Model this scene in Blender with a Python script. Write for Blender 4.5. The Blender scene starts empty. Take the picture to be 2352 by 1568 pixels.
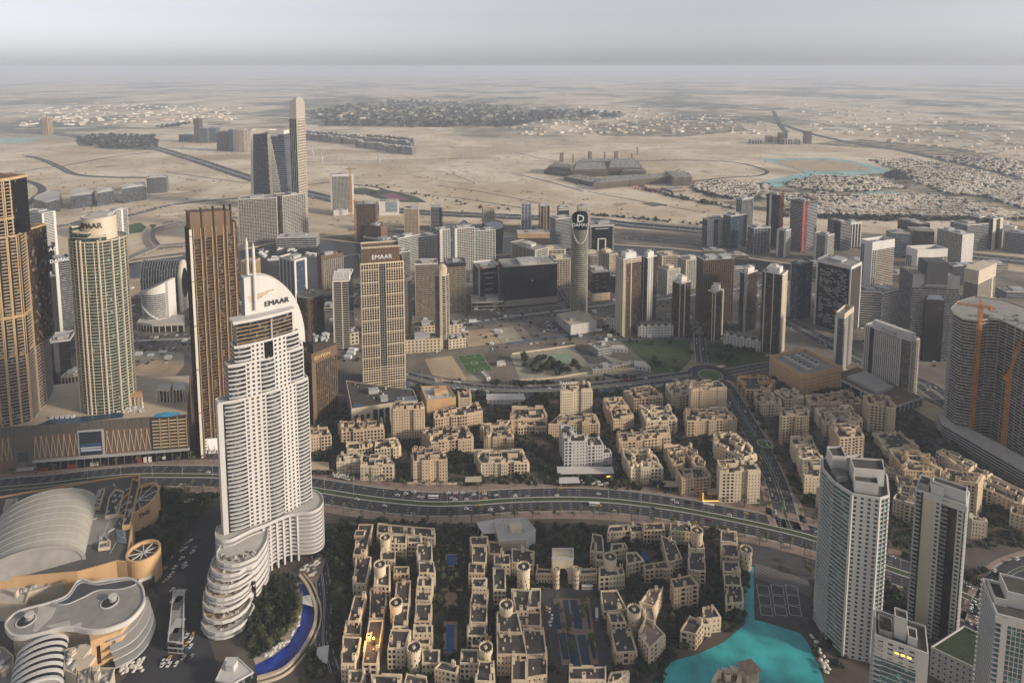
import bpy, math, random
import numpy as np
from math import sin, cos, pi, radians, hypot, atan2
random.seed(7)
S = bpy.context.scene
COL = S.collection
# ---------------------------------------------------------------- camera
F, HC, PITCH, V0 = 1487.0, 455.0, radians(6), 311.0         # focal length in units of a 2352 px wide picture, eye height, pitch, principal row (verticals were straightened: lens shift)
cam = bpy.data.cameras.new("camera"); camo = bpy.data.objects.new("camera", cam); COL.objects.link(camo)
camo.location = (0, 0, HC); camo.rotation_euler = (pi / 2 - PITCH, 0, 0)
cam.sensor_width = 36; cam.lens = 36 * F / 2352; cam.shift_y = -(784 - V0) / 2352; cam.clip_start = 1; cam.clip_end = 200000
S.camera = camo
# ---------------------------------------------------------------- sky and sun
SUN_EL, SUN_AZ = radians(18), radians(109)                  # azimuth clockwise from the view direction (+Y)
W = bpy.data.worlds.new("World"); S.world = W; W.use_nodes = True
wn = W.node_tree; wn.nodes.clear()
sk = wn.nodes.new("ShaderNodeTexSky"); sk.sky_type = 'NISHITA'; sk.sun_disc = False
sk.sun_elevation = SUN_EL; sk.sun_rotation = SUN_AZ; sk.altitude = 300
sk.air_density = 1.0; sk.dust_density = 1.2; sk.ozone_density = 2.0
hs = wn.nodes.new("ShaderNodeHueSaturation"); hs.inputs["Saturation"].default_value = 0.10
bg = wn.nodes.new("ShaderNodeBackground"); bg.inputs[1].default_value = 0.115
wo = wn.nodes.new("ShaderNodeOutputWorld")
wn.links.new(sk.outputs[0], hs.inputs["Color"]); tn = wn.nodes.new("ShaderNodeVectorMath"); tn.operation = 'MULTIPLY'; tn.inputs[1].default_value = (.965, .975, 1.035); wn.links.new(hs.outputs[0], tn.inputs[0]); wn.links.new(tn.outputs[0], bg.inputs[0]); wn.links.new(bg.outputs[0], wo.inputs[0])
sl = bpy.data.lights.new("sun", 'SUN'); sl.energy = 3.9; sl.angle = radians(6); sl.color = (1.0, 0.85, 0.69)
so = bpy.data.objects.new("sun", sl); COL.objects.link(so)
so.rotation_euler = (pi / 2 - SUN_EL, 0, pi - SUN_AZ)
S.view_settings.view_transform = 'Standard'; S.view_settings.look = 'None'; S.view_settings.gamma = 1
S.view_settings.exposure = 0.38; S.view_settings.use_curve_mapping = False
S.cycles.use_denoising = True; S.cycles.max_bounces = 6; S.cycles.diffuse_bounces = 3; S.cycles.glossy_bounces = 3
S.cycles.volume_bounces = 1; S.cycles.caustics_reflective = False; S.cycles.caustics_refractive = False
# ---------------------------------------------------------------- pixel geometry (pixels of a 2352 x 1568 view)
CP, SP = cos(PITCH), sin(PITCH)
def G(u, v, z=0.0):
    "point at height z that shows at pixel (u, v)"
    a, b = (u - 1176) / F, (v - V0) / F
    dy, dz = CP - b * SP, -SP - b * CP
    t = (z - HC) / dz
    return (a * t, dy * t)
def ZT(y, v):
    "height at which something at ground distance y shows at pixel row v"
    k = (v - V0) / F
    return HC - y * (SP + k * CP) / (CP - k * SP)
def XT(u, y, z):
    return (u - 1176) / F * (y * CP - (z - HC) * SP)
TO = [0, 588.06, 1176, 1764]; TR = [172.3, 516.8, 861.3, 1176]
def K(t, pts):
    "coordinates read off an enlarged tile (row, column) into picture pixels"
    r, c = divmod(t, 10); s = 0.4378 if t in (32, 33) else 0.25011
    return [(TO[c] + p[0] * s, TR[r] + p[1] * s) for p in pts]
def GP(pts, z=0.0): return [G(u, v, z) for u, v in pts]
def dist(x, y, z=0): return math.sqrt(x * x + y * y + (z - HC) ** 2)
def area(p): return sum(p[i][0] * p[(i + 1) % len(p)][1] - p[(i + 1) % len(p)][0] * p[i][1] for i in range(len(p))) / 2
def ccw(p): return list(p) if area(p) > 0 else list(p)[::-1]
def cen(p): return (sum(q[0] for q in p) / len(p), sum(q[1] for q in p) / len(p))
def rect3(L, N, R):
    "rectangle from its left, near and right corners, squared up: near, right, far, left"
    a = atan2(R[1] - N[1], R[0] - N[0]); b = atan2(L[1] - N[1], L[0] - N[0])
    la, lb = hypot(R[0] - N[0], R[1] - N[1]), hypot(L[0] - N[0], L[1] - N[1])
    e = (b - a - pi / 2) / 2; a += e; b -= e
    A = (cos(a) * la, sin(a) * la); B = (cos(b) * lb, sin(b) * lb)
    return [N, (N[0] + A[0], N[1] + A[1]), (N[0] + A[0] + B[0], N[1] + A[1] + B[1]), (N[0] + B[0], N[1] + B[1])]
def boxpx(vb, L, N, R):
    "footprint and top height of a box seen on its corner: base row of the near corner, top pixels of left, near and right corners"
    y = G(1176, vb)[1]; z = ZT(y, N[1])
    return rect3(G(*L, z), (XT(N[0], y, z), y), G(*R, z)), z
def frontpx(vb, L, R, depth):
    "footprint and top height of a box seen square on: base row, top-left and top-right pixels of the front, depth in metres"
    y = G(1176, vb)[1]; z = ZT(y, (L[1] + R[1]) / 2)
    l = G(*L, z); r = G(*R, z)
    dx, dy = r[0] - l[0], r[1] - l[1]; n = hypot(dx, dy); nx, ny = -dy / n * depth, dx / n * depth
    return [l, r, (r[0] + nx, r[1] + ny), (l[0] + nx, l[1] + ny)], z
def ellipse(cx, cy, a, b, rot=0, n=28, t0=0, t1=2 * pi):
    o = []
    for i in range(n):
        t = t0 + (t1 - t0) * i / (n if abs(t1 - t0 - 2 * pi) < 1e-6 else n - 1)
        x, y = a * cos(t), b * sin(t)
        o.append((cx + x * cos(rot) - y * sin(rot), cy + x * sin(rot) + y * cos(rot)))
    return o
def offset(p, d):
    "polygon (ccw) moved outward by d"
    n = len(p); o = []
    for i in range(n):
        a, b, c = p[i - 1], p[i], p[(i + 1) % n]
        e1 = (b[0] - a[0], b[1] - a[1]); e2 = (c[0] - b[0], c[1] - b[1])
        l1, l2 = hypot(*e1) or 1, hypot(*e2) or 1
        n1 = (e1[1] / l1, -e1[0] / l1); n2 = (e2[1] / l2, -e2[0] / l2)
        k = 1 + n1[0] * n2[0] + n1[1] * n2[1]; k = max(k, 0.35)
        o.append((b[0] + (n1[0] + n2[0]) / k * d, b[1] + (n1[1] + n2[1]) / k * d))
    return o
def inside(p, poly):
    x, y = p; c = False; n = len(poly)
    for i in range(n):
        x1, y1 = poly[i]; x2, y2 = poly[i - 1]
        if (y1 > y) != (y2 > y) and x < (x2 - x1) * (y - y1) / (y2 - y1) + x1: c = not c
    return c
def smooth(pts, n=8):
    "Catmull-Rom through the points"
    o = []; P = [pts[0]] + list(pts) + [pts[-1]]
    for i in range(1, len(P) - 2):
        for j in range(n):
            t = j / n; a, b, c, d = P[i - 1], P[i], P[i + 1], P[i + 2]
            o.append(tuple(0.5 * (2 * b[k] + (c[k] - a[k]) * t + (2 * a[k] - 5 * b[k] + 4 * c[k] - d[k]) * t * t + (3 * b[k] - a[k] - 3 * c[k] + d[k]) * t ** 3) for k in (0, 1)))
    o.append(tuple(pts[-1])); return o
# ---------------------------------------------------------------- materials
def hexc(h):
    h = h.lstrip('#'); c = [int(h[i:i + 2], 16) / 255 for i in (0, 2, 4)]
    return tuple(x / 12.92 if x <= 0.04045 else ((x + 0.055) / 1.055) ** 2.4 for x in c)
M = {}
def mat(name, col, rough=0.8, vary=0.12, scale=0.08, metal=0.0, streak=False, spec=0.4):
    "plain surface with world-space mottling; streak stretches the mottling downwards like weathering"
    m = bpy.data.materials.new(name); m.use_nodes = True; t = m.node_tree; b = t.nodes["Principled BSDF"]
    c = hexc(col) if isinstance(col, str) else col
    b.inputs["Roughness"].default_value = rough; b.inputs["Metallic"].default_value = metal; b.inputs["Specular IOR Level"].default_value = spec
    g = t.nodes.new("ShaderNodeNewGeometry"); mp = t.nodes.new("ShaderNodeMapping")
    mp.inputs["Scale"].default_value = (scale, scale, scale * (0.15 if streak else 1))
    n = t.nodes.new("ShaderNodeTexNoise"); n.inputs["Detail"].default_value = 4; n.inputs["Scale"].default_value = 1
    r = t.nodes.new("ShaderNodeMapRange"); r.inputs[1].default_value = 0.3; r.inputs[2].default_value = 0.7
    r.inputs[3].default_value = 1 - vary; r.inputs[4].default_value = 1 + vary
    mx = t.nodes.new("ShaderNodeVectorMath"); mx.operation = 'SCALE'; mx.inputs[0].default_value = c
    L = t.links.new
    L(g.outputs["Position"], mp.inputs[0]); L(mp.outputs[0], n.inputs["Vector"]); L(n.outputs[0], r.inputs[0]); L(r.outputs[0], mx.inputs["Scale"]); L(mx.outputs[0], b.inputs["Base Color"])
    M[name] = m; return m
def glassmat(name, c1, c2, cell=(1.7, 1.7, 3.6), rough=0.16, light=0.06, spec=0.5):
    "dark facade glass: every pane has its own tint, a few are paler, as blinds and as painted-in reflections"
    m = bpy.data.materials.new(name); m.use_nodes = True; t = m.node_tree; b = t.nodes["Principled BSDF"]; L = t.links.new
    g = t.nodes.new("ShaderNodeNewGeometry"); d = t.nodes.new("ShaderNodeVectorMath"); d.operation = 'DIVIDE'; d.inputs[1].default_value = cell
    fl = t.nodes.new("ShaderNodeVectorMath"); fl.operation = 'FLOOR'
    w = t.nodes.new("ShaderNodeTexWhiteNoise"); w.noise_dimensions = '3D'
    cr = t.nodes.new("ShaderNodeValToRGB"); e = cr.color_ramp.elements
    e[0].position = 0; e[0].color = (*hexc(c1), 1); e[1].position = 1 - light; e[1].color = (*hexc(c2), 1)
    x = e.new(min(0.999, 1 - light + 0.004)); x.color = (*[min(1, q * 2.2 + 0.05) for q in hexc(c2)], 1)  # paler pane colour also stands in for uneven reflections
    L(g.outputs["Position"], d.inputs[0]); L(d.outputs[0], fl.inputs[0]); L(fl.outputs[0], w.inputs["Vector"]); L(w.outputs[0], cr.inputs[0]); L(cr.outputs[0], b.inputs["Base Color"])
    b.inputs["Roughness"].default_value = rough; b.inputs["Specular IOR Level"].default_value = spec
    M[name] = m; return m
for n_, c_, v_ in (("white", "cfcbc4", .06), ("offwhite", "c2bbad", .07), ("cream", "bfb29d", .08), ("sandstone", "c0ab90", .14), ("sandpale", "cbbba1", .12), ("tan", "c09d72", .08),
                   ("beige", "b3a58f", .08), ("bronze", "66523f", .14), ("bronzedark", "362d26", .15), ("gold", "a88d68", .10), ("conc", "8d8a84", .10), ("concdark", "5b564f", .12),
                   ("grey", "76767a", .08), ("greydark", "45464a", .1), ("palegrey", "a5a5a3", .07), ("bluegrey", "6d7883", .08), ("black", "17181b", .15), ("rust", "6e5a4a", .15), ("stonewhite", "bebbb6", .05)):
    mat(n_, c_, 0.75, v_, 0.12, streak=True)
mat("roofdark", "48443f", 0.95, .22, .15); mat("roofgrey", "8b8883", 0.95, .15, .1); mat("roofpale", "b0aca4", .95, .12, .1); mat("roofbrown", "6d5b4c", .95, .15, .2)
mat("tilepink", "8f7768", .9, .15, .3); mat("paver", "75655b", .95, .15, .2); mat("paverdark", "474445", .95, .2, .2); mat("paverpink", "8c7b70", .95, .12, .3)
mat("asphalt", "35363a", .95, .15, .05); mat("asphaltpale", "565452", .95, .15, .05); mat("paint", "d5d5d0", .8, .1, .3); mat("kerb", "b4b1a8", .9, .1, .3)
mat("lawn", "39482a", 1, .25, .1); mat("lawnbright", "3d5a2c", 1, .2, .1); mat("hedge", "2f3a22", 1, .35, .3); mat("leaf", "333c26", .9, .45, .35, spec=.2); mat("leafdark", "272f1f", .9, .45, .35, spec=.2)
mat("palmleaf", "4a4d36", .85, .4, .4, spec=.2); mat("bark", "5a4a3a", .95, .2, 1.0); mat("flowers", "7d4f5e", 1, .2, .3)
mat("steel", "8b8f93", .4, .08, .2, metal=.7); mat("redsteel", "8e3b30", .6, .1, .3); mat("crane", "c07a25", .55, .1, .3); mat("orangenet", "b0623c", .8, .1, .3)
mat("carwhite", "d8d8d6", .3, .03, .5, spec=.6); mat("carblack", "1d1e21", .3, .03, .5, spec=.6); mat("carsilver", "9a9c9e", .3, .03, .5, metal=.4); mat("carred", "7d2a22", .3, .03, .5); mat("taxi", "c8a35c", .35, .03, .5); mat("tyre", "151515", .9, .1, 1)
mat("carblue", "39506b", .3, .03, .5); mat("awning", "c9c4b8", .8, .05, .3); mat("redsign", "8e3128", .7, .06, .4); mat("bluefence", "3b4a66", .8, .1, .3); mat("villa", "cfc7b8", .85, .14, .02); mat("villatan", "b9a68c", .85, .15, .02)
mat("goldtext", "d9b878", .4, .04, .5); mat("whitetext", "e8e8e6", .5, .02, .5); mat("darktext", "2a2320", .6, .05, .5)
glassmat("glass", "15181b", "33393c", light=.12); mat("vaultgrey", "a19e93", .7, .1, .05); glassmat("glassblack", "0c0e11", "181b20", rough=.12, light=.01); glassmat("glassblue", "1c2733", "33455a", rough=.14); glassmat("glassgreen", "1e2c2a", "3b524c", rough=.15)
glassmat("glassbrown", "1d1814", "40362c", rough=.2, light=.1); glassmat("glassbright", "3a4d5c", "6d8494", rough=.12); glassmat("glasswarm", "3c3226", "6d5a40", rough=.2, light=.1); glassmat("window", "15171a", "2c2d2e", cell=(1.1, 1.1, 1.7), rough=.2, light=.05)
glassmat("teal", "1e3f42", "3f6b6b", rough=.15)
def emit(name, col, s):
    m = bpy.data.materials.new(name); m.use_nodes = True; b = m.node_tree.nodes["Principled BSDF"]
    b.inputs["Base Color"].default_value = (*hexc(col), 1); b.inputs["Emission Color"].default_value = (*hexc(col), 1); b.inputs["Emission Strength"].default_value = s; M[name] = m
emit("lampwarm", "ffb050", 3.0); emit("lampwhite", "d8d4cc", .5); emit("screenimage", "8f9aa0", .35); emit("screendark", "20252c", .3)
# ---------------------------------------------------------------- mesh building
class MB:
    def __init__(s): s.v = []; s.f = []; s.m = []
    def quad(s, a, b, c, d, m=0):
        n = len(s.v); s.v += [a, b, c, d]; s.f.append((n, n + 1, n + 2, n + 3)); s.m.append(m)
    def poly(s, pts, z, m=0, up=True):
        n = len(s.v); p = ccw(pts) if up else ccw(pts)[::-1]
        s.v += [(x, y, z) for x, y in p]; s.f.append(tuple(range(n, n + len(p)))); s.m.append(m)
    def prism(s, pts, z0, z1, m=0, mt=None, bottom=True):
        p = ccw(pts); k = len(p); n = len(s.v)
        s.v += [(x, y, z0) for x, y in p] + [(x, y, z1) for x, y in p]
        for i in range(k):
            j = (i + 1) % k; s.f.append((n + i, n + j, n + k + j, n + k + i)); s.m.append(m)
        s.f.append(tuple(range(n + k, n + 2 * k))); s.m.append(m if mt is None else mt)
        if bottom: s.f.append(tuple(range(n + k - 1, n - 1, -1))); s.m.append(m)
    def loft(s, rings, m=0, cap=True, closed=True):
        "rings: lists of 3D points, same count"
        n = len(s.v); k = len(rings[0])
        for r in rings: s.v += [tuple(q) for q in r]
        for i in range(len(rings) - 1):
            for j in range(k if closed else k - 1):
                a, b = n + i * k + j, n + i * k + (j + 1) % k
                s.f.append((a, b, b + k, a + k)); s.m.append(m)
        if cap:
            s.f.append(tuple(range(n + (len(rings) - 1) * k, n + len(rings) * k))); s.m.append(m)
            s.f.append(tuple(range(n + k - 1, n - 1, -1))); s.m.append(m)
    def box(s, cx, cy, z0, z1, wx, wy, rot=0.0, m=0, mt=None):
        c, t = cos(rot), sin(rot); p = []
        for a, b in ((-1, -1), (1, -1), (1, 1), (-1, 1)):
            x, y = a * wx / 2, b * wy / 2; p.append((cx + x * c - y * t, cy + x * t + y * c))
        s.prism(p, z0, z1, m, mt)
    def bar(s, a, b, w, h=None, m=0):
        "box between two 3D points, width w, height h"
        h = h or w; dx, dy, dz = b[0] - a[0], b[1] - a[1], b[2] - a[2]; l = math.sqrt(dx * dx + dy * dy + dz * dz) or 1e-6
        d = (dx / l, dy / l, dz / l); q = hypot(dx, dy)
        sx = (-dy / q, dx / q, 0) if q > 1e-6 else (1, 0, 0)
        ux = (d[1] * sx[2] - d[2] * sx[1], d[2] * sx[0] - d[0] * sx[2], d[0] * sx[1] - d[1] * sx[0])
        r = []
        for e in (a, b):
            r.append([tuple(e[i] + sx[i] * i1 * w / 2 + ux[i] * i2 * h / 2 for i in range(3)) for i1, i2 in ((-1, -1), (1, -1), (1, 1), (-1, 1))])
        s.loft(r, m)
    def cyl(s, cx, cy, z0, z1, r, r2=None, n=12, m=0, mt=None):
        r2 = r if r2 is None else r2; k = len(s.v)
        s.v += [(cx + r * cos(2 * pi * i / n), cy + r * sin(2 * pi * i / n), z0) for i in range(n)] + [(cx + r2 * cos(2 * pi * i / n), cy + r2 * sin(2 * pi * i / n), z1) for i in range(n)]
        for i in range(n): s.f.append((k + i, k + (i + 1) % n, k + n + (i + 1) % n, k + n + i)); s.m.append(m)
        s.f.append(tuple(range(k + n, k + 2 * n))); s.m.append(m if mt is None else mt)
        s.f.append(tuple(range(k + n - 1, k - 1, -1))); s.m.append(m)
    def dome(s, cx, cy, z, r, h=None, m=0, n=12, k=4):
        h = h or r; s.loft([[(cx + r * cos(pi / 2 * i / k) * cos(2 * pi * j / n), cy + r * cos(pi / 2 * i / k) * sin(2 * pi * j / n), z + h * sin(pi / 2 * i / k)) for j in range(n)] for i in range(k)] + [[(cx + .02 * cos(2 * pi * j / n), cy + .02 * sin(2 * pi * j / n), z + h) for j in range(n)]], m)
    def ring(s, p, w, z0, z1, m=0):
        "wall of thickness w standing inside polygon p (ccw)"
        a = ccw(p); b = offset(a, -w); k = len(a); n = len(s.v)
        s.v += [(x, y, z0) for x, y in a] + [(x, y, z1) for x, y in a] + [(x, y, z1) for x, y in b] + [(x, y, z0) for x, y in b]
        for i in range(k):
            j = (i + 1) % k
            for q in range(4):
                q2 = (q + 1) % 4
                s.f.append((n + q * k + i, n + q * k + j, n + q2 * k + j, n + q2 * k + i)); s.m.append(m)
    def mesh(s, name, mats, org=(0, 0, 0)):
        me = bpy.data.meshes.new(name); ox, oy, oz = org
        me.from_pydata([(x - ox, y - oy, z - oz) for x, y, z in s.v], [], s.f)
        for q in (mats if isinstance(mats, (list, tuple)) else [mats]): me.materials.append(M[q] if isinstance(q, str) else q)
        if any(s.m): me.polygons.foreach_set("material_index", s.m)
        me.update(); return me
LOC = {}
def put(name, me, parent=None, loc=(0, 0, 0), rz=0.0, sc=None, **kw):
    o = bpy.data.objects.new(name, me); o.location = loc
    if rz: o.rotation_euler = (0, 0, rz)
    if sc: o.scale = sc if isinstance(sc, tuple) else (sc, sc, sc)
    if parent is not None: o.parent = parent
    for k, v in kw.items():
        if v: o[k] = v
    COL.objects.link(o); return o
def root(name, label, cat, loc, group=None):
    o = put(name, None, None, loc, label=label, category=cat, group=group); o.empty_display_size = 1; LOC[o.name] = tuple(loc); return o
def part(name, mb, mats, parent, **kw):
    o = put(name, mb.mesh(name, mats, LOC[parent.name]), parent, **kw); LOC[o.name] = LOC[parent.name]; return o
def thing(name, mb, mats, label, cat, group=None, loc=None):
    l = loc or (0, 0, 0)
    return put(name, mb.mesh(name, mats, l), None, l, label=label, category=cat, group=group)
def struct(name, mb, mats, kind='structure'): return put(name, mb.mesh(name, mats), None, kind=kind)
def text(body, parent, pos, ux, size, matn, up=(0, 0, 1), ext=0.3, name="lettering", flip=False):
    "raised lettering: centred at pos, reading along ux"
    from mathutils import Matrix, Vector
    cu = bpy.data.curves.new(name, 'FONT'); cu.body = body; cu.size = size; cu.extrude = ext; cu.align_x = 'CENTER'; cu.align_y = 'CENTER'; cu.resolution_u = 2
    cu.materials.append(M[matn]); tmp = bpy.data.objects.new(name, cu); me = bpy.data.meshes.new_from_object(tmp); bpy.data.objects.remove(tmp); o = bpy.data.objects.new(name, me)
    X = Vector((ux[0], ux[1], 0)).normalized(); U = Vector(up).normalized(); Z = X.cross(U)
    p = Vector(pos) - Vector(LOC[parent.name]); X2 = -X if flip else X
    o.matrix_local = Matrix(((X2.x, U.x, Z.x, p.x), (X2.y, U.y, Z.y, p.y), (X2.z, U.z, Z.z, p.z), (0, 0, 0, 1)))
    o.parent = parent; o.matrix_local = Matrix(((X2.x, U.x, Z.x, p.x), (X2.y, U.y, Z.y, p.y), (X2.z, U.z, Z.z, p.z), (0, 0, 0, 1)))
    COL.objects.link(o); return o
# ---------------------------------------------------------------- towers
def side(p, i):
    a, b = p[i % len(p)], p[(i + 1) % len(p)]; l = hypot(b[0] - a[0], b[1] - a[1]); t = ((b[0] - a[0]) / l, (b[1] - a[1]) / l)
    return a, t, (t[1], -t[0]), l
def panel(mb, a, t, n, s0, s1, z0, z1, out, back=-0.2, m=0):
    P = lambda s, o, z: (a[0] + t[0] * s + n[0] * o, a[1] + t[1] * s + n[1] * o, z)
    r = [[P(s0, back, z0), P(s1, back, z0), P(s1, back, z1), P(s0, back, z1)], [P(s0, out, z0), P(s1, out, z0), P(s1, out, z1), P(s0, out, z1)]]
    mb.loft(r, m)
def punched(mw, mg, a, t, n, s0, s1, zs, fh, nb, wf, hf, out, rec=0.3, sillf=0.3, gm=0, arch=False):
    "wall with real recessed openings: mw gets wall and reveals, mg gets the panes"
    P = lambda s, o, z: (a[0] + t[0] * s + n[0] * o, a[1] + t[1] * s + n[1] * o, z)
    bw = (s1 - s0) / nb; ww = bw * wf; wh = fh * hf; z0 = zs[0]
    def q(sa, sb, za, zb): mw.quad(P(sa, out, za), P(sb, out, za), P(sb, out, zb), P(sa, out, zb))
    prev = z0; wins = []
    for k in range(zs[2]):
        za = z0 + k * fh + fh * sillf; zb = za + wh
        if zb > zs[1] - 0.2: break
        q(s0, s1, prev, za); prev = zb; x = s0
        for j in range(nb):
            c0 = s0 + bw * (j + .5) - ww / 2; c1 = c0 + ww
            q(x, c0, za, zb); x = c1; r = out - rec
            mw.quad(P(c0, out, za), P(c1, out, za), P(c1, r, za), P(c0, r, za)); mw.quad(P(c0, r, zb), P(c1, r, zb), P(c1, out, zb), P(c0, out, zb))
            mw.quad(P(c0, r, za), P(c0, r, zb), P(c0, out, zb), P(c0, out, za)); mw.quad(P(c1, out, za), P(c1, out, zb), P(c1, r, zb), P(c1, r, za))
            if mg is not None: mg.quad(P(c0, r, za), P(c1, r, za), P(c1, r, zb), P(c0, r, zb), gm)
            wins.append(((c0 + c1) / 2, za, ww, wh))
        q(x, s1, za, zb)
    q(s0, s1, prev, zs[1]); return wins
NOBJ = 9.0
def big(size, d): return size * 2590.0 / d >= NOBJ
def tower(name, label, foot, z1, z0=0.0, fh=3.7, core="glass", slab=None, sides=None, roof="roofgrey", par=("white", 1.4, .35), plant=2, plantm="palegrey", units=5, seed=1, group=None, cat="tower", vp=None, n0=0, rt=None, lab=None, top_ext=0, basem=None):
    foot = ccw(foot); c = cen(foot); rng = random.Random(seed); D = dist(c[0], c[1], (z0 + z1) / 2)
    rt = rt or root(name, label, cat, (c[0], c[1], z0), group); org = LOC[rt.name]
    mb = MB(); mb.prism(foot, z0, z1, bottom=False); part("glazed_core", mb, core, rt)
    nf = max(1, int((z1 - z0) / fh)); fh = (z1 - z0) / nf
    if slab:
        sm, th, out = slab; p = offset(foot, out)
        if big(fh, D) and nf < 300:
            mb = MB(); mb.prism(p, 0, th); me = mb.mesh("floor_slab", sm, (org[0], org[1], 0))
            for k in range(n0, nf): put("floor_slab", me, rt, (0, 0, z0 - org[2] + k * fh - th / 2 + (0.02 if k else th / 2)))
        else:
            mb = MB()
            for k in range(n0, nf): mb.prism(p, z0 + k * fh - th / 2 + .02, z0 + k * fh + th / 2)
            part("floor_slabs", mb, sm, rt, kind="stuff")
    if vp:
        vm, w, out, step = vp; mb = MB(); p = offset(foot, out); q = offset(foot, -.3)
        sep = big(hypot(p[0][0] - p[step][0], p[0][1] - p[step][1]), D)
        for i in range(0, len(foot), step):
            m1 = MB() if sep else mb
            a, t, n, l = side(foot, i); r = atan2(n[1], n[0])
            m1.box((p[i][0] + q[i][0]) / 2, (p[i][1] + q[i][1]) / 2, z0, z1 + top_ext, out + .3, w, r)
            if sep: part("mullion", m1, vm, rt)
        if not sep: part("mullions", mb, vm, rt, kind="stuff")
    for i, els in (sides or {}).items():
        for si in ([i] if isinstance(i, int) else (range(len(foot)) if i == '*' else [int(x) for x in i.split(',')])):
            a, t, n, l = side(foot, si)
            for e in els:
                k = e[0]; A, B = e[1], e[2]; s0, s1 = A * l, B * l
                if k == 'w':
                    out = .35; s0 = s0 if A > 0 else -out + .004; s1 = s1 if B < 1 else l + out - .004
                    zr = e[7] if len(e) > 7 else (0, 1); za, zb = z0 + (z1 - z0) * zr[0], z0 + (z1 - z0) * zr[1]
                    mw, mg = MB(), MB(); wl = e[5] * (s1 - s0) / e[4]
                    ind = wl * 2590 / D >= 10 and e[4] * nf <= 300
                    nfl = max(1, int(round((zb - za) / fh)))
                    wins = punched(mw, None if ind else mg, a, t, n, s0, s1, (za, zb, nfl), (zb - za) / nfl, e[4], e[5], e[6], out, .3, .28)
                    # end returns
                    P = lambda s, o, z: (a[0] + t[0] * s + n[0] * o, a[1] + t[1] * s + n[1] * o, z)
                    mw.quad(P(s0, -.2, za), P(s0, out, za), P(s0, out, zb), P(s0, -.2, zb)); mw.quad(P(s1, out, za), P(s1, -.2, za), P(s1, -.2, zb), P(s1, out, zb)); mw.quad(P(s0, out, zb), P(s1, out, zb), P(s1, -.2, zb), P(s0, -.2, zb))
                    w_ = part("wall", mw, e[3], rt)
                    if ind:
                        g = MB(); ww, wh = wins[0][2], wins[0][3]; r = .05
                        g.quad((-ww / 2 * t[0], -ww / 2 * t[1], 0), (ww / 2 * t[0], ww / 2 * t[1], 0), (ww / 2 * t[0], ww / 2 * t[1], wh), (-ww / 2 * t[0], -ww / 2 * t[1], wh)); me = g.mesh("window", "window")
                        for (s, z, _, _) in wins:
                            x = P(s, r, z); put("window", me, rt, (x[0] - org[0], x[1] - org[1], x[2] - org[2]))
                    elif mg.f: part("windows", mg, "window", rt, kind="stuff")
                elif k == 'p':
                    out = e[4]; s0 = s0 if A > 0 else -out + .004; s1 = s1 if B < 1 else l + out - .004
                    zr = e[5] if len(e) > 5 else (0, 1); mb = MB(); panel(mb, a, t, n, s0, s1, z0 + (z1 - z0) * zr[0] + .01, z0 + (z1 - z0) * zr[1] + .03, out); part("wall_panel", mb, e[3], rt)
                elif k == 'v':
                    nb, w, out = e[4], e[5], e[6]; zr = e[7] if len(e) > 7 else (0, 1); za, zb = z0 + (z1 - z0) * zr[0], z0 + (z1 - z0) * zr[1] + (top_ext if zr[1] == 1 else 0) + .01
                    sep = big((s1 - s0) / max(nb - 1, 1), D); mb = MB()
                    for j in range(nb):
                        s = s0 + w / 2 + (s1 - s0 - w) * (j / (nb - 1) if nb > 1 else .5)
                        if sep and j == 0: m0 = MB(); panel(m0, (org[0] - t[0] * w / 2, org[1] - t[1] * w / 2), t, n, 0, w, 0, zb - za, out); me = m0.mesh("pier", e[3], (org[0], org[1], 0))
                        if sep: put("pier", me, rt, (a[0] + t[0] * s - org[0], a[1] + t[1] * s - org[1], za - org[2]))
                        else: panel(mb, a, t, n, s - w / 2, s + w / 2, za, zb, out)
                    if not sep: part("piers", mb, e[3], rt, kind="stuff")
                elif k == 'b':
                    th, out = e[4], e[5]; step = e[6] if len(e) > 6 else 1; cur = e[7] if len(e) > 7 else 0; zr = e[8] if len(e) > 8 else (0, 1); mb = MB(); sep = big(fh * step, D); me = None
                    ext = 0 if A > 0 else -out + .01; ex2 = 0 if B < 1 else out - .01
                    for kk in range(max(1, n0), nf + 1, step):
                        if not zr[0] <= kk / nf <= zr[1]: continue
                        z = z0 + kk * fh
                        if sep and me: put("balcony", me, rt, (0, 0, z - org[2])); continue
                        m1 = MB() if sep else mb; zz = 0 if sep else z
                        if cur:
                            nn = 9; pts = [(a[0] + t[0] * s0 + n[0] * -.2, a[1] + t[1] * s0 + n[1] * -.2)]
                            for q in range(nn):
                                f = q / (nn - 1); s = s0 + (s1 - s0) * f; o = out + cur * sin(pi * f); pts.append((a[0] + t[0] * s + n[0] * o, a[1] + t[1] * s + n[1] * o))
                            pts.append((a[0] + t[0] * s1 + n[0] * -.2, a[1] + t[1] * s1 + n[1] * -.2)); m1.prism(pts, zz - th + .01, zz + .01)
                        else: panel(m1, a, t, n, s0 + ext, s1 + ex2, zz - th + .01, zz + .01, out)
                        if sep: me = m1.mesh("balcony", e[3], (org[0], org[1], 0)); put("balcony", me, rt, (0, 0, z - org[2]))
                    if not sep: part("balconies", mb, e[3], rt, kind="stuff")
    if roof:
        mb = MB(); mb.prism(offset(foot, -.15), z1 + .02, z1 + .2, bottom=False); part("roof", mb, roof, rt)
    if par:
        mb = MB(); mb.ring(offset(foot, .45), par[2] + .2, z1 - .55, z1 + par[1]); part("parapet", mb, par[0], rt)
    if plant: roofkit(rt, foot, z1 + .2, plant, units, plantm, rng)
    return rt
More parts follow.
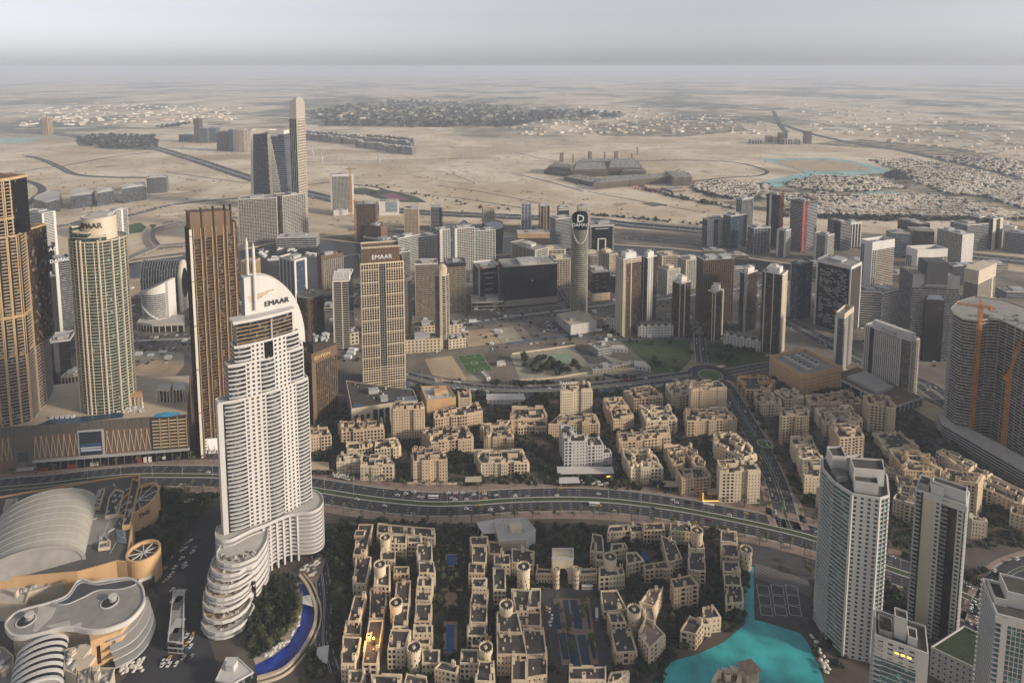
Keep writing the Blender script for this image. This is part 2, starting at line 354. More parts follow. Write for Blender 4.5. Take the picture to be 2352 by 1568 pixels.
def roofkit(rt, foot, z, plant, units, plantm, rng, hs=(2.5, 5.5)):
    a, t, n, l = side(foot, 0); rot = atan2(t[1], t[0]); c = cen(foot); w = min(hypot(p[0] - c[0], p[1] - c[1]) for p in foot)
    def rp(m):
        for _ in range(30):
            p = foot[rng.randrange(len(foot))]; q = foot[rng.randrange(len(foot))]; f, g = rng.random(), rng.random() * m
            x, y = c[0] + (p[0] + (q[0] - p[0]) * f - c[0]) * g, c[1] + (p[1] + (q[1] - p[1]) * f - c[1]) * g
            if inside((x, y), foot): return x, y
        return c
    for _ in range(plant):
        x, y = rp(.5); mb = MB(); h = rng.uniform(*hs); sx, sy = w * rng.uniform(.35, .7), w * rng.uniform(.3, .6)
        mb.box(x, y, z - .05, z + h, sx, sy, rot, 0); mb.box(x, y, z + h, z + h + .3, sx + .6, sy + .6, rot, 0); part("plant_room", mb, plantm, rt)
    for _ in range(units):
        x, y = rp(.85); mb = MB(); s = rng.uniform(1.2, 2.6); h = rng.uniform(1, 2); mb.box(x, y, z - .05, z + h, s, s * 1.4, rot); mb.cyl(x, y, z + h, z + h + .25, s * .4, n=8); part("roof_unit", mb, rng.choice(["palegrey", "conc", "white"]), rt)
# ---------------------------------------------------------------- ground and roads
def groundmat():
    m = bpy.data.materials.new("desert"); m.use_nodes = True; t = m.node_tree; b = t.nodes["Principled BSDF"]; L = t.links.new; N = t.nodes.new
    g = N("ShaderNodeNewGeometry")
    def noise(sc, det=5, st=(1, 1, 1)):
        mp = N("ShaderNodeMapping"); mp.inputs["Scale"].default_value = (sc * st[0], sc * st[1], 0); n = N("ShaderNodeTexNoise"); n.inputs["Scale"].default_value = 1; n.inputs["Detail"].default_value = det; n.inputs["Roughness"].default_value = .6
        L(g.outputs["Position"], mp.inputs[0]); L(mp.outputs[0], n.inputs["Vector"]); return n.outputs[0]
    def ramp(x, p0, p1):
        r = N("ShaderNodeMapRange"); r.inputs[1].default_value = p0; r.inputs[2].default_value = p1; r.interpolation_type = 'SMOOTHSTEP'; L(x, r.inputs[0]); return r.outputs[0]
    def mixc(f, a, c):
        x = N("ShaderNodeMix"); x.data_type = 'RGBA'; L(f, x.inputs[0])
        for s, v in ((6, a), (7, c)):
            if isinstance(v, str): x.inputs[s].default_value = (*hexc(v), 1)
            else: L(v, x.inputs[s])
        return x.outputs[2]
    c = mixc(ramp(noise(1 / 420), .35, .68), "b5a488", "d8ccb6")
    c = mixc(ramp(noise(1 / 60, 6), .5, .75), c, "a18e74")
    c = mixc(ramp(noise(1 / 900, 8), .58, .66), c, "a3937c")
    tr = ramp(noise(1 / 150, 8), .62, .7); c = mixc(tr, c, "84765f"); c = mixc(ramp(noise(1 / 240, 9, (.35, 1, 1)), .6, .68), c, "d9cdb8")
    # distant scrub, farms and suburbs: dark and pale speckle that only sets in far out on the plain
    sp = N("ShaderNodeSeparateXYZ"); L(g.outputs["Position"], sp.inputs[0]); far = ramp(sp.outputs[1], 3300, 5200)
    a1 = ramp(noise(1 / 1500, 9, (1, .6, 1)), .46, .58); mu = N("ShaderNodeMath"); mu.operation = 'MULTIPLY'; L(far, mu.inputs[0]); L(a1, mu.inputs[1]); c = mixc(mu.outputs[0], c, "5f6355")
    a2 = ramp(noise(1 / 260, 6, (.6, 1, 1)), .56, .62); mu2 = N("ShaderNodeMath"); mu2.operation = 'MULTIPLY'; L(far, mu2.inputs[0]); L(a2, mu2.inputs[1]); c = mixc(mu2.outputs[0], c, "cfc6b6")
    a3 = ramp(noise(1 / 330, 6, (.5, 1.2, 1)), .58, .64); mu3 = N("ShaderNodeMath"); mu3.operation = 'MULTIPLY'; L(far, mu3.inputs[0]); L(a3, mu3.inputs[1]); c = mixc(mu3.outputs[0], c, "4a5046")
    L(c, b.inputs["Base Color"]); b.inputs["Roughness"].default_value = 1; b.inputs["Specular IOR Level"].default_value = .1; M["desert"] = m
groundmat()
def water(name, col, rough, bump, sc):
    m = bpy.data.materials.new(name); m.use_nodes = True; t = m.node_tree; b = t.nodes["Principled BSDF"]; L = t.links.new
    b.inputs["Roughness"].default_value = rough; b.inputs["IOR"].default_value = 1.33; c = hexc(col); n2 = t.nodes.new("ShaderNodeTexNoise"); n2.inputs["Scale"].default_value = sc * .12; n2.inputs["Detail"].default_value = 7; rp = t.nodes.new("ShaderNodeValToRGB"); e = rp.color_ramp.elements; e[0].position = .32; e[0].color = (*[q * .72 for q in c], 1); e[1].position = .68; e[1].color = (*[min(1, q * 1.28) for q in c], 1); L(n2.outputs[0], rp.inputs[0]); L(rp.outputs[0], b.inputs["Base Color"])
    g = t.nodes.new("ShaderNodeNewGeometry"); n = t.nodes.new("ShaderNodeTexNoise"); n.inputs["Scale"].default_value = sc; n.inputs["Detail"].default_value = 4; bp = t.nodes.new("ShaderNodeBump"); bp.inputs["Strength"].default_value = bump; bp.inputs["Distance"].default_value = .3
    L(g.outputs["Position"], n.inputs["Vector"]); L(g.outputs["Position"], n2.inputs["Vector"]); L(n.outputs[0], bp.inputs["Height"]); L(bp.outputs[0], b.inputs["Normal"]); M[name] = m
water("lakewater", "3a9fa3", .3, .35, .5); water("canalwater", "1c2022", .35, .3, .15); water("lagoonwater", "86aca6", .5, .3, .1); water("poolblue", "1f4f86", .12, .3, .8); water("poolpale", "3f8fb5", .15, .3, .8); water("poolnavy", "2b4358", .12, .3, .8); water("pooldeep", "1c3a92", .15, .35, .8)
def sheet(name, px, z, m, kind="structure", world=False, parent=None):
    mb = MB(); mb.poly(px if world else GP(px, z), z); o = struct(name, mb, m, kind if parent is None else None)
    if parent is not None: o.parent = parent
    return o
mb = MB(); R0 = 40000; mb.poly([(-R0, -3000), (R0, -3000), (R0, R0), (-R0, R0)], 0); struct("ground", mb, "desert")
mat("plotgrey", "6e675d", 1, .4, .02); mat("downtown", "544b44", 1, .35, .03); mat("sandplot", "a8947a", 1, .25, .02); mat("gravelplot", "95907f", 1, .25, .03); mat("greencourt", "7f937e", 1, .15, .05); mat("darkplot", "5a564c", 1, .35, .02)
sheet("business_district_ground", [(-400, 560), (270, 600), (560, 560), (1000, 520), (1300, 515), (1640, 540), (2000, 590), (2500, 640), (2700, 1000), (2200, 950), (1830, 800), (1560, 860), (1100, 900), (700, 900), (-600, 960)], .08, "plotgrey")
sheet("downtown_ground", [(-400, 1000), (-200, 900), (280, 880), (930, 855), (1100, 905), (1320, 908), (1560, 868), (1830, 800), (2000, 880), (2400, 1120), (2800, 1800), (-700, 1800)], .16, "downtown")
RD = {}
def ribbon(mb, pts, off, w, z, m=0, h=None):
    "strip of width w, shifted sideways by off, along a world polyline; with h it becomes a raised kerb"
    n = len(pts); A, B = [], []
    for i in range(n):
        a, b = pts[max(i - 1, 0)], pts[min(i + 1, n - 1)]; l = hypot(b[0] - a[0], b[1] - a[1]) or 1; nx_, ny_ = -(b[1] - a[1]) / l, (b[0] - a[0]) / l
        A.append((pts[i][0] + nx_ * (off - w / 2), pts[i][1] + ny_ * (off - w / 2))); B.append((pts[i][0] + nx_ * (off + w / 2), pts[i][1] + ny_ * (off + w / 2)))
    k = len(mb.v)
    mb.v += [(*p, z) for p in A] + [(*p, z) for p in B]
    for i in range(n - 1): mb.f.append((k + i, k + i + 1, k + n + i + 1, k + n + i)); mb.m.append(m)
    if h:
        k2 = len(mb.v); mb.v += [(*p, z - h) for p in A] + [(*p, z - h) for p in B]
        for i in range(n - 1):
            mb.f.append((k2 + i, k2 + i + 1, k + i + 1, k + i)); mb.f.append((k + n + i, k + n + i + 1, k2 + n + i + 1, k2 + n + i)); mb.m += [m, m]
def dashes(mb, pts, off, z, on=3.5, gap=7, w=.28):
    s = 0; n = len(pts)
    for i in range(n - 1):
        a, b = pts[i], pts[i + 1]; l = hypot(b[0] - a[0], b[1] - a[1]); t = ((b[0] - a[0]) / l, (b[1] - a[1]) / l); q = (-t[1], t[0])
        while s < l:
            e = min(s + on, l); P = lambda s_, o_: (a[0] + t[0] * s_ + q[0] * o_, a[1] + t[1] * s_ + q[1] * o_, z)
            mb.quad(P(s, off - w / 2), P(e, off - w / 2), P(e, off + w / 2), P(s, off + w / 2)); s += on + gap
        s -= l
def road(name, px, w, med=0, lanes=3, z=.25, m="asphalt", kerb=True, marks=True, medm="lawn", n=8, side_w=0, sidem="paverpink"):
    pts = smooth(GP(px), n); mb = MB(); ribbon(mb, pts, 0, w, z); r = struct(name, mb, m); RD[name] = pts
    cw = (w - med) / 2
    if kerb:
        mb = MB()
        for s in (-1, 1): ribbon(mb, pts, s * (w / 2 + .25), .45, z + .15, h=.3)
        k = struct("kerb", mb, "kerb", None); k.parent = r
    if med:
        mb = MB(); ribbon(mb, pts, 0, med, z + .14, h=.2)
        if med > 3:
            for s in (-1, 1): ribbon(mb, pts, s * (med / 2 - .35), .7, z + .2, 1, h=.2)
        k = struct("median", mb, [medm, "stonewhite"], None); k.parent = r
    if marks:
        mb = MB()
        for s in ((-1, 1) if med or lanes > 1 else (1,)):
            for j in range(1, lanes): dashes(mb, pts, s * (med / 2 + cw * j / lanes), z + .03)
            ribbon(mb, pts, s * (med / 2 + .6), .25, z + .03); ribbon(mb, pts, s * (w / 2 - .6), .25, z + .03)
        k = struct("lane_markings", mb, "paint", "stuff"); k.parent = r
    if side_w:
        mb = MB()
        for s in (-1, 1): ribbon(mb, pts, s * (w / 2 + .6 + side_w / 2), side_w, z + .12)
        k = struct("pavement", mb, sidem, None); k.parent = r
    return pts
road("boulevard", [(-120, 1136), (15, 1121), (100, 1114), (200, 1102), (300, 1093), (400, 1092), (510, 1094), (600, 1105), (718, 1124), (813, 1139), (888, 1149), (988, 1157), (1088, 1155), (1176, 1149), (1301, 1146), (1401, 1150), (1501, 1161), (1601, 1177), (1764, 1210), (1889, 1243), (2035, 1303), (2180, 1352), (2300, 1410), (2480, 1500)], 37, 7, 4, side_w=11)
road("upper_street", [(925, 862), (1000, 880), (1100, 893), (1200, 897), (1320, 893), (1420, 884), (1500, 874), (1590, 861)], 27, 5, 3, side_w=6, sidem="plotgrey")
road("park_street", [(1606, 768), (1608, 800), (1612, 832)], 18, 0, 2)
road("side_street", [(1652, 880), (1668, 890), (1700, 942), (1735, 1002), (1752, 1040), (1772, 1082), (1792, 1135), (1806, 1190), (1815, 1214)], 24, 2.0, 3, side_w=6)
road("east_street", [(1668, 855), (1720, 846), (1790, 834)], 18, 0, 2)
road("expressway", [(-100, 800), (200, 788), (425, 778), (800, 765), (1000, 748), (1106, 737), (1176, 727), (1300, 712), (1416, 697), (1526, 686), (1676, 666), (1800, 648), (1950, 640), (2150, 648)], 46, 4, 5, medm="kerb", m="asphaltpale", kerb=False)
road("diagonal_road", [(1790, 728), (1811, 739), (1860, 765), (1914, 794), (2000, 838), (2114, 880), (2184, 925), (2330, 1010), (2500, 1100)], 36, 4, 4, side_w=6, sidem="plotgrey")
road("ring_highway", [(-200, 290), (60, 300), (200, 318), (330, 335), (430, 362), (570, 408), (690, 440), (800, 466), (900, 482), (1000, 490), (1176, 498), (1356, 506), (1451, 517), (1623, 532), (1800, 548), (2100, 575), (2400, 606)], 70, 5, 6, medm="kerb", kerb=False, z=.4)
road("service_highway", [(800, 528), (1000, 520), (1176, 520), (1400, 542), (1620, 560)], 26, 3, 3, medm="kerb", kerb=False, z=.4)
road("cross_road", [(110, 524), (200, 508), (295, 495), (400, 470), (545, 456), (720, 448)], 28, 4, 3, kerb=False, z=.45)
road("curved_desert_road", [(60, 358), (100, 368), (138, 385), (175, 401), (250, 407), (340, 408)], 30, 4, 3, kerb=False, marks=False, z=.4)
road("branch_desert_road", [(138, 383), (200, 371), (260, 360), (345, 350)], 18, 0, 2, kerb=False, marks=False, z=.35)
road("side_desert_road", [(20, 398), (70, 391), (128, 383)], 16, 0, 2, kerb=False, marks=False, z=.35)
road("hooked_desert_road", [(50, 413), (85, 424), (97, 438), (80, 455), (55, 475)], 26, 0, 2, kerb=False, marks=False, z=.35)
road("far_highway", [(1770, 280), (1800, 288), (1864, 308), (1989, 335), (2064, 345), (2200, 375), (2400, 420)], 56, 0, 2, kerb=False, marks=False, z=.5)
road("plain_highway", [(1776, 255), (1790, 285), (1806, 305)], 40, 0, 2, kerb=False, marks=False, z=.5)
road("plot_road", [(1466, 370), (1580, 368), (1676, 372), (1730, 382), (1762, 394), (1740, 404), (1670, 408), (1560, 420), (1490, 422), (1478, 430), (1551, 452), (1620, 466), (1690, 480)], 17, 0, 2, kerb=False, marks=False, z=.4)
road("track_road", [(1176, 398), (1250, 415), (1340, 440)], 9, 0, 2, kerb=False, marks=False, z=.35, m="bluefence")
road("loop_road", [(705, 425), (760, 420), (830, 426), (872, 432), (880, 440), (860, 446), (820, 445)], 13, 0, 2, kerb=False, marks=False, z=.6)
road("canal_road", [(270, 690), (300, 705), (333, 718), (420, 735)], 22, 3, 3, kerb=False)
road("quay_road", [(560, 660), (700, 690), (830, 660), (950, 640)], 13, 0, 2, kerb=False, marks=False)
road("office_street", [(1278, 655), (1300, 690), (1322, 716)], 16, 0, 2, kerb=False)
road("tower_street", [(1350, 775), (1440, 779), (1560, 776), (1650, 792), (1725, 815)], 16, 0, 2, kerb=False)
road("bay_street", [(800, 705), (900, 706), (1000, 694), (1100, 676), (1200, 660), (1400, 664), (1560, 650)], 18, 2, 2, kerb=False)
for i, tp in enumerate(([(700, 372), (900, 368), (1150, 362)], [(930, 400), (1000, 392), (1085, 418), (1060, 422), (940, 402)], [(1000, 425), (1130, 445), (1250, 470)], [(1180, 350), (1300, 372), (1460, 372)], [(1480, 345), (1650, 340), (1760, 350)], [(1350, 440), (1500, 468), (1600, 485)], [(380, 395), (450, 405), (560, 420)], [(200, 440), (330, 450), (450, 440)], [(900, 440), (1050, 455), (1200, 478)], [(760, 345), (860, 350), (960, 352)], [(1090, 330), (1180, 325), (1330, 320)], [(100, 345), (220, 352), (330, 345)], [(1560, 330), (1700, 322), (1850, 325)])): road("desert_track", tp, 8 if i != 1 else 5, 0, 1, kerb=False, marks=False, z=.3, m="darkplot" if i % 3 else "bluefence")
road("podium_street", [(275, 862), (340, 868), (430, 885)], 15, 2, 2)
road("curved_street", [(2254, 1450), (2281, 1362), (2316, 1322), (2352, 1303), (2430, 1280)], 22, 2, 3, side_w=4)
sheet("forecourt", K(33, [(1030, 440), (1160, 440), (1195, 560), (1150, 730), (1030, 710), (1015, 560)]), .28, "asphalt")
road("plaza_road", [(715, 1215), (735, 1290), (745, 1380), (742, 1470), (760, 1545)], 12, 0, 2)
# roundabouts
for u, v, r1, r2, nm in ((1632, 862, 17, 33, "roundabout"), (1756, 1019, 8, 16, "small_roundabout")):
    c = G(u, v); mb = MB(); mb.poly(ellipse(*c, r2, r2, n=40), .31); o = struct(nm, mb, "asphalt")
    mb = MB(); mb.prism(ellipse(*c, r1, r1, n=32), .2, .5); mb.ring(ellipse(*c, r1 + .8, r1 + .8, n=32), .8, .2, .55, 1); k = struct("island", mb, ["lawnbright", "stonewhite"], None); k.parent = o
# flyover on piers
pts = smooth(GP([(255, 628), (280, 602), (310, 586), (340, 574), (364, 565), (420, 560), (480, 552)], 9), 8); mb = MB()
rt = root("flyover", "concrete flyover curving over the dark canal on round piers", "bridge", (*pts[20], 0))
mb = MB(); ribbon(mb, pts, 0, 18, 9); part("road_deck", mb, "asphaltpale", rt); mb = MB(); ribbon(mb, pts, -9.2, 1, 10, h=2.6); ribbon(mb, pts, 9.2, 1, 10, h=2.6); ribbon(mb, pts, 0, 1, 9.8, h=.9); ribbon(mb, pts, 0, 18, 7.4); part("parapet", mb, "conc", rt)
for i in range(4, len(pts) - 2, 6): mb = MB(); mb.cyl(*pts[i], 0, 8, 1.6); part("pier", mb, "conc", rt)
pts = smooth(GP([(364, 565), (352, 550), (350, 535), (362, 524), (390, 517), (420, 512)], 8), 8); rt = root("ramp_bridge", "concrete slip-road ramp curling up from the flyover", "bridge", (*pts[20], 0))
mb = MB(); ribbon(mb, pts, 0, 12, 8.4); part("road_deck", mb, "asphaltpale", rt); mb = MB(); ribbon(mb, pts, -6.2, .8, 9.4, h=2.4); ribbon(mb, pts, 6.2, .8, 9.4, h=2.4); ribbon(mb, pts, 0, 12, 6.9); part("parapet", mb, "conc", rt)
for i in range(4, len(pts) - 2, 8): mb = MB(); mb.cyl(*pts[i], 0, 7, 1.4); part("pier", mb, "conc", rt)
# water
sheet("canal", [(258, 618), (300, 603), (420, 588), (560, 574), (700, 548), (830, 560), (950, 560), (1150, 545), (1300, 548), (1410, 563), (1530, 571), (1640, 583), (1764, 601), (1900, 618), (2000, 640), (2000, 672), (1900, 655), (1764, 632), (1640, 606), (1530, 597), (1410, 586), (1300, 578), (1150, 585), (950, 602), (835, 634), (760, 652), (700, 668), (600, 680), (560, 645), (420, 618), (270, 648)], .3, "canalwater")
mb = MB()
for ps in ([(560, 573), (700, 547), (830, 559), (950, 559), (1150, 544), (1300, 547), (1410, 562), (1530, 570), (1640, 582), (1764, 600), (1900, 617)], [(1900, 656), (1764, 633), (1640, 607), (1530, 598), (1410, 587), (1300, 579), (1150, 586), (950, 603), (835, 635)], [(255, 617), (300, 602), (420, 587)]): ribbon(mb, smooth(GP(ps), 4), 0, 9, 1.4, h=1.4)
struct("canal_quay", mb, "beige")
sheet("lagoon", K(3, [(-20, 770), (300, 764), (550, 763), (750, 785), (960, 830), (1165, 885), (1150, 908), (930, 900), (900, 932), (760, 932), (600, 925), (400, 930), (170, 975), (120, 1032), (0, 1025), (-80, 990), (0, 965), (200, 925), (340, 898), (270, 870), (150, 835), (0, 792), (-60, 780)]), .5, "lagoonwater")
sheet("lagoon_island", K(3, [(70, 790), (300, 780), (560, 780), (720, 800), (860, 835), (965, 872), (700, 880), (450, 882), (330, 875), (180, 840)]), .9, "sandplot")
sheet("lagoon_beach", K(3, [(930, 1072), (1000, 1066), (1250, 1078), (1200, 1095), (900, 1108), (750, 1100)]), .6, "lagoonwater")
sheet("far_reservoir", [(-60, 322), (0, 318), (95, 317), (60, 327), (-60, 330)], .6, "lagoonwater")
sheet("lake", K(32, [(1216, 283), (1268, 286), (1272, 562), (1343, 580)]) + K(33, [(80, 605), (165, 632), (205, 674), (250, 770), (285, 860), (330, 1010)]) + K(32, [(700, 1010), (742, 900), (840, 780), (975, 742), (1112, 680), (1222, 585)]), .35, "lakewater")
# parks and plots
for nm, t, p, z, m in (("football_pitch", 11, [(1835, 1200), (2070, 1180), (2182, 1335), (1935, 1362)], .4, "lawnbright"), ("park_lawn", 12, [(1000, 1065), (1330, 1048), (1640, 1060), (1650, 1230), (1530, 1350), (1330, 1365), (1200, 1230)], .4, "lawn"), ("second_park_lawn", 12, [(1770, 1100), (1960, 1080), (2320, 1180), (2351, 1240), (2000, 1300), (1790, 1255)], .4, "lawn"),
        ("sandy_plot", 11, [(1545, 1230), (1800, 1200), (1940, 1425), (1650, 1440)], .3, "sandplot"), ("fenced_plot", 11, [(1900, 970), (2140, 950), (2250, 1085), (1950, 1115)], .3, "sandplot"), ("gravel_plot", 11, [(2150, 955), (2351, 930), (2460, 1060), (2260, 1085)], .3, "gravelplot"),
        ("car_park", 12, [(90, 920), (400, 870), (540, 1010), (200, 1045)], .3, "asphaltpale"), ("school_yard", 12, [(-20, 1190), (560, 1120), (1270, 1310), (1000, 1360), (560, 1400), (80, 1430)], .3, "gravelplot"), ("school_pitch", 12, [(255, 1200), (520, 1175), (560, 1250), (330, 1285)], .45, "greencourt"),
        ("pitch_yard", 11, [(1920, 1390), (2080, 1370), (2100, 1420), (1960, 1435)], .3, "gravelplot"), ("school_court", 12, [(560, 1120), (760, 1150), (960, 1290), (700, 1270)], .4, "asphaltpale"),
        ("round_lawn", 1, [(890, 1040), (1000, 1035), (1110, 1060), (1090, 1085), (980, 1100), (880, 1090)], .5, "lawn"), ("highway_lawn", 1, [(1000, 1095), (1160, 1045), (1330, 1080), (1480, 1120), (1570, 1170), (1300, 1165), (1100, 1130)], .5, "lawn"), ("flower_bed", 1, [(1130, 1105), (1250, 1080), (1420, 1145), (1270, 1150)], .7, "flowers"),
        ("interchange_lawn", 0, [(1180, 1375), (1290, 1355), (1345, 1395), (1300, 1440), (1180, 1460)], .5, "lawnbright"), ("interchange_verge", 0, [(1370, 1370), (1440, 1372), (1400, 1415)], .5, "lawn"), ("sunken_plot", 10, [(1340, 1240), (1690, 1235), (1690, 1290), (1580, 1420), (1130, 1385)], .35, "sandplot"), ("dust_plot", 10, [(1110, 1140), (1690, 1170), (1690, 1235), (1340, 1235), (1110, 1330)], .3, "gravelplot"), ("quay_plot", 10, [(1090, 500), (1400, 480), (1420, 560), (1330, 690), (1200, 705), (1100, 660)], .4, "sandplot"), ("round_plot", 0, [(1600, 1290), (1900, 1245), (2180, 1250), (2150, 1310), (1700, 1330)], .45, "sandplot"),
        ("median_garden", 12, [(470, 1085), (560, 1075), (580, 1095), (480, 1105)], .5, "lawn"), ("terrace_plot", 2, [(1180, 1180), (1280, 1165), (1430, 1190), (1300, 1210)], .5, "darkplot")):
    sheet(nm, K(t, p), z, m)
mb = MB(); a, b, c, d = GP(K(11, [(1845, 1205), (2068, 1187), (2172, 1332), (1942, 1356)]))
lp = lambda u, v: (a[0] + (b[0] - a[0]) * u + (d[0] - a[0]) * v + (a[0] - b[0] + c[0] - d[0]) * u * v, a[1] + (b[1] - a[1]) * u + (d[1] - a[1]) * v + (a[1] - b[1] + c[1] - d[1]) * u * v)
for ln in ([(0, 0), (1, 0), (1, 1), (0, 1), (0, 0)], [(.0, .5), (1, .5)], [(.3, 0), (.3, .15), (.7, .15), (.7, 0)], [(.3, 1), (.3, .85), (.7, .85), (.7, 1)], [(.5 + .12 * cos(x / 3), .5 + .1 * sin(x / 3)) for x in range(20)]): ribbon(mb, [lp(*q) for q in ln], 0, .4, .46)
struct("pitch_markings", mb, "paint", "stuff")
# darker vegetated sheets far out
def patchy(name, c1, c2, c3, sc, th):
    m = bpy.data.materials.new(name); m.use_nodes = True; t = m.node_tree; b = t.nodes["Principled BSDF"]; L = t.links.new; g = t.nodes.new("ShaderNodeNewGeometry")
    n = t.nodes.new("ShaderNodeTexNoise"); n.inputs["Scale"].default_value = sc; n.inputs["Detail"].default_value = 9; n.inputs["Roughness"].default_value = .7; r = t.nodes.new("ShaderNodeValToRGB"); e = r.color_ramp.elements
    e[0].position = th - .08; e[0].color = (*hexc(c1), 1); e[1].position = th + .1; e[1].color = (*hexc(c3), 1); x = e.new(th); x.color = (*hexc(c2), 1)
    L(g.outputs["Position"], n.inputs["Vector"]); L(n.outputs[0], r.inputs[0]); L(r.outputs[0], b.inputs["Base Color"]); b.inputs["Roughness"].default_value = 1; b.inputs["Specular IOR Level"].default_value = .1; M[name] = m
patchy("farms", "4c5444", "7b7764", "b0a28b", .0028, .52); patchy("scrub", "4e4f42", "837a67", "ab9d86", .012, .5)
for nm, p, m in (("farm_belt", [(703, 262), (760, 240), (900, 232), (1176, 240), (1300, 256), (1440, 262), (1420, 272), (1300, 280), (1176, 290), (1000, 292), (850, 291), (735, 290), (720, 280)], "farms"), ("tree_belt", [(172, 322), (230, 312), (330, 312), (365, 320), (350, 345), (250, 343), (180, 335)], "farms"), ("estate_belt", [(1340, 285), (1500, 276), (1700, 286), (1720, 300), (1560, 315), (1380, 312)], "scrub"), ("suburb_belt", [(1850, 330), (2060, 345), (2352, 420), (2500, 470), (2500, 400), (2200, 340), (1980, 320)], "scrub"), ("estate_ground", [(1590, 428), (1640, 410), (1760, 420), (1860, 404), (2050, 398), (2200, 405), (2500, 480), (2500, 560), (2352, 512), (2100, 505), (1900, 503), (1700, 478), (1620, 450)], "scrub")):
    sheet(nm, p, .55 if m == "farms" else .45, m)
# ---------------------------------------------------------------- table of the towers of the business district
def TB(t, vb, L, N, R): return boxpx(K(t, [(0, vb)])[0][1], *K(t, [L, N, R]))
def TF(t, vb, L, R, d): return frontpx(K(t, [(0, vb)])[0][1], *K(t, [L, R]), d)
def T(spec, label, name="tower_block", **kw):
    foot, z = spec; return tower(name, label, foot, z, **kw)
def allw(m, nb, wf, hf): return lambda foot: {i: [('w', 0, 1, m, max(1, int(side(foot, i)[3] / nb)), wf, hf)] for i in range(len(foot))}
def TS(spec, label, sidesf, name="tower_block", **kw):
    foot, z = spec; foot = ccw(foot); return tower(name, label, foot, z, sides=sidesf(foot), **kw)
def grid(m, bay, w, th, o=.35, o2=.25, extra=None):
    "piers and thin slabs on every side"
    def f(foot):
        d = {}
        for i in range(len(foot)):
            l = side(foot, i)[3]; nb = max(2, int(l / bay) + 1)
            d[i] = [('v', 0, 1, m, nb, w, o), ('b', 0, 1, m, th, o2)]
        for k, v in (extra or {}).items(): d[k] = v(d[k]) if callable(v) else v
        return d
    return f
def bands(m, th, o): return lambda foot: {i: [('b', 0, 1, m, th, o)] for i in range(len(foot))}
sd = [100]
def nx(): sd[0] += 1; return sd[0]
# ---- behind the two lit towers
T(TB(0, 1730, (285, 1240), (385, 1275), (485, 1250)), "white balcony-banded tower block rising behind the gold-edged tower", slab=("white", 1.5, .8), sides={3: [('p', .0, .22, "white", .6)], 0: [('p', 0, .12, "white", .6), ('p', .85, 1, "white", .6)]}, seed=nx())
T(TF(0, 1500, (957, 1268), (1166, 1222), 20), "white slab block with a slanting roof fin behind the curved tower", slab=("white", .9, .5), sides={0: [('p', .72, .8, "white", .7), ('v', 0, .72, "white", 12, .5, .35)], 1: [('p', 0, 1, "white", .6)]}, seed=nx())
b = T(TF(10, 1000, (350, 215), (492, 198), 25), "black glass office block with white rooftop name, between two lit towers", core="glassblack", sides={0: [('v', 0, 1, "black", 9, .3, .2)]}, par=("black", 2, .4), seed=nx())
x, y = G(*K(10, [(420, 212)])[0], 190); f0, z0_ = TF(10, 1000, (350, 215), (492, 198), 25)
def label_on(rt, foot, i, z, s, body, m, size, out=1.0, ext=.3, flip=False):
    a, t, n, l = side(ccw(foot), i); text(body, rt, (a[0] + t[0] * l * s + n[0] * out, a[1] + t[1] * l * s + n[1] * out, z), t, size, m, ext=ext, flip=flip)
label_on(b, f0, 0, z0_ - 4.5, .5, "DAMAC", "whitetext", 9)
f0, z0_ = TF(10, 1050, (512, 345), (642, 322), 26)
b = tower("tower_block", "pale office block with saw-tooth louvred end beside the curved tower", f0, z0_, slab=("palegrey", .7, 1.2), sides={3: [('p', 0, 1, "white", .6)], 0: [('p', 0, .16, "white", 1.3)]}, seed=nx(), par=("grey", 6, .4)); label_on(b, f0, 0, z0_ + 3, .3, "DAMAC", "whitetext", 8)
T(TF(10, 1120, (372, 490), (512, 465), 26), "slim grey office block with vertical ribs in the shaded gap", core="glassblack", sides={0: [('v', 0, 1, "greydark", 12, .6, .5)], 1: [('v', 0, 1, "grey", 9, .6, .5)]}, seed=nx(), par=("grey", 2, .4))
T(TF(10, 1470, (450, 1085), (640, 1060), 34), "dark low office block with white roof screens in the shaded gap", core="glassblack", sides={0: [('b', 0, 1, "greydark", .5, .3), ('p', .2, .45, "greydark", .5)]}, par=("palegrey", 3, .4), seed=nx())
T(TF(10, 1600, (560, 1400), (690, 1390), 24), "small cream podium block at the foot of the curved tower", core="glass", sides={0: [('v', 0, 1, "cream", 5, 1.2, .4)]}, par=("cream", 1.4, .4), seed=nx())
TS(TF(10, 900, (2214, 345), (2322, 350), 24), "golden stone tower top peeping out behind the dark bronze tower", grid("gold", 4, 1.3, 1.0), core="glasswarm", par=("gold", 3, .4), seed=nx(), roof="roofbrown")
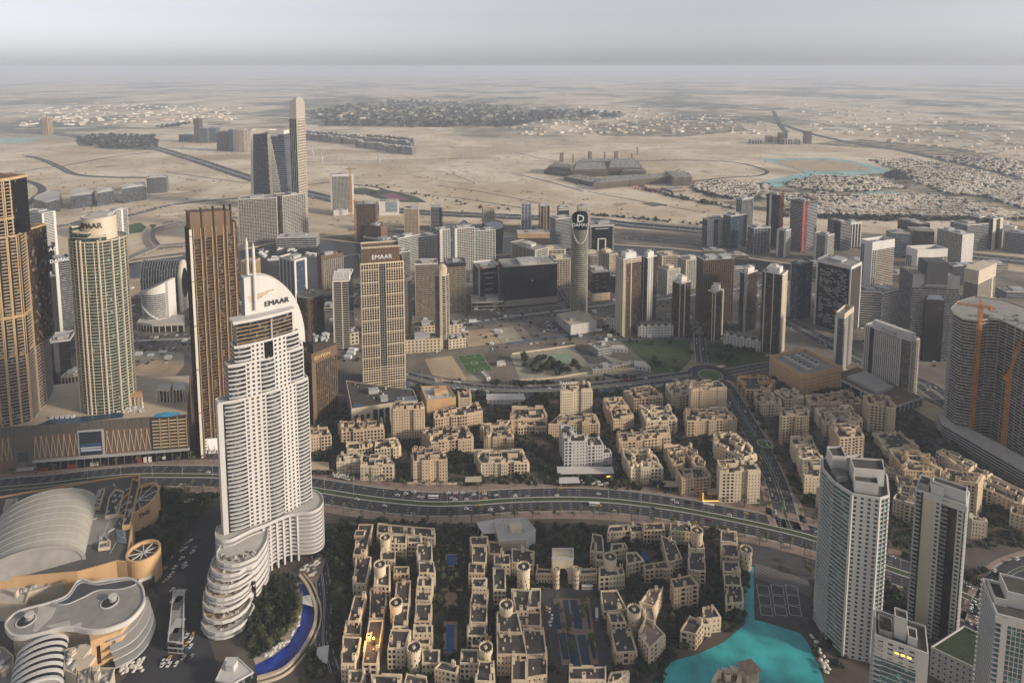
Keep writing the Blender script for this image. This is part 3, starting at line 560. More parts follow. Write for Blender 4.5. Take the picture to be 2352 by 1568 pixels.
# ---- podium office complex of the twin sail towers
TS(TF(1, 1500, (242, 1118), (452, 1085), 45), "stepped office block of stacked glass floors with white slab edges", grid("offwhite", 5.5, .5, .7, 1.0, 1.2), core="glass", seed=nx(), par=("offwhite", 1.5, .4), plant=1)
TS(TF(1, 1540, (-165, 1145), (185, 1128), 45), "broad office block of stacked glass floors beside the ribbed plinth", grid("offwhite", 6, .5, .7, 1.0, 1.2), core="glass", seed=nx(), par=("offwhite", 1.5, .4), plant=1)
T(TF(1, 1590, (190, 1500), (550, 1490), 40), "low terraced plinth with white roofs beside the marina", core="glass", slab=("white", .9, 1.2), fh=4.5, seed=nx(), par=("white", 1, .4), roof="roofpale")
TS(TF(1, 1278, (682, 918), (888, 912), 28), "white grid-framed office tower on the sand with a crane beside it", grid("white", 4.2, .6, .5, .5, .4, {0: lambda d: [('p', 0, .06, "white", 1.2), ('p', .94, 1, "white", 1.2), ('p', 0, 1, "white", 1.1, (.955, 1)), ('p', 0, 1, "white", 1.1, (0, .03))] + d}), core="glass", seed=nx(), plant=1)
TS(TF(1, 1290, (712, 1245), (838, 1240), 20), "white windowless annex at the foot of the grid-framed tower", lambda f: {'*': [('p', 0, 1, "white", .3)]}, seed=nx(), cat="building")
T(TF(1, 1288, (1132, 1165), (1308, 1160), 30), "low white office building with bright blue glazed front", core="glassbright", sides={0: [('p', 0, .08, "white", .8), ('p', .92, 1, "white", .8), ('p', 0, .3, "white", .6, (.25, 1)), ('b', .3, .92, "white", .8, .5), ('p', 0, 1, "white", .7, (0, .22))], '1,3': [('p', 0, 1, "white", .5)]}, seed=nx(), cat="building")
TS(TF(1, 1534, (918, 1188), (1098, 1186), 30), "concrete tower frame under construction with open floors", grid("rust", 4, .9, .9, .2, .2), core="glassbrown", seed=nx(), par=("rust", .8, .4), roof="conc")
TS(TF(1, 1548, (993, 1378), (1146, 1396), 28), "plain brown windowless block beside the unfinished tower frame", lambda f: {'*': [('p', 0, 1, "bronze", .3)]}, seed=nx(), par=("bronze", 1, .4), roof="roofbrown")
TS(TF(1, 1568, (985, 1490), (1230, 1530), 26), "low concrete car park frame under the brown block", grid("conc", 6, .6, 1, .3, .4), core="black", seed=nx(), cat="building", fh=4)
TS(TF(1, 1458, (1360, 1228), (1490, 1226), 26), "tan square-gridded apartment tower near the highway", grid("sandstone", 3.6, 1.1, 1.2, .4, .35), core="glassbrown", seed=nx(), par=("white", 1.5, .4))
T(TB(1, 1428, (1550, 1196), (1604, 1214), (1672, 1228)), "tower with white ribbed side and dark raked glass side", core="glassblack", sides={3: [('w', 0, 1, "white", 5, .5, .45)], 0: [('b', 0, .8, "white", .5, .7)]}, seed=nx())
TS(TB(1, 1404, (2067, 1208), (2086, 1216), (2195, 1214)), "beige balcony tower beside the highway with tan rooftop", grid("cream", 4.5, 1.2, 1.0, .4, .9), core="glassbrown", seed=nx(), par=("tan", 2, .4))
for pts, h, lb in (([(1840, 1388), (1905, 1335), (1975, 1378), (1930, 1400)], 30, "small black faceted glass pavilion behind white apartment slabs"), ([(2075, 1368), (2195, 1330), (2262, 1352), (2275, 1400), (2200, 1420)], 62, "black leaning faceted glass building behind white apartment slabs")):
    p = ccw(GP(K(1, pts), h)); mb = MB(); c = cen(p); q = [(c[0] + (a - c[0]) * .8, c[1] + (b_ - c[1]) * .8) for a, b_ in p]
    rt = root("glass_building", lb, "building", (*c, 0)); mb.loft([[(*a, 0) for a in q], [(*a, h) for a in p]]); part("glass_shell", mb, "glassblack", rt)
    mb = MB(); mb.ring(offset(p, .2), .8, h, h + 1.5); part("parapet", mb, "greydark", rt)
# ---- white apartment slabs by the canal
T(TF(11, 430, (1303, 128), (1482, 92), 22), "white apartment slab with green-tinted balcony bands", core="glassgreen", slab=("offwhite", 1.1, 1.0), seed=nx())
T(TF(11, 352, (1490, 112), (1686, 86), 22), "white apartment slab with letters along its roof edge", core="glassgreen", slab=("offwhite", .9, .9), sides={0: [('v', 0, 1, "offwhite", 16, .5, .9)]}, seed=nx())
T(TF(11, 335, (1688, 50), (1780, 36), 24), "taller white apartment slab end with stacked balconies", core="glassgreen", slab=("white", .9, .9), sides={0: [('v', 0, 1, "white", 5, .8, 1.0), ('p', 0, .2, "white", 1.1)]}, seed=nx())
T(TF(11, 412, (1827, 38), (2006, 22), 22), "white apartment slab with bronze window column, canal side", core="glassbrown", slab=("white", .9, .8), sides={0: [('p', 0, .1, "white", 1), ('v', .1, 1, "white", 9, .6, .9)]}, seed=nx())
T(TF(11, 334, (2010, 58), (2198, 46), 22), "white apartment slab with green-glass balconies, end of the canal row", core="glassgreen", slab=("white", .9, .9), sides={0: [('v', 0, 1, "white", 8, .9, 1.0)]}, seed=nx())
T(TF(11, 452, (1318, 255), (1412, 240), 24), "brown-roofed apartment block half hidden by the beige gridded tower", core="glassbrown", slab=("conc", 1.2, .6), seed=nx(), roof="roofbrown")
T(TF(11, 830, (1463, 368), (1668, 358), 28), "dark office slab with cream floor lines, of an unequal twin set", core="glassbrown", slab=("beige", .7, .5), sides={0: [('v', 0, 1, "beige", 18, .3, .4)], 3: [('p', 0, 1, "beige", .6)]}, seed=nx(), par=("offwhite", 2.5, .4))
T(TF(11, 802, (1745, 358), (1924, 346), 28), "dark office slab with black rooftop band behind the slim round tower", core="glassbrown", slab=("beige", .6, .5), sides={0: [('v', 0, 1, "beige", 16, .3, .4), ('p', 0, 1, "black", .8, (.93, 1))]}, seed=nx(), par=("greydark", 2.5, .4))
f0, z0_ = TB(11, 722, (1982, 348), (2046, 402), (2234, 384))
b = tower("office_tower", "black glass office tower framed in white with red rooftop signs", f0, z0_, core="glassblack", sides={3: [('v', 0, 1, "bluegrey", 10, .5, .4)], 0: [('p', 0, .05, "palegrey", .9), ('p', .95, 1, "palegrey", .9), ('p', .1, .92, "palegrey", .8, (.84, .86)), ('b', .32, .7, "offwhite", 1.0, .5, 3), ('p', 0, 1, "glassblack", .5, (.86, .97))]}, par=("white", 3, .5), seed=nx(), roof="roofpale", units=12)
mb = MB(); a, t, n, l = side(f0, 0); panel(mb, a, t, n, .3, l * .17, z0_ - .4, z0_ + 3.4, 1.2, .5); panel(mb, a, t, n, l * .83, l - .3, z0_ - .4, z0_ + 3.4, 1.2, .5); part("red_sign", mb, "redsign", b)
T(TF(11, 775, (1985, 715), (2270, 705), 40), "low dark glass podium with white canopy under the white-framed tower", core="glass", slab=("offwhite", .8, 1.5), seed=nx(), fh=5, cat="building")
# billboard block
f0, z0_ = TF(12, 742, (-72, 388), (411, 350), 46)
b = tower("office_block", "long black glass block above a white patterned lattice base", f0, z0_, core="glassblack", sides={0: [('p', 0, 1, "glassblack", .7, (.2, .985)), ('p', 0, 1, "black", .75, (.985, 1)), ('p', 0, 1, "black", .8, (0, .025))], 3: [('v', 0, 1, "glassgreen", 8, 1.6, .4)]}, par=("palegrey", 1.6, .4), roof="roofgrey", units=14, seed=nx())
a, t, n, l = side(f0, 0); mb = MB(); h = z0_ * .185; nb = 30
for j in range(nb):
    s = l * j / nb; w = l / nb
    for r in range(4):
        zz = 3 + (h - 3) * r / 4; hh = (h - 3) / 4
        P = lambda s_, z_: (a[0] + t[0] * s_ + n[0] * .6, a[1] + t[1] * s_ + n[1] * .6, z_)
        mb.bar(P(s, zz), P(s + w, zz + hh), .55, .5); mb.bar(P(s, zz + hh), P(s + w, zz), .55, .5)
part("lattice", mb, "offwhite", b, kind="stuff"); label_on(b, f0, 0, z0_ * .62, .53, "P", "whitetext", 4.5)
# ---- slim round tower with podium
def cyl_tower(t, cx, hw, vb, vt, label, dome=None, asp=1.0, **kw):
    d = K(t, [(cx, vb), (cx - hw, vb), (cx, vt)]); r = abs(G(*d[1])[0] - G(*d[0])[0]); y = G(*d[0])[1] + r * asp; z = ZT(y - r * asp, d[2][1])
    return tower("round_tower", label, ellipse(XT(d[0][0], y, 0), y, r, r * asp, n=kw.pop("n", 28)), z, **kw), (XT(d[0][0], y, 0), y, r, z)
b, (x, y, r, z) = cyl_tower(11, 1712, 66, 1135, 470, "slim round-fronted cream tower with a domed cap on a cream podium", slab=("cream", .7, .5), core="glass", vp=("sandpale", .8, .6, 4), seed=nx(), plant=0, units=0, par=("cream", 1.2, .4))
mb = MB(); mb.cyl(x, y, z, z + 12, r * .75, n=20); mb.dome(x, y, z + 12, r * .6, r * .45); part("crown", mb, "beige", b)
mb = MB(); a = (x - r * .25, y - r); mb.box(x, y - r * .93, 0, z + 9, r * .32, r * .5); part("stair_spine", mb, "sandpale", b)
T(TF(11, 1052, (1357, 520), (1427, 505), 26), "slim green-glazed apartment tower with cream punched side behind gridded tower", core="glassgreen", slab=("cream", .6, .6), sides={0: [('w', 0, .5, "cream", 3, .5, .5)]}, par=("cream", 7, .5), seed=nx())
TS(TF(11, 1168, (1357, 1065), (1692, 1045), 22), "long cream four-storey podium wing below the slim round tower", allw("sandpale", 5.5, .5, .5), fh=4.5, seed=nx(), par=("sandpale", 1.2, .4), cat="building", roof="roofbrown")
TS(TF(11, 1045, (1422, 945), (1640, 925), 20), "cream courtyard wing behind the long podium wing", allw("sandpale", 5.5, .5, .5), fh=4.5, seed=nx(), par=("sandpale", 1.2, .4), cat="building", roof="roofbrown")
TS(TF(11, 1130, (1770, 1060), (1925, 1040), 24), "cream podium wing with a red shop sign beside the slim round tower", allw("sandpale", 5.5, .5, .5), fh=4.5, seed=nx(), par=("sandpale", 1.2, .4), cat="building", roof="roofbrown")
TS(TF(11, 990, (1780, 925), (1892, 915), 18), "short cream podium wing facing the highway", allw("sandpale", 5.5, .5, .5), fh=4.5, seed=nx(), par=("sandpale", 1.2, .4), cat="building", roof="roofbrown")
TS(TF(11, 1102, (797, 1010), (940, 985), 24), "low cream colonnaded building between the gridded tower and white wedge", allw("cream", 6, .55, .6), fh=5, seed=nx(), par=("cream", 1.2, .4), cat="building", roof="roofbrown")
# ---- marina-side towers
T(TB(11, 760, (237, 292), (352, 338), (450, 305)), "white striped tower with dark glass side at the marina edge", core="glassblue", sides={3: [('v', 0, 1, "white", 5, 2.2, .6), ('b', 0, 1, "white", .35, .3)], 0: [('p', 0, .12, "white", .6), ('p', .86, 1, "white", .7), ('b', .12, .86, "bluegrey", .4, .4)]}, par=("white", 2.5, .5), seed=nx(), roof="roofpale")
T(TB(11, 610, (553, 278), (600, 300), (806, 268)), "brown tower with white checkered balconies behind the white wedge tower", core="glassbrown", sides={3: [('p', 0, 1, "bronze", .5)], 0: [('p', 0, .1, "bronze", .6), ('v', .1, 1, "offwhite", 11, .6, .5), ('b', .1, 1, "offwhite", .5, .5), ('p', 0, 1, "bronze", .7, (.93, 1))]}, par=("bronze", 3, .5), seed=nx(), roof="roofbrown")
f0, z0_ = TB(11, 1145, (504, 452), (704, 522), (788, 550))
b = tower("wedge_tower", "white angular tower with dark side and a ribbed raked roof fin", f0, z0_, core="glassblack", sides={3: [('p', 0, .07, "white", .8), ('p', .0, 1, "white", .7, (.93, 1)), ('v', .07, .8, "white", 9, .7, .5), ('b', .07, .8, "white", .7, .4), ('p', .94, 1, "white", .8)], 0: [('p', 0, .05, "white", .9), ('b', .05, 1, "offwhite", .7, 1.2), ('p', .55, .62, "offwhite", 1.0)]}, par=("white", 2, .5), seed=nx(), roof="roofpale")
a, t, n, l = side(f0, 3); mb = MB()
P = lambda s, o, z: (a[0] + t[0] * s - n[0] * o, a[1] + t[1] * s - n[1] * o, z)
for j in range(12): mb.loft([[P(l * .75, j * 2.2 + .2, z0_), P(l * 1.0, j * 2.2 + .2, z0_), P(l * 1.0, j * 2.2 + .2, z0_ + 4), P(l * .75, j * 2.2 + .2, z0_ + 14)], [P(l * .75, j * 2.2 + 1.6, z0_), P(l, j * 2.2 + 1.6, z0_), P(l, j * 2.2 + 1.6, z0_ + 4), P(l * .75, j * 2.2 + 1.6, z0_ + 14)]])
part("roof_fin", mb, "white", b, kind="stuff")
b, (x, y, r, z) = cyl_tower(11, 512, 118, 1120, 672, "unfinished round concrete tower with rough open floors", slab=("rust", 1.0, .6), core="glassbrown", vp=("concdark", .8, .4, 2), seed=nx(), par=("conc", .8, .4), roof="conc", units=10)
# ---- far towers in the gap, left to right along the highway
for i, (a4, lb, st) in enumerate((((TF(2, 1440, (85, 1186), (178, 1186), 22)), "slender white-striped tower by the highway with a white ribbed base", dict(core="glassblue", slab=("white", .7, .5), sides={0: [('v', 0, 1, "white", 4, 1.2, .6)]})),
        (TF(2, 1445, (262, 1200), (350, 1196), 22), "slender dark tower with a pale open crown by the highway", dict(core="glassbrown", sides={0: [('v', 0, 1, "beige", 4, 1.6, .5), ('b', .3, .7, "beige", .6, .4)]})),
        (TF(2, 1440, (432, 1222), (525, 1218), 22), "dark squat tower with white roof frame behind the grey banded block", dict(core="glassblack", slab=("grey", .5, .4), sides={0: [('p', 0, 1, "offwhite", .6, (.9, .96))]})),
        (TF(2, 1500, (612, 1208), (696, 1206), 20), "cream tower with stacked balconies behind the round logo tower", dict(core="glassbrown", sides=dict(**{'*': [('w', 0, 1, "cream", 5, .5, .5)]}))),
        (TF(2, 1520, (692, 1264), (719, 1264), 20), "narrow cream stair tower behind the round logo tower", dict(core="glassbrown", sides={'*': [('w', 0, 1, "sandpale", 2, .4, .5)]})))):
    T(a4, lb, seed=nx(), **st)
TS(TF(2, 1498, (52, 1455), (388, 1450), 30), "long low sandy sales hall with a pleated white roof end", lambda f: {'*': [('p', 0, 1, "tan", .3)]}, seed=nx(), cat="building", roof="roofpale", fh=5)
T(frontpx(572, (1276.5, 504), (1314, 500.5), 34), "grey curved office tower with even white floor bands beside round tower", core="glass", slab=("palegrey", 1.2, .7), sides={1: [('p', 0, .3, "offwhite", .9)]}, seed=nx())
f0, z0_ = frontpx(594, (1355.5, 519), (1410, 517), 34)
b = tower("office_tower", "black glass tower with a white upside-down U on its front", f0, z0_, core="glassblack", sides={'1,3': [('b', 0, 1, "white", .8, 1.2)], 0: [('p', .32, .37, "white", .9, (0, .62)), ('p', .63, .68, "white", .9, (0, .62)), ('p', .32, .68, "white", .9, (.59, .62)), ('p', .22, .78, "white", .9, (.9, .915)), ('p', 0, 1, "palegrey", .7, (.965, 1)), ('b', 0, .06, "white", .8, 1.2), ('b', .94, 1, "white", .8, 1.2)]}, seed=nx(), par=("palegrey", 2.5, .4))
# ---- mid-rise office square
def bs(spec, lb, core="glass", m="sandpale", **kw): return T(spec, lb, name="office_building", core=core, cat="building", sides={'*': [('p', 0, .06, m, .5), ('p', .94, 1, m, .5), ('v', 0, 1, m, 7, .7, .4), ('b', 0, 1, m, 1.0, .45)]}, par=(m, 1.5, .4), seed=nx(), plant=2, plantm=m, **kw)
bs(TF(12, 330, (255, 240), (492, 225), 40), "cream office building with beige roof house by the dark canal")
bs(TF(12, 560, (385, 318), (540, 310), 36), "cream office building in shade next to the round logo tower")
bs(TF(12, 400, (690, 285), (880, 280), 40), "cream glass-topped office building behind the round logo tower", core="glassgreen")
f0, z0_ = TB(12, 700, (688, 385), (745, 440), (897, 425))
tower("office_building", "black glass cube office on a beige stone base with gold dashes", f0, z0_, core="glassblack", cat="building", sides={'0,3': [('p', 0, 1, "sandstone", .6, (0, .27)), ('b', .15, .35, "gold", .4, .4, 2), ('b', .6, .75, "gold", .4, .4, 3)]}, par=("grey", 1.2, .4), seed=nx(), units=10)
bs(TF(12, 470, (898, 275), (970, 262), 40), "beige balcony apartment block seen past the brown-faced tower")
bs(TF(12, 425, (1380, 290), (1540, 282), 36), "cream office building with two roof houses near the canal")
bs(TB(12, 640, (1345, 385), (1430, 420), (1540, 395)), "pale stone office building with tall window bays by the highway", core="glassbright")
bs(TB(12, 600, (1540, 292), (1600, 330), (1706, 305)), "white and green-glass office building with an orange framed bay", core="glassgreen", m="offwhite")
bs(TF(12, 335, (-10, 160), (215, 235), 40), "teal-glazed apartment block with a white roof by the canal", core="glassgreen", m="offwhite")
bs(TF(12, 620, (900, 470), (970, 478), 40), "grey low building with plain roof behind the brown-faced tower", core="glassblack", m="grey")
TS(TB(12, 905, (1703, 290), (1762, 325), (2036, 300)), "bare dark concrete skeleton of a wide unfinished block", grid("rust", 4.2, .8, .8, .3, .3), core="glassblack", seed=nx(), par=("conc", .8, .4), roof="conc", units=12)
# ---- slim brown-and-white residential towers
def slim(spec, lb, left, right, cr="white", **kw):
    foot, z = spec; b = tower("apartment_tower", lb, foot, z, core="glassbrown", sides={3: left, 0: right}, seed=nx(), par=(cr, 1.5, .4), plant=0, units=4, **kw)
    c = cen(foot); q = [(c[0] + (p[0] - c[0]) * .62, c[1] + (p[1] - c[1]) * .62) for p in foot]; mb = MB(); mb.prism(q, z + .1, z + 9); mb.box(*c, z + 9, z + 12, 4, 8, .4); part("roof_house", mb, cr, b)
    mb = MB(); mb.bar((c[0] - 5, c[1], z + 12.5), (c[0] + 9, c[1] - 3, z + 13.5), .6); part("cleaning_arm", mb, cr, b); return b
slim(TB(12, 1028, (966, 285), (1024, 318), (1176, 292)), "brown banded tower with cream punched corner, tallest of the slim set", [('w', 0, 1, "cream", 4, .45, .5)], [('w', 0, .16, "cream", 2, .5, .5), ('b', .16, 1, "bronze", 1.4, .9), ('p', .42, .47, "cream", 1.1), ('p', .16, 1, "cream", .8, (.95, 1))])
slim(TB(12, 893, (1183, 290), (1240, 305), (1340, 288)), "dark tower with one white column of square windows", [('b', 0, 1, "bronzedark", 1.2, .9), ('p', .45, .55, "beige", 1.1)], [('w', .1, .65, "stonewhite", 2, .5, .5), ('b', .65, 1, "bronzedark", 1.2, .9)])
slim(TB(12, 1032, (1478, 520), (1556, 545), (1636, 515)), "dark slim tower with two pale vertical ribs beside white row houses", [('b', 0, .8, "bronzedark", 1.1, 1.0), ('p', .86, .95, "cream", 1.2)], [('p', .3, .42, "cream", 1.2), ('b', .0, 1, "bronzedark", 1.1, 1.0)])
slim(TB(12, 1072, (1798, 605), (1862, 622), (1954, 600)), "lowest dark slim tower with white crown beside the street junction", [('b', 0, .6, "bronzedark", 1.1, 1.0), ('p', .7, .8, "cream", 1.2)], [('p', .02, .1, "cream", 1.2), ('b', .1, 1, "bronzedark", 1.1, 1.0), ('p', .9, 1, "cream", .9)])
slim(TB(12, 985, (2096, 435), (2162, 452), (2266, 425)), "dark slim tower with white window strip near the bare skeleton", [('b', 0, .6, "bronzedark", 1.1, 1.0), ('w', .6, 1, "stonewhite", 2, .5, .5)], [('b', 0, 1, "bronzedark", 1.1, 1.0)])
slim(TB(13, 1200, (-52, 430), (132, 462), (192, 425)), "tall dark slim tower with cream punched end by the diagonal road", [('b', 0, 1, "bronzedark", 1.1, .9), ('p', .12, .18, "cream", 1.1), ('p', .55, .6, "cream", 1.1)], [('w', 0, 1, "cream", 4, .45, .5)])
for sp, lb in ((TF(12, 1028, (1165, 935), (1480, 930), 16), "white crenellated row houses between two slim dark towers"), (TF(12, 1130, (1945, 1005), (2280, 1075), 16), "white crenellated row houses by the second green park"), (TF(12, 960, (870, 850), (960, 880), 18), "pale low house beside the tree-lined street corner"), (TF(12, 900, (1425, 845), (1478, 850), 16), "small white row house between dark slim towers")):
    f0, z0_ = sp; b = tower("row_house", lb, f0, z0_, cat="row house", fh=4, core="glass", sides={i: [('w', 0, 1, "stonewhite", max(2, int(side(ccw(f0), i)[3] / 5)), .4, .45)] for i in range(4)}, par=("stonewhite", 1, .4), roof="roofdark", plant=0, units=6, seed=nx())
    a, t, n, l = side(ccw(f0), 0)
    for j in range(5): mb = MB(); mb.box(a[0] + t[0] * l * (j + .5) / 5 - n[0] * 2, a[1] + t[1] * l * (j + .5) / 5 - n[1] * 2, z0_ + .3, z0_ + 3, l / 12, 3.6, atan2(t[1], t[0])); part("stair_turret", mb, "stonewhite", b)
# ---- towers on the far right
def R(spec, lb, **kw): kw.setdefault("seed", nx()); return T(spec, lb, **kw)
R(frontpx(564, (1626, 505), (1664, 502), 24), "white tower with dark centre strip and white podium by the canal", sides={0: [('w', 0, .36, "white", 3, .55, .5), ('b', .36, .64, "grey", .4, .3), ('w', .64, 1, "white", 3, .55, .5)], 1: [('w', 0, 1, "white", 4, .5, .5)]})
R(frontpx(569, (1679, 497), (1716, 492), 26), "dark blue glass tower with a brown top corner", core="glassblue", sides={0: [('v', 0, .75, "bluegrey", 8, .4, .3), ('b', .75, 1, "bronze", .8, .5)], 1: [('b', 0, 1, "tan", .8, .5)]})
R(boxpx(536, (1689, 458), (1705, 460), (1740, 457)), "grey ribbed tower with a curved roof hoop", core="glass", sides={0: [('v', 0, 1, "palegrey", 10, .9, .5)], 3: [('v', 0, 1, "offwhite", 4, 1.2, .5)]}, par=("palegrey", 4, .4))
R(frontpx(582, (1732, 525), (1770, 522), 24), "grey gridded apartment tower with white window frames", core="glass", slab=("grey", 1, .4), sides={0: [('v', 0, 1, "palegrey", 6, .8, .5)]})
R(frontpx(566, (1762, 446), (1794, 450), 24), "dark unfinished tower with white lift shafts and red hoist", core="glassblack", sides={0: [('p', .2, .35, "white", .6), ('v', .35, 1, "greydark", 5, .8, .4), ('p', .93, 1, "redsteel", 1.2)]}, par=("greydark", 1, .4))
R(boxpx(578, (1818, 462), (1845, 468), (1875, 462)), "unfinished tower with pale floor bands and a red tower crane", core="glassblack", slab=("palegrey", 1.3, .5), sides={0: [('p', 0, .18, "redsteel", 1.3)]}, par=("concdark", 5, .4), roof="conc")
R(boxpx(592, (1784, 528), (1806, 531), (1821, 528)), "small white tower with dark balcony slot and stepped podium", core="glass", sides={3: [('p', 0, .2, "white", .5), ('b', .2, .8, "grey", .8, .4), ('p', .8, 1, "white", .5)], 0: [('b', 0, 1, "white", 1.1, .7)]})
R(boxpx(602, (1871, 536), (1902, 542), (1918, 538)), "white apartment tower with dark balcony slot near black twin blocks", core="glass", sides={3: [('p', 0, .16, "white", .5), ('b', .16, .8, "white", .6, .4), ('p', .8, 1, "white", .5)], 0: [('b', 0, 1, "offwhite", 1.1, .7)]})
R(boxpx(577, (1905, 504), (1932, 512), (1951, 508)), "dark gabled tower with white balcony edges", core="glassblack", sides={3: [('b', 0, .5, "white", .6, .6)], 0: [('b', 0, 1, "white", .6, .8)]}, par=("greydark", 3, .4))
R(frontpx(568, (1951, 512), (1979, 510), 24), "white tower with tall dark window strips", core="glass", sides={'*': [('v', 0, 1, "white", 5, 2.2, .5), ('p', 0, 1, "white", .6, (.93, 1))]})
f0, z0_ = TB(13, 590, (862, 165), (958, 195), (1140, 160))
R((f0, z0_), "white framed tower with an open rooftop pergola", core="glass", sides={3: [('p', .35, 1, "white", .8), ('v', 0, .35, "white", 3, .6, .5), ('b', 0, .35, "white", .5, .4)], 0: [('v', 0, .2, "white", 3, .6, .6), ('b', 0, .22, "white", .5, .5), ('b', .22, 1, "cream", 1.2, .5), ('p', 0, 1, "white", .7, (.9, 1))]}, par=("white", 9, .5))
R(TB(3, 1545, (1196, 1318), (1390, 1372), (1485, 1365)), "dark grey slab block with plain brown end in the hazy distance", core="glassblack", sides={3: [('v', 0, 1, "greydark", 14, .6, .3)], 0: [('p', 0, 1, "bronzedark", .5)]}, par=("grey", 1.5, .4))
R(TF(13, 300, (1142, 75), (1300, 80), 34), "blue-grey banded tower with notched corners", core="glassblue", slab=("palegrey", .8, .5), sides={0: [('v', .3, .6, "bluegrey", 4, .8, .7)]})
R(TF(13, 232, (1330, 50), (1530, 60), 34), "brown-black tower with faint floor lines and pale roof frame", core="glassbrown", slab=("concdark", .7, .4), sides={0: [('p', 0, .25, "black", .6)]}, par=("offwhite", 2, .4))
f0, z0_ = TB(13, 362, (1588, 28), (1788, 92), (1873, 80))
R((f0, z0_), "white slab block with a blank white end wall and chequered front", core="glass", sides={3: [('v', 0, 1, "offwhite", 18, .5, .4), ('b', 0, 1, "offwhite", .9, .5)], 0: [('p', 0, 1, "white", .6)]}, par=("white", 1.5, .4), roof="roofpale")
R(boxpx(578, (2188, 508), (2222, 518), (2262, 512)), "grey banded office block with stepped roof, behind the blank white end wall", core="glass", slab=("palegrey", .9, .5))
R(boxpx(572, (2228, 496), (2250, 500), (2266, 497)), "grey ribbed tower rising behind the stepped grey office block", core="glass", sides={'0,3': [('v', 0, 1, "grey", 7, .6, .4)]})
R(boxpx(573, (2262, 498), (2282, 503), (2298, 499)), "brown tower with pale corner strips at the city edge", core="glassbrown", sides={3: [('v', 0, 1, "grey", 4, .8, .4)], 0: [('p', 0, .3, "offwhite", .5), ('p', .7, 1, "offwhite", .5)]})
R(TF(3, 1640, (2182, 1440), (2460, 1470), 40), "low blue-banded office block at the city edge", core="glassblue", slab=("palegrey", .8, .4))
# black twin and banded blocks
R(TB(13, 875, (208, 345), (288, 368), (425, 350)), "navy glass tower with white frame lines beside the black twin", core="glassblue", sides={3: [('b', 0, 1, "bluegrey", .4, .5), ('p', 0, .08, "palegrey", .6)], 0: [('b', .5, .85, "bluegrey", .3, .4)]}, par=("greydark", 2, .4))
f0, z0_ = TB(13, 1000, (425, 348), (764, 386), (954, 366))
b = tower("office_tower", "black glass tower with broken bright dashes and white corner edge", f0, z0_, core="glassblack", sides={3: [('p', 0, .03, "white", 1.0), ('p', .975, 1, "white", 1.0), ('p', 0, 1, "white", .9, (.965, 1))], 0: [('p', .06, .95, "bronzedark", .5), ('p', 0, 1, "white", .9, (.965, 1)), ('p', .95, 1, "white", .9)]}, par=("palegrey", 1.5, .4), seed=nx(), units=10)
a, t, n, l = side(f0, 3); rng = random.Random(5); mb = MB(); nr = 34
for r in range(nr):
    s = .1
    while s < .9:
        w = rng.uniform(.04, .16)
        if rng.random() < .62 and not (.42 < s < .52 and rng.random() < .6): panel(mb, a, t, n, l * s, l * min(.93, s + w), z0_ * (.06 + .86 * r / nr), z0_ * (.06 + .86 * r / nr) + 1.0, .55, .0)
        s += w + rng.uniform(.01, .06)
part("dash_panels", mb, "stonewhite", b, kind="stuff")
R(TF(13, 912, (748, 605), (1046, 622), 34), "white and black striped office block, longer of a stepped set", core="glassblack", slab=("white", 1.7, .5), fh=4.1, par=("white", 1.5, .4))
R(TF(13, 905, (1050, 632), (1224, 594), 34), "white and black striped office block with a curved roof edge", core="glassblack", slab=("white", 1.7, .5), fh=4.1, par=("white", 1.5, .4))
f0, z0_ = TB(13, 960, (1284, 262), (1370, 300), (1612, 275))
R((f0, z0_), "tall white lattice-crowned tower behind the grey stepped tower", core="glass", sides={3: [('v', 0, .55, "white", 4, .8, .5), ('b', 0, .55, "white", .6, .4), ('p', .6, 1, "white", .8)], 0: [('v', 0, 1, "offwhite", 9, .8, .5), ('b', 0, 1, "offwhite", .8, .4)]}, par=("white", 14, .5), roof="roofdark")
f0, z0_ = TF(13, 1245, (1335, 462), (1758, 478), 44)
b = tower("stepped_tower", "grey horizontally banded tower with a dark central bay and pyramid cap", f0, z0_, core="glass", slab=("grey", 1.3, .5), sides={0: [('p', 0, 1, "grey", .8, (.86, 1)), ('p', .28, .7, "glassblack", 3.0, (0, .72))]}, par=("grey", 2, .5), seed=nx(), plant=0)
a, t, n, l = side(f0, 0); P = lambda s, o, z: (a[0] + t[0] * l * s + n[0] * o, a[1] + t[1] * l * s + n[1] * o, z)
mb = MB(); s0, s1, zz = .3, .68, z0_ * .735; base = [P(s0, 3, zz), P(s1, 3, zz), P(s1, -12, zz), P(s0, -12, zz)]; ap = P(.49, -4, zz + 16); mb.loft([base, [ap, ap, ap, ap]]); part("pyramid_cap", mb, "bluegrey", b)
mb = MB(); panel(mb, a, t, n, l * .28, l * .74, z0_ - 18, z0_ + 22, 1.6, -26); part("top_block", mb, "greydark", b); mb = MB(); panel(mb, a, t, n, l * .25, l * .77, z0_ - 16, z0_ - 13, 2.2, -20); part("cornice_band", mb, "grey", b)
f0, z0_ = TB(13, 800, (1792, 520), (1928, 545), (2188, 490))
b = tower("office_tower", "wide banded office tower with a blank cream top", f0, z0_, core="glass", slab=("beige", 1.1, .5), sides={0: [('p', .78, .86, "cream", .8)]}, par=("cream", 1, .5), seed=nx(), plant=0)
mb = MB(); q = f0; c = cen(q); mb.prism(offset(ccw(q), .3), z0_, z0_ + 26); part("blank_top", mb, "cream", b)
R(TB(13, 560, (1650, 360), (1700, 380), (1890, 362)), "dark gabled office block behind the blank cream top", core="glassblack", slab=("grey", .7, .4), par=("palegrey", 2.5, .4))
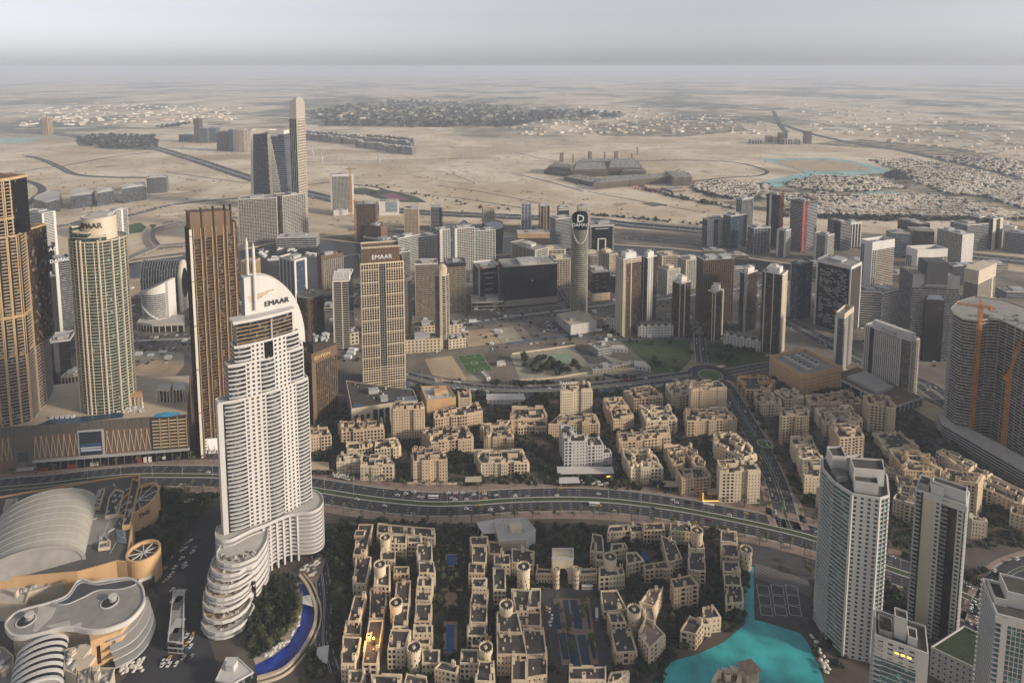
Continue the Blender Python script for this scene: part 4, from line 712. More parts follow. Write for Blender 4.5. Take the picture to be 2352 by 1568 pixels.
R(TB(13, 1355, (620, 850), (700, 862), (870, 815)), "white and brown apartment tower with gridded bays, shorter of a linked set", core="glassbrown", sides={3: [('p', 0, .25, "white", .8), ('b', .25, 1, "conc", .7, .8)], 0: [('v', 0, .4, "white", 4, .7, .6), ('b', 0, .4, "white", .7, .5), ('b', .4, .7, "conc", .7, .9), ('v', .7, 1, "white", 3, .7, .6), ('b', .7, 1, "white", .7, .5)]}, par=("cream", 8, .5))
f0, z0_ = TB(13, 1590, (895, 920), (1318, 1072), (1388, 1048))
b = R((f0, z0_), "long white gridded apartment slab on a glass podium", core="glassbrown", fh=3.5, sides={3: [('v', 0, .8, "white", 19, .7, .8), ('b', 0, .8, "white", .8, .6), ('p', .12, .2, "black", .9), ('b', .8, 1, "conc", .9, 1.0), ('p', .78, .8, "white", .9)], 0: [('v', 0, 1, "offwhite", 4, .9, .7), ('b', 0, 1, "offwhite", .7, 1.3)]}, par=("stonewhite", 2, .5))
a, t, n, l = side(f0, 3); mb = MB(); panel(mb, a, t, n, l * .15, l, z0_ + .2, z0_ + 11, -2, -9); part("roof_screen", mb, "stonewhite", b)
f0, z0_ = boxpx(952, (1905, 862), (2055, 934), (2123, 915))
R((f0, z0_), "white-framed glass podium below the long gridded slab", core="glassblue", fh=z0_ / 2 - .1, sides={'0,3': [('v', 0, 1, "stonewhite", 7, 2.0, .8), ('p', 0, 1, "stonewhite", .7, (.86, 1))]}, par=("stonewhite", 1, .5), roof="roofbrown", cat="building")
# ---------------------------------------------------------------- white hotel tower with the sail
AX, AN, AP = (.795, .6066), (.6066, -.795), (-233.4, 549.8)
def W2(s, o): return (AP[0] + AX[0] * s + AN[0] * o, AP[1] + AX[1] * s + AN[1] * o)
hot = root("hotel_tower", "white stepped hotel tower with curved sail crown, twin masts and wavy terraced podium", "tower", (*W2(15, 0), 0))
def bulge(s): return 2.2 + 6 * max(0, sin(pi * (s + 29) / 82))
def tier(z0, z1, sb, kinds, back=-7, fh=3.65):
    f = [W2(s, bulge(s)) for s in sb]; foot = f + [W2(sb[-1], back), W2(sb[0], back)]; sides = {}
    for i, k in enumerate(kinds):
        l = sb[i + 1] - sb[i]
        if k == 'P': sides[i] = [('p', 0, 1, "stonewhite", .9)]
        elif k == 'B': sides[i] = [('b', 0, 1, "stonewhite", 1.1, .6, 1, l * .10)]
        elif k == 'W': sides[i] = [('w', 0, 1, "stonewhite", max(1, round(l / 4.0)), .5, .5)]
        elif k == 'L': sides[i] = [('b', 0, 1, "gold", .5, .9)]
    n = len(sb) - 1; sides[n] = [('p', 0, 1, "stonewhite", .5)]; sides[n + 2] = [('b', 0, 1, "stonewhite", 1.0, .5)] if kinds[0] != 'P' else [('p', 0, 1, "stonewhite", .4)]
    tower("", "", foot, z1, z0, fh=fh, core="glass", sides=sides, roof="roofpale", par=("stonewhite", 1.3, .4), plant=0, units=0, rt=hot, seed=3)
tier(45, 166, [-27, -24.6, -22.4, -6.5, 11, 24.5, 39, 51], "PGBWBWB")
tier(166, 198, [-18, -4.5, 7.5, 20, 34, 47], "BWBWB", back=-6.5)
tier(198, 214, [-12.5, .5, 11, 19.5, 31, 43.5], "BWGWB", back=-6)
tier(214, 235, [-10, 1, 13, 25, 38], "LLLL", back=-5, fh=3.5)
mb = MB(); p = [W2(s, bulge(s) + 2.6) for s in np.linspace(-13.5, 40, 14)] + [W2(40, -5), W2(-13.5, -5)]; mb.prism(p, 235.3, 237.8); part("crown_deck", mb, "stonewhite", hot)
# sail plate
prof = [(-1, 40), (51, 40), (51, 205)] + [(7 + 44 * cos(t), 205 + 67 * sin(t)) for t in np.linspace(.04, pi / 2, 18)] + [(-1, 272)]
mb = MB(); mb.loft([[(*W2(s, -10.5), z) for s, z in prof], [(*W2(s, -7.2), z) for s, z in prof]]); part("sail", mb, "stonewhite", hot)
prof = [(-1, 236), (51, 200)] + [(7 + 44.0 * cos(t), 205 + 67 * sin(t)) for t in np.linspace(.04, pi / 2, 18)] + [(-1, 272)]
mb = MB(); mb.loft([[(*W2(s, -5.2), z) for s, z in prof], [(*W2(s, -.3), z) for s, z in prof]]); part("sail_front", mb, "stonewhite", hot)
mb = MB(); mb.loft([[(*W2(s, o), z) for s, o in ((-1.6, -9), (-1.05, -9), (-1.05, -1), (-1.6, -1))] for z in (237, 271.6)]); part("blue_edge_strip", mb, "bluegrey", hot)
for s, o, za, zb in ((7.5, 1.4, 242, 303), (4.5, -8, 240, 306)):
    mb = MB(); c = W2(s, o); mb.cyl(*c, za, zb - 6, 1.5, 1.3, 10); mb.cyl(*c, zb - 6, zb, 1.3, .15, 10); part("mast", mb, "stonewhite", hot)
for j in range(3): mb = MB(); mb.bar((*W2(2 + j, .3), 254 - j * 2.2), (*W2(24 - j * 5, .3), 256.5 - j * 2.2), .7, .7); part("ornament_bar", mb, "gold", hot)
text("EMAAR", hot, (*W2(26.5, .5), 244.5), AX, 6.8, "darktext", ext=.35)
mb = MB(); c = W2(18, 10); mb.box(*c, 216, 233, .9, .9); part("crown_mast", mb, "stonewhite", hot)
mb = MB(); a = W2(19.2, 11); 
for s in (13.3, 17.2): mb.box(*W2(s, 8.7), 198.5, 213, 2.8, .6, atan2(AX[1], AX[0]))
part("tall_window", mb, "glassblack", hot)
# wavy podium: one slab per storey
def pod(k):
    q = k / 10; pts = [(-42, -14), (-47, 0), (-44, 12 + 4 * (1 - q)), (-34, 18 + 5 * (1 - q)), (-20, 17), (-8, 16), (6, 17 + 2 * (1 - q)), (22, 16), (36, 17), (48, 22 + 3 * (1 - q)), (60, 28 + 3 * (1 - q)), (72, 26 + 3 * (1 - q)), (80, 16), (82, 2), (76, -12), (60, -18)]
    return smooth([W2(p[0] * .735, p[1] * .78) for p in pts + [pts[0]]], 5)[:-1]
mb = MB(); mb.prism(offset(ccw(pod(10)), -3.2), 0, 44.4); part("podium_core", mb, "glass", hot)
for k in range(11): mb = MB(); mb.prism(pod(k), 6.6 + k * 3.75, 8.0 + k * 3.75); part("podium_slab", mb, "stonewhite", hot)
mb = MB(); mb.prism(offset(ccw(pod(10)), -1.0), 45.5, 45.7); part("podium_roof", mb, "roofpale", hot)
mb = MB(); mb.ring(pod(10), .6, 45.4, 47); part("podium_parapet", mb, "stonewhite", hot)
for s in (4, 12, 20, 28, 36, 44):
    mb = MB(); o = 17 + (s > 36) * 1.5 + (s > 42) * 2.5; c = W2(s * .735, o * .78); mb.box(*c, 0, 44, .8, 1.6, atan2(AN[1], AN[0])); part("podium_fin", mb, "stonewhite", hot)
# tail of terraces: every storey is one slab that reaches as far forward as its own terrace
TC = [(G(436.4 + u * .3845, 1091 + v * .3845, z), z) for u, v, z in ((330, 390, 45), (300, 440, 41), (268, 500, 35), (250, 565, 28.5), (238, 635, 22), (226, 700, 16), (226, 765, 11), (228, 830, 6.5))]
def tail(j, r):
    C = [W2(-11, 3)] + [c for c, z in TC[:j + 1]]; L_, R_ = [], []
    for i, p in enumerate(C):
        a, b = C[max(i - 1, 0)], C[min(i + 1, len(C) - 1)]; l = hypot(b[0] - a[0], b[1] - a[1]); n = ((b[1] - a[1]) / l, -(b[0] - a[0]) / l); w = r * (1 + .07 * (-1) ** i)
        R_.append((p[0] - n[0] * w, p[1] - n[1] * w)); L_.append((p[0] + n[0] * w, p[1] + n[1] * w))
    a, b = C[-2], C[-1]; t0 = atan2(L_[-1][1] - b[1], L_[-1][0] - b[0]); cap = [(b[0] + r * cos(t0 + pi * k / 9), b[1] + r * sin(t0 + pi * k / 9)) for k in range(1, 9)]
    f = smooth(L_, 3) + cap + smooth(R_[::-1], 3); return ccw(f if hypot(cap[3][0] - a[0], cap[3][1] - a[1]) > r else smooth(L_, 3) + [(2 * b[0] - x, 2 * b[1] - y) for x, y in cap] + smooth(R_[::-1], 3))
for j, (c, z) in enumerate(TC[1:], 1):
    p = tail(j, 19); zb = TC[j + 1][1] if j + 1 < len(TC) else 0
    mb = MB(); mb.prism(offset(p, -2.2), 0, z - .4, bottom=False); part("terrace_wall", mb, "glassbrown", hot)
    for q_ in (0, 1) if z - zb > 5 else (0,): mb = MB(); mb.prism(offset(p, q_ * .25), z - 1.7 - q_ * 3.3, z - .3 - q_ * 3.3); ts = part("terrace_slab", mb, "stonewhite", hot)
    mb = MB(); mb.ring(p, .8, z - .35, z + 1.1); part("terrace_rim", mb, "stonewhite", ts)
    mb = MB(); mb.poly(offset(p, -.9), z - .12 + j * .004); part("terrace_floor", mb, "beige" if j % 2 == 0 else "roofpale", ts)
    mb = MB(); rg = random.Random(j); c = TC[j][0]
    for _ in range(18): t, q_ = rg.uniform(-2.7, -.2), rg.uniform(.45, .85); mb.box(c[0] + 18 * q_ * cos(t), c[1] + 18 * q_ * sin(t), z - .1, z + rg.uniform(.6, 1.4), rg.uniform(1.2, 2.6), 1.3, t, rg.randrange(2))
    part("terrace_furniture", mb, ["stonewhite", "bronze"], ts, kind="stuff")
# ---------------------------------------------------------------- white residential towers by the lake
def lake_tower(lb, foot, z, sides, crown, **kw):
    b = tower("residential_tower", lb, foot, z, fh=3.5, core=kw.pop("core", "teal"), sides=sides, par=("stonewhite", 1.6, .45), roof="roofdark", plant=0, units=5, seed=nx(), **kw)
    for p, za, zb, m in crown: mb = MB(); mb.prism(p, za, zb, 0, 1); mb.ring(offset(ccw(p), .02), .5, zb, zb + 1.4); part("crown_block", mb, [m, "roofdark"], b)
    return b
q = lambda foot, a, b_, c, d: [tuple(foot[0][k] + (foot[1][k] - foot[0][k]) * s + (foot[3][k] - foot[0][k]) * t_ for k in (0, 1)) for s, t_ in ((a, c), (b_, c), (b_, d), (a, d))]
fA = [(257, 458), (275, 453), (283, 456), (296, 481), (288, 506), (256, 502), (250, 489), (251, 472)]
bA = lake_tower("tall white residential tower with sweeping glazed side and pale punched front", fA, 134,
    {0: [('w', 0, 1, "stonewhite", 4, .42, .5)], 1: [('b', 0, 1, "stonewhite", .5, .6), ('p', 0, .08, "stonewhite", .8), ('p', .48, .52, "stonewhite", .8), ('p', .92, 1, "stonewhite", .8)], 2: [('b', 0, 1, "stonewhite", .8, 1.2)], 3: [('w', 0, 1, "stonewhite", 5, .4, .5)], 4: [('p', 0, 1, "stonewhite", .4)], 5: [('b', 0, 1, "stonewhite", .6, 1.6)], 6: [('b', 0, 1, "stonewhite", .6, 1.6)], 7: [('b', 0, .9, "stonewhite", .6, 1.4), ('p', .93, 1, "stonewhite", .9)]},
    [([(260, 461), (276, 457), (280, 466), (263, 469)], 134, 142, "stonewhite"), ([(264, 470), (286, 467), (292, 481), (268, 484)], 134, 146.5, "stonewhite"), ([(256, 488), (267, 487), (270, 501), (258, 501)], 134, 145, "stonewhite")])
mb = MB(); [mb.box(257 + i * .3, 473 + i * 2.4, 134, 139 - i * .3, 9, .6, .1) for i in range(6)]; part("stepped_screen", mb, "conc", bA, kind="stuff")
fB = [(323, 484), (348, 464), (362, 481), (337, 501)]
lake_tower("white residential tower with broad dark glazed strip down its front", fB, 120,
    {0: [('b', 0, .1, "stonewhite", .6, 1.2), ('p', .1, .14, "black", .5), ('p', .14, .38, "cream", .5), ('w', .38, .52, "stonewhite", 1, .45, .5), ('b', .52, .66, "conc", .9, 1.0), ('p', .66, .84, "glassblack", .5), ('w', .84, .97, "stonewhite", 1, .5, .5), ('p', .14, 1, "stonewhite", .7, (.965, 1))], 1: [('b', 0, 1, "stonewhite", .7, .9)], 3: [('b', 0, 1, "stonewhite", .6, 1.2)], 2: [('w', 0, 1, "stonewhite", 6, .4, .5)]},
    [(q(fB, .3, .99, .12, .5), 120, 129, "stonewhite"), (q(fB, .28, .55, .02, .4), 120, 127.5, "stonewhite"), (q(fB, .02, .24, .05, .6), 120, 125, "conc")], core="glass")
fC = [(233.6, 379.6), (258.3, 366.3), (269, 386), (244, 399)]
bC = lake_tower("lower white tower top with teal curved glazing and three lit windows", fC, 92,
    {0: [('b', 0, .12, "stonewhite", .7, 1.2), ('b', .12, .8, "stonewhite", .5, .5), ('p', .8, 1, "stonewhite", .6), ('w', 0, 1, "stonewhite", 5, .5, .45, (.86, 1))], 1: [('w', 0, 1, "stonewhite", 4, .4, .5)], 3: [('b', 0, 1, "stonewhite", .7, 1.2)], 2: [('w', 0, 1, "stonewhite", 6, .4, .5)]},
    [(q(fC, .35, .6, .2, .55), 92, 106, "stonewhite"), (q(fC, .62, .8, .1, .5), 92, 97, "stonewhite"), (q(fC, .05, .32, .1, .7), 92, 95, "conc")])
a, t, n, l = side(ccw(fC), 0)
for s in (.38, .5, .62): mb = MB(); panel(mb, a, t, n, l * s, l * s + 2.2, 85.6, 86.6, .5, .1); part("lit_window", mb, "lampwarm", bC)
tower("podium_block", "white low podium with dark planted roof beside the lower tower", GP([(2140, 1488), (2250, 1540), (2330, 1500), (2215, 1440)], 22), 22, fh=4.4, core="glass", sides={0: [('w', 0, 1, "stonewhite", 8, .3, .4)], 1: [('w', 0, 1, "stonewhite", 8, .3, .4)]}, par=("stonewhite", 1.3, .4), roof="hedge", plant=0, units=0, seed=nx(), cat="building")
fD = [(305.6, 374), (341, 360), (352, 388), (317, 402)]
lake_tower("white residential tower with framed teal glazing beside the car ramp", fD, 112,
    {0: [('b', 0, .06, "stonewhite", .6, 1.0), ('p', .06, .14, "stonewhite", .8), ('b', .14, .4, "stonewhite", .5, .4), ('v', .14, .4, "stonewhite", 5, .3, .5), ('p', .4, .48, "stonewhite", .8), ('w', .48, 1, "stonewhite", 5, .45, .5), ('p', 0, 1, "stonewhite", .9, (.96, 1))], 3: [('b', 0, 1, "stonewhite", .6, 1.2)], 1: [('w', 0, 1, "stonewhite", 6, .4, .5)]},
    [(q(fD, .2, .9, .35, .9), 112, 121, "stonewhite"), (q(fD, .02, .2, .3, .8), 112, 116, "stonewhite")])
# ---------------------------------------------------------------- curved tower under construction, and tower cranes
ft = GP([(2166, 966), (2171, 984), (2192, 1002), (2222, 1008), (2248, 1001), (2275, 1004), (2310, 1026), (2352, 1057), (2480, 1140), (2560, 1085), (2400, 1000), (2330, 962), (2280, 938), (2220, 928), (2182, 943)])
tower("unfinished_tower", "curved concrete tower under construction with white slab edges and netted floors", ft, 150, fh=3.8, core="glassbrown", slab=("palegrey", .8, .9), sides={i: [('v', 0, 1, "conc", max(2, int(side(ccw(ft), i)[3] / 6)), .7, .5)] for i in (4, 5, 6, 7)}, par=("conc", 1.2, .4), roof="conc", plant=4, units=14, seed=nx(), plantm="conc")
ft = GP([(2150, 972), (2162, 1000), (2200, 1022), (2352, 1112), (2470, 1180), (2490, 1165), (2352, 1080), (2215, 1005), (2180, 985)])
tower("striped_deck", "long striped car-park deck curving round the unfinished tower", ft, 14, fh=3.4, core="black", slab=("palegrey", 1.1, .8), par=("palegrey", 1.2, .4), roof="roofpale", plant=0, units=8, seed=nx(), cat="car park")
def lattice(mb, a, b, w, st):
    dx = [b[i] - a[i] for i in range(3)]; L_ = math.sqrt(sum(d * d for d in dx)); d = [x / L_ for x in dx]; q_ = hypot(d[0], d[1])
    sx = (-d[1] / q_, d[0] / q_, 0) if q_ > .3 else (1, 0, 0); ux = (d[1] * sx[2] - d[2] * sx[1], d[2] * sx[0] - d[0] * sx[2], d[0] * sx[1] - d[1] * sx[0])
    C = lambda i, j, s: tuple(a[k] + d[k] * s + (sx[k] * i + ux[k] * j) * w / 2 for k in range(3)); cs = [(-1, -1), (1, -1), (1, 1), (-1, 1)]; n = max(1, int(L_ / st)); th = w * .16
    for i, j in cs: mb.bar(C(i, j, 0), C(i, j, L_), th)
    for k in range(n):
        s0, s1 = L_ * k / n, L_ * (k + 1) / n
        for e in range(4):
            p, r = cs[e], cs[(e + 1) % 4]; mb.bar(C(*p, s0), C(*r, s1), th * .8); 
            if k % 2 == 0: mb.bar(C(*p, s0), C(*r, s0), th * .7)
def crane(lb, base, vtop, az, jib, cjib, up=0.0, m="crane", w=2.4, name="tower_crane", group=None):
    x, y = G(*base); z = ZT(y, vtop); rt = root(name, lb, "crane", (x, y, 0), group); c, s = sin(az), cos(az)
    mb = MB(); lattice(mb, (x, y, 0), (x, y, z), w, w * 1.3); ms = part("mast", mb, m, rt)
    mb = MB(); lattice(mb, (x, y, z + 1), (x + c * jib * cos(up), y + s * jib * cos(up), z + 1 + jib * sin(up)), w * .7, w); part("jib", mb, m, rt)
    mb = MB(); lattice(mb, (x, y, z + 1), (x - c * cjib, y - s * cjib, z + 1), w * .7, w); mb.box(x - c * cjib * .9, y - s * cjib * .9, z - 2.5, z + 1, 3, 3); part("counter_jib", mb, m, rt)
    mb = MB(); lattice(mb, (x, y, z + 1), (x, y, z + 8), w * .6, w); mb.bar((x, y, z + 8), (x + c * jib * .7 * cos(up), y + s * jib * .7 * cos(up), z + 1.6 + jib * .7 * sin(up)), .25); mb.bar((x, y, z + 8), (x - c * cjib, y - s * cjib, z + 1.6), .25); part("top_mast", mb, m, rt)
    mb = MB(); mb.box(x + c * 2.2, y + s * 2.2, z - 2.2, z + .6, 2.2, 2.2); part("cab", mb, "palegrey", ms); return rt
crane("tall orange tower crane standing before the curved unfinished tower", (2229, 1010), 705, -1.2, 24, 11, w=3.2)
crane("orange luffing tower crane with raised jib at the unfinished tower", (2302, 1050), 862, 1.0, 42, 10, up=.95, w=3.0)
crane("thin orange crane beside the white grid-framed office tower", (806, 497), 388, 1.9, 22, 9, w=3.2)
crane("orange hoist crane beside the open concrete tower frame", (817, 556), 462, .4, 6, 5, w=3.0)
crane("red tower crane against the pale-banded unfinished tower", (1848, 580), 452, 2.0, 20, 9, m="redsteel", w=3.2)
crane("red tower crane beside the dark unfinished tower with lift shafts", (1793, 570), 444, .6, 18, 9, m="redsteel", w=2.6)
crane("tan tower crane over the unfinished round concrete tower", (713, 800), 668, 2.3, 26, 10, m="rust", w=2.6)
# ---------------------------------------------------------------- round logo tower
b, (x, y, r, z) = cyl_tower(12, 612, 76, 872, 40, "round tower with green glass rings and a white logo crown", slab=("cream", .8, .9), core="glassgreen", fh=3.6, seed=nx(), plant=0, units=0, par=None, roof=None, n=32)
mb = MB(); e = ellipse(x, y, r * .98, r * .98, n=32); mb.loft([[(px_, py_, z) for px_, py_ in e], [(px_, py_, z + 12 + 14 * max(0, -(py_ - y) / r) + 8) for px_, py_ in e]], cap=True); part("crown_glass", mb, "glassblack", b)
mb = MB(); R_ = r + 1.2; pr = None
for i in range(33):
    t = -pi + pi * i / 32; f = (t + pi / 2) / (pi * .42)
    if abs(f) > 1: continue
    p = (x + R_ * cos(t), y + R_ * sin(t), z - 26 + 52 * abs(f) ** 2.2)
    if pr: mb.bar(pr, p, 1.8, 1.4)
    pr = p
part("oval_rim", mb, "stonewhite", b)
text("DAMAC", b, (x, y - r - .6, z + 8), (1, 0), 8.5, "whitetext", ext=.5); text("D", b, (x, y - r - .6, z + 19), (1, 0), 19, "whitetext", ext=.5)
f0, z0_ = TB(12, 1012, (414, 822), (541, 925), (772, 888))
tower("podium_block", "white parking podium with pool deck under the round logo tower", f0, z0_, fh=4, core="black", sides={3: [('b', 0, 1, "stonewhite", 2.4, .5), ('v', 0, 1, "stonewhite", 7, 1.4, .6)], 0: [('p', 0, 1, "stonewhite", .5), ('b', .42, .62, "palegrey", .4, .7), ('b', .75, .95, "palegrey", .4, .7)]}, par=("stonewhite", 1.2, .4), roof="beige", plant=1, units=3, seed=nx(), cat="building")
# ---------------------------------------------------------------- supertall pair far out
f0, z0_ = TB(1, 1485, (305, 400), (371, 402), (441, 392))
b = tower("supertall_tower", "slender supertall tower with chequered face and ribbed white domed crown", f0, z0_, core="glassbrown", sides={3: [('v', 0, 1, "palegrey", 5, 1.2, .5)], 0: [('v', 0, 1, "cream", 9, 1.5, .7), ('b', 0, 1, "offwhite", 1.6, .5, 2)]}, par=("offwhite", 1, .4), seed=nx(), plant=0)
c = cen(f0); mb = MB()
for i in range(8):
    f = (i + .5) / 8; a = tuple(f0[0][k] + (f0[1][k] - f0[0][k]) * f for k in (0, 1)); d = tuple(f0[3][k] - f0[0][k] for k in (0, 1)); h = 34 + 24 * sin(pi * (.25 + .65 * f)); mb.loft([[(a[0] + d[0] * t_ - 1, a[1] + d[1] * t_, z0_), (a[0] + d[0] * t_ + 2.2, a[1] + d[1] * t_ + 1, z0_), (a[0] + d[0] * t_ + 2.2, a[1] + d[1] * t_ + 1, z0_ + h - 10 * t_), (a[0] + d[0] * t_ - 1, a[1] + d[1] * t_, z0_ + h - 10 * t_)] for t_ in (.0, .85)])
part("crown_rib", mb, "offwhite", b, kind="stuff"); mb = MB(); mb.prism([(c[0] + (p[0] - c[0]) * .85, c[1] + (p[1] - c[1]) * .85) for p in f0], z0_, z0_ + 34); part("crown_glass", mb, "glassgreen", b)
def sail(lb, x0, x1, vt, vb_, d, tw, panel_):
    f, z = frontpx(vb_, (x0, vt), (x1, vt), d); c = cen(f); rt = root("twisted_tower", lb, "tower", (*c, 0)); mb = MB(); sl = MB(); pn = MB(); nk = 40
    def ring(k, o=0):
        h = k / nk; sc = 1.06 - .1 * h; a = tw * (h - .5); g = [(c[0] + ((p[0] - c[0]) * cos(a) - (p[1] - c[1]) * sin(a)) * sc, c[1] + ((p[0] - c[0]) * sin(a) + (p[1] - c[1]) * cos(a)) * sc) for p in f]; return offset(ccw(g), o)
    mb.loft([[(*p, z * k / nk) for p in ring(k)] for k in range(nk + 1)]); part("glass_body", mb, "glassblue", rt)
    for k in range(1, nk): sl.prism(ring(k, .7), z * k / nk, z * k / nk + 1.2)
    part("floor_slabs", sl, "grey", rt, kind="stuff"); mb = MB(); mb.ring(ring(nk, .8), 1.4, z - 2, z + 10); part("crown_screen", mb, "offwhite", rt); mb = MB(); mb.prism(ring(nk, -8), z, z + 6); part("plant_room", mb, "palegrey", rt)
    for i in (0, 3):
        m_ = MB(); m_.loft([[(*(lambda r_: (r_[i][0], r_[i][1]))(ring(k, 1.2)), z * k / nk), (*ring(k, -1)[i], z * k / nk), (*[ring(k, 1.0)[i][q_] * .86 + ring(k, 1.0)[(i + 1) % 4][q_] * .14 for q_ in (0, 1)], z * k / nk)] for k in range(nk + 1)]); part("corner_blade", m_, "offwhite", rt)
    return rt, f, z
sail("twisted navy glass tower with white crown edge, first of a pair", 574, 613, 306, 478, 50, .25, 0)
rt, f, z = sail("twisted navy glass tower with pierced white veil, second of a pair", 617, 655, 307, 482, 50, -.25, 1)
a, t, n, l = side(ccw(f), 0); mb = MB(); nr = 30
for k in range(nr):
    h0, h1 = k / nr, (k + 1) / nr; s0 = l * (.02 + .3 * h0 * 0); w = l * (.12 + .5 * sin(pi * min(1, (1 - h0)) * .5)); off = l * .0 + l * .30 * (1 - h0) ** 1.5
    P = lambda s, z_: (a[0] + t[0] * s + n[0] * 5, a[1] + t[1] * s + n[1] * 5, z_)
    nc = 7
    for j in range(nc + 1): mb.bar(P(off * .3 + w * j / nc - 2, z * .99 * h0), P(off * .3 + w * (j + (.5 if k % 2 else -.5)) / nc - 2, z * .99 * h1), 1.5, 1)
    mb.bar(P(off * .3 - 2, z * h0), P(off * .3 + w - 2, z * h0), 1.2, 1)
part("pierced_veil", mb, "offwhite", rt, kind="stuff"); label_on(rt, f, 0, z - 5, .3, "DAMAC", "whitetext", 9, out=6)
# ---------------------------------------------------------------- lit towers on the mall deck
ZD = 54.0
def fp(u, z, o=0.0):
    "point on the mall front: picture column u, height z"
    P = G(u, 1086 - (u - 25) * .0825); dx, dy = G(437, 1052)[0] - G(25, 1086)[0], G(437, 1052)[1] - G(25, 1086)[1]; l = hypot(dx, dy); return (P[0] + dy / l * o, P[1] - dx / l * o, z)
dk = [fp(u, 0)[:2] for u in (-170, 27, 350, 437)]; back = GP([(437, 862), (280, 866), (60, 890), (-250, 905)], ZD)
mall = root("shopping_centre", "long grey mall front with diagonal lattice, big screen and rooftop pools", "building", (*cen(dk + back), 0))
mb = MB(); mb.prism(dk + back, 0, ZD); part("mall_body", mb, "rust", mall); mb = MB(); mb.poly(offset(ccw(dk + back), -1), ZD + .15); part("deck", mb, "beige", mall)
a, b_ = dk[0], dk[3]
def fpan(mb, u0, u1, z0, z1, o, th=.6, m=0): mb.loft([[fp(u0, z0, o - th), fp(u1, z0, o - th), fp(u1, z1, o - th), fp(u0, z1, o - th)], [fp(u0, z0, o), fp(u1, z0, o), fp(u1, z1, o), fp(u0, z1, o)]], m)
mb = MB(); fpan(mb, -150, 350, 0, 53, 1.0); part("front_wall", mb, "rust", mall)
for j in range(50):
    u = -145 + j * 9.9; mb = MB(); fpan(mb, u, u + 9.2, 43.5, 54.6, 1.5); part("cladding_panel", mb, "concdark", mall)
for u0, u1 in ((-150, 35), (80, 186), (244, 350)):
    for j in range(int((u1 - u0) / 13)):
        u = u0 + 3 + j * 13; rg = random.Random(int(u)); mb = MB(); mb.bar(fp(u, 16, 1.4), fp(u + 6 + rg.uniform(-2, 2), 42, 1.4), .45, .5); mb.bar(fp(u + 12, 16, 1.4), fp(u + 5 + rg.uniform(-2, 2), 42, 1.4), .45, .5); part("lattice_bar", mb, "beige", mall)
mb = MB(); fpan(mb, 36, 80, 9, 43, 2.2); part("pylon", mb, "concdark", mall); mb = MB(); fpan(mb, 46, 70, 14, 24, 2.5); part("dark_screen", mb, "screendark", mall); mb = MB(); fpan(mb, 40, 84, 5, 6.2, 6, 6); part("canopy", mb, "palegrey", mall)
mb = MB(); fpan(mb, 185, 245, 13, 45, 1.9); part("screen_frame", mb, "palegrey", mall); mb = MB(); fpan(mb, 189, 240, 15, 43, 2.2); part("big_screen", mb, "screendark", mall)
for z0, z1, m in ((20, 25, "screenimage"), (26, 29.5, "carblue"), (22, 23.5, "redsign")): mb = MB(); fpan(mb, 191, 238, z0, z1, 2.35, .1); part("screen_picture", mb, m, mall)
mb = MB(); fpan(mb, 80, 437, 12, 14, 4, 4); part("ledge", mb, "palegrey", mall); mb = MB(); fpan(mb, 84, 437, .2, 11.8, 1.5); part("shop_glazing", mb, "glassblack", mall)
for j in range(20): u = 86 + j * 18.3; mb = MB(); fpan(mb, u, u + 1.6, 0, 12, 2.0); part("shop_pier", mb, "concdark", mall)
for u, m, z0, z1 in ((95, "redsign", .5, 4), (158, "redsign", .5, 5.5), (210, "awning", 2, 6), (320, "redsign", 1, 7), (332, "awning", 1, 7), (343, "carwhite", 1, 7), (375, "awning", 3, 6)): mb = MB(); fpan(mb, u, u + (18 if u < 300 else 7), z0, z1, 2.6, 1); part("shop_sign", mb, m, mall)
mb = MB(); fpan(mb, 351, 437, 14, 53.5, 1.3); part("louvre_block", mb, "bronzedark", mall)
for c_ in range(4):
    for k in range(9): mb = MB(); fpan(mb, 356 + c_ * 20, 372 + c_ * 20, 17 + k * 4, 18.2 + k * 4, 2.2, 1.2); part("louvre", mb, "sandstone", mall)
    mb = MB(); fpan(mb, 373 + c_ * 20, 375 + c_ * 20, 16, 53, 2.6); part("louvre_post", mb, "gold", mall)
for nm, p, m in (("pool", K(20, [(330, 465), (520, 385), (640, 390), (880, 370), (990, 345), (1095, 338), (1140, 360), (1125, 392), (900, 415), (690, 440), (560, 452)]), "poolnavy"), ("pale_pool", K(20, [(1410, 388), (1430, 355), (1520, 342), (1640, 345), (1650, 362), (1560, 385)]), "poolpale")):
    mb = MB(); mb.poly(GP(p, ZD), ZD + .35); part(nm, mb, m, mall)
rg = random.Random(9)
mb = MB()
for _ in range(150):
    p = K(20, [(rg.uniform(1030, 1320), rg.uniform(240, 345))])[0]; c = G(*p, ZD); mb.box(*c, ZD + .1, ZD + rg.uniform(.6, 1.8), rg.uniform(1, 2.5), rg.uniform(1, 2), rg.uniform(0, 3))
part("deck_furniture", mb, "stonewhite", mall, kind="stuff")
mb = MB(); e = G(*K(20, [(560, 400)])[0], ZD)
for j in range(5): mb.box(e[0] + j * 5.5 - 10, e[1] + j * .6, ZD + .2, ZD + 3, 3.6, 3, .1)
part("cabana", mb, "stonewhite", mall, kind="stuff")
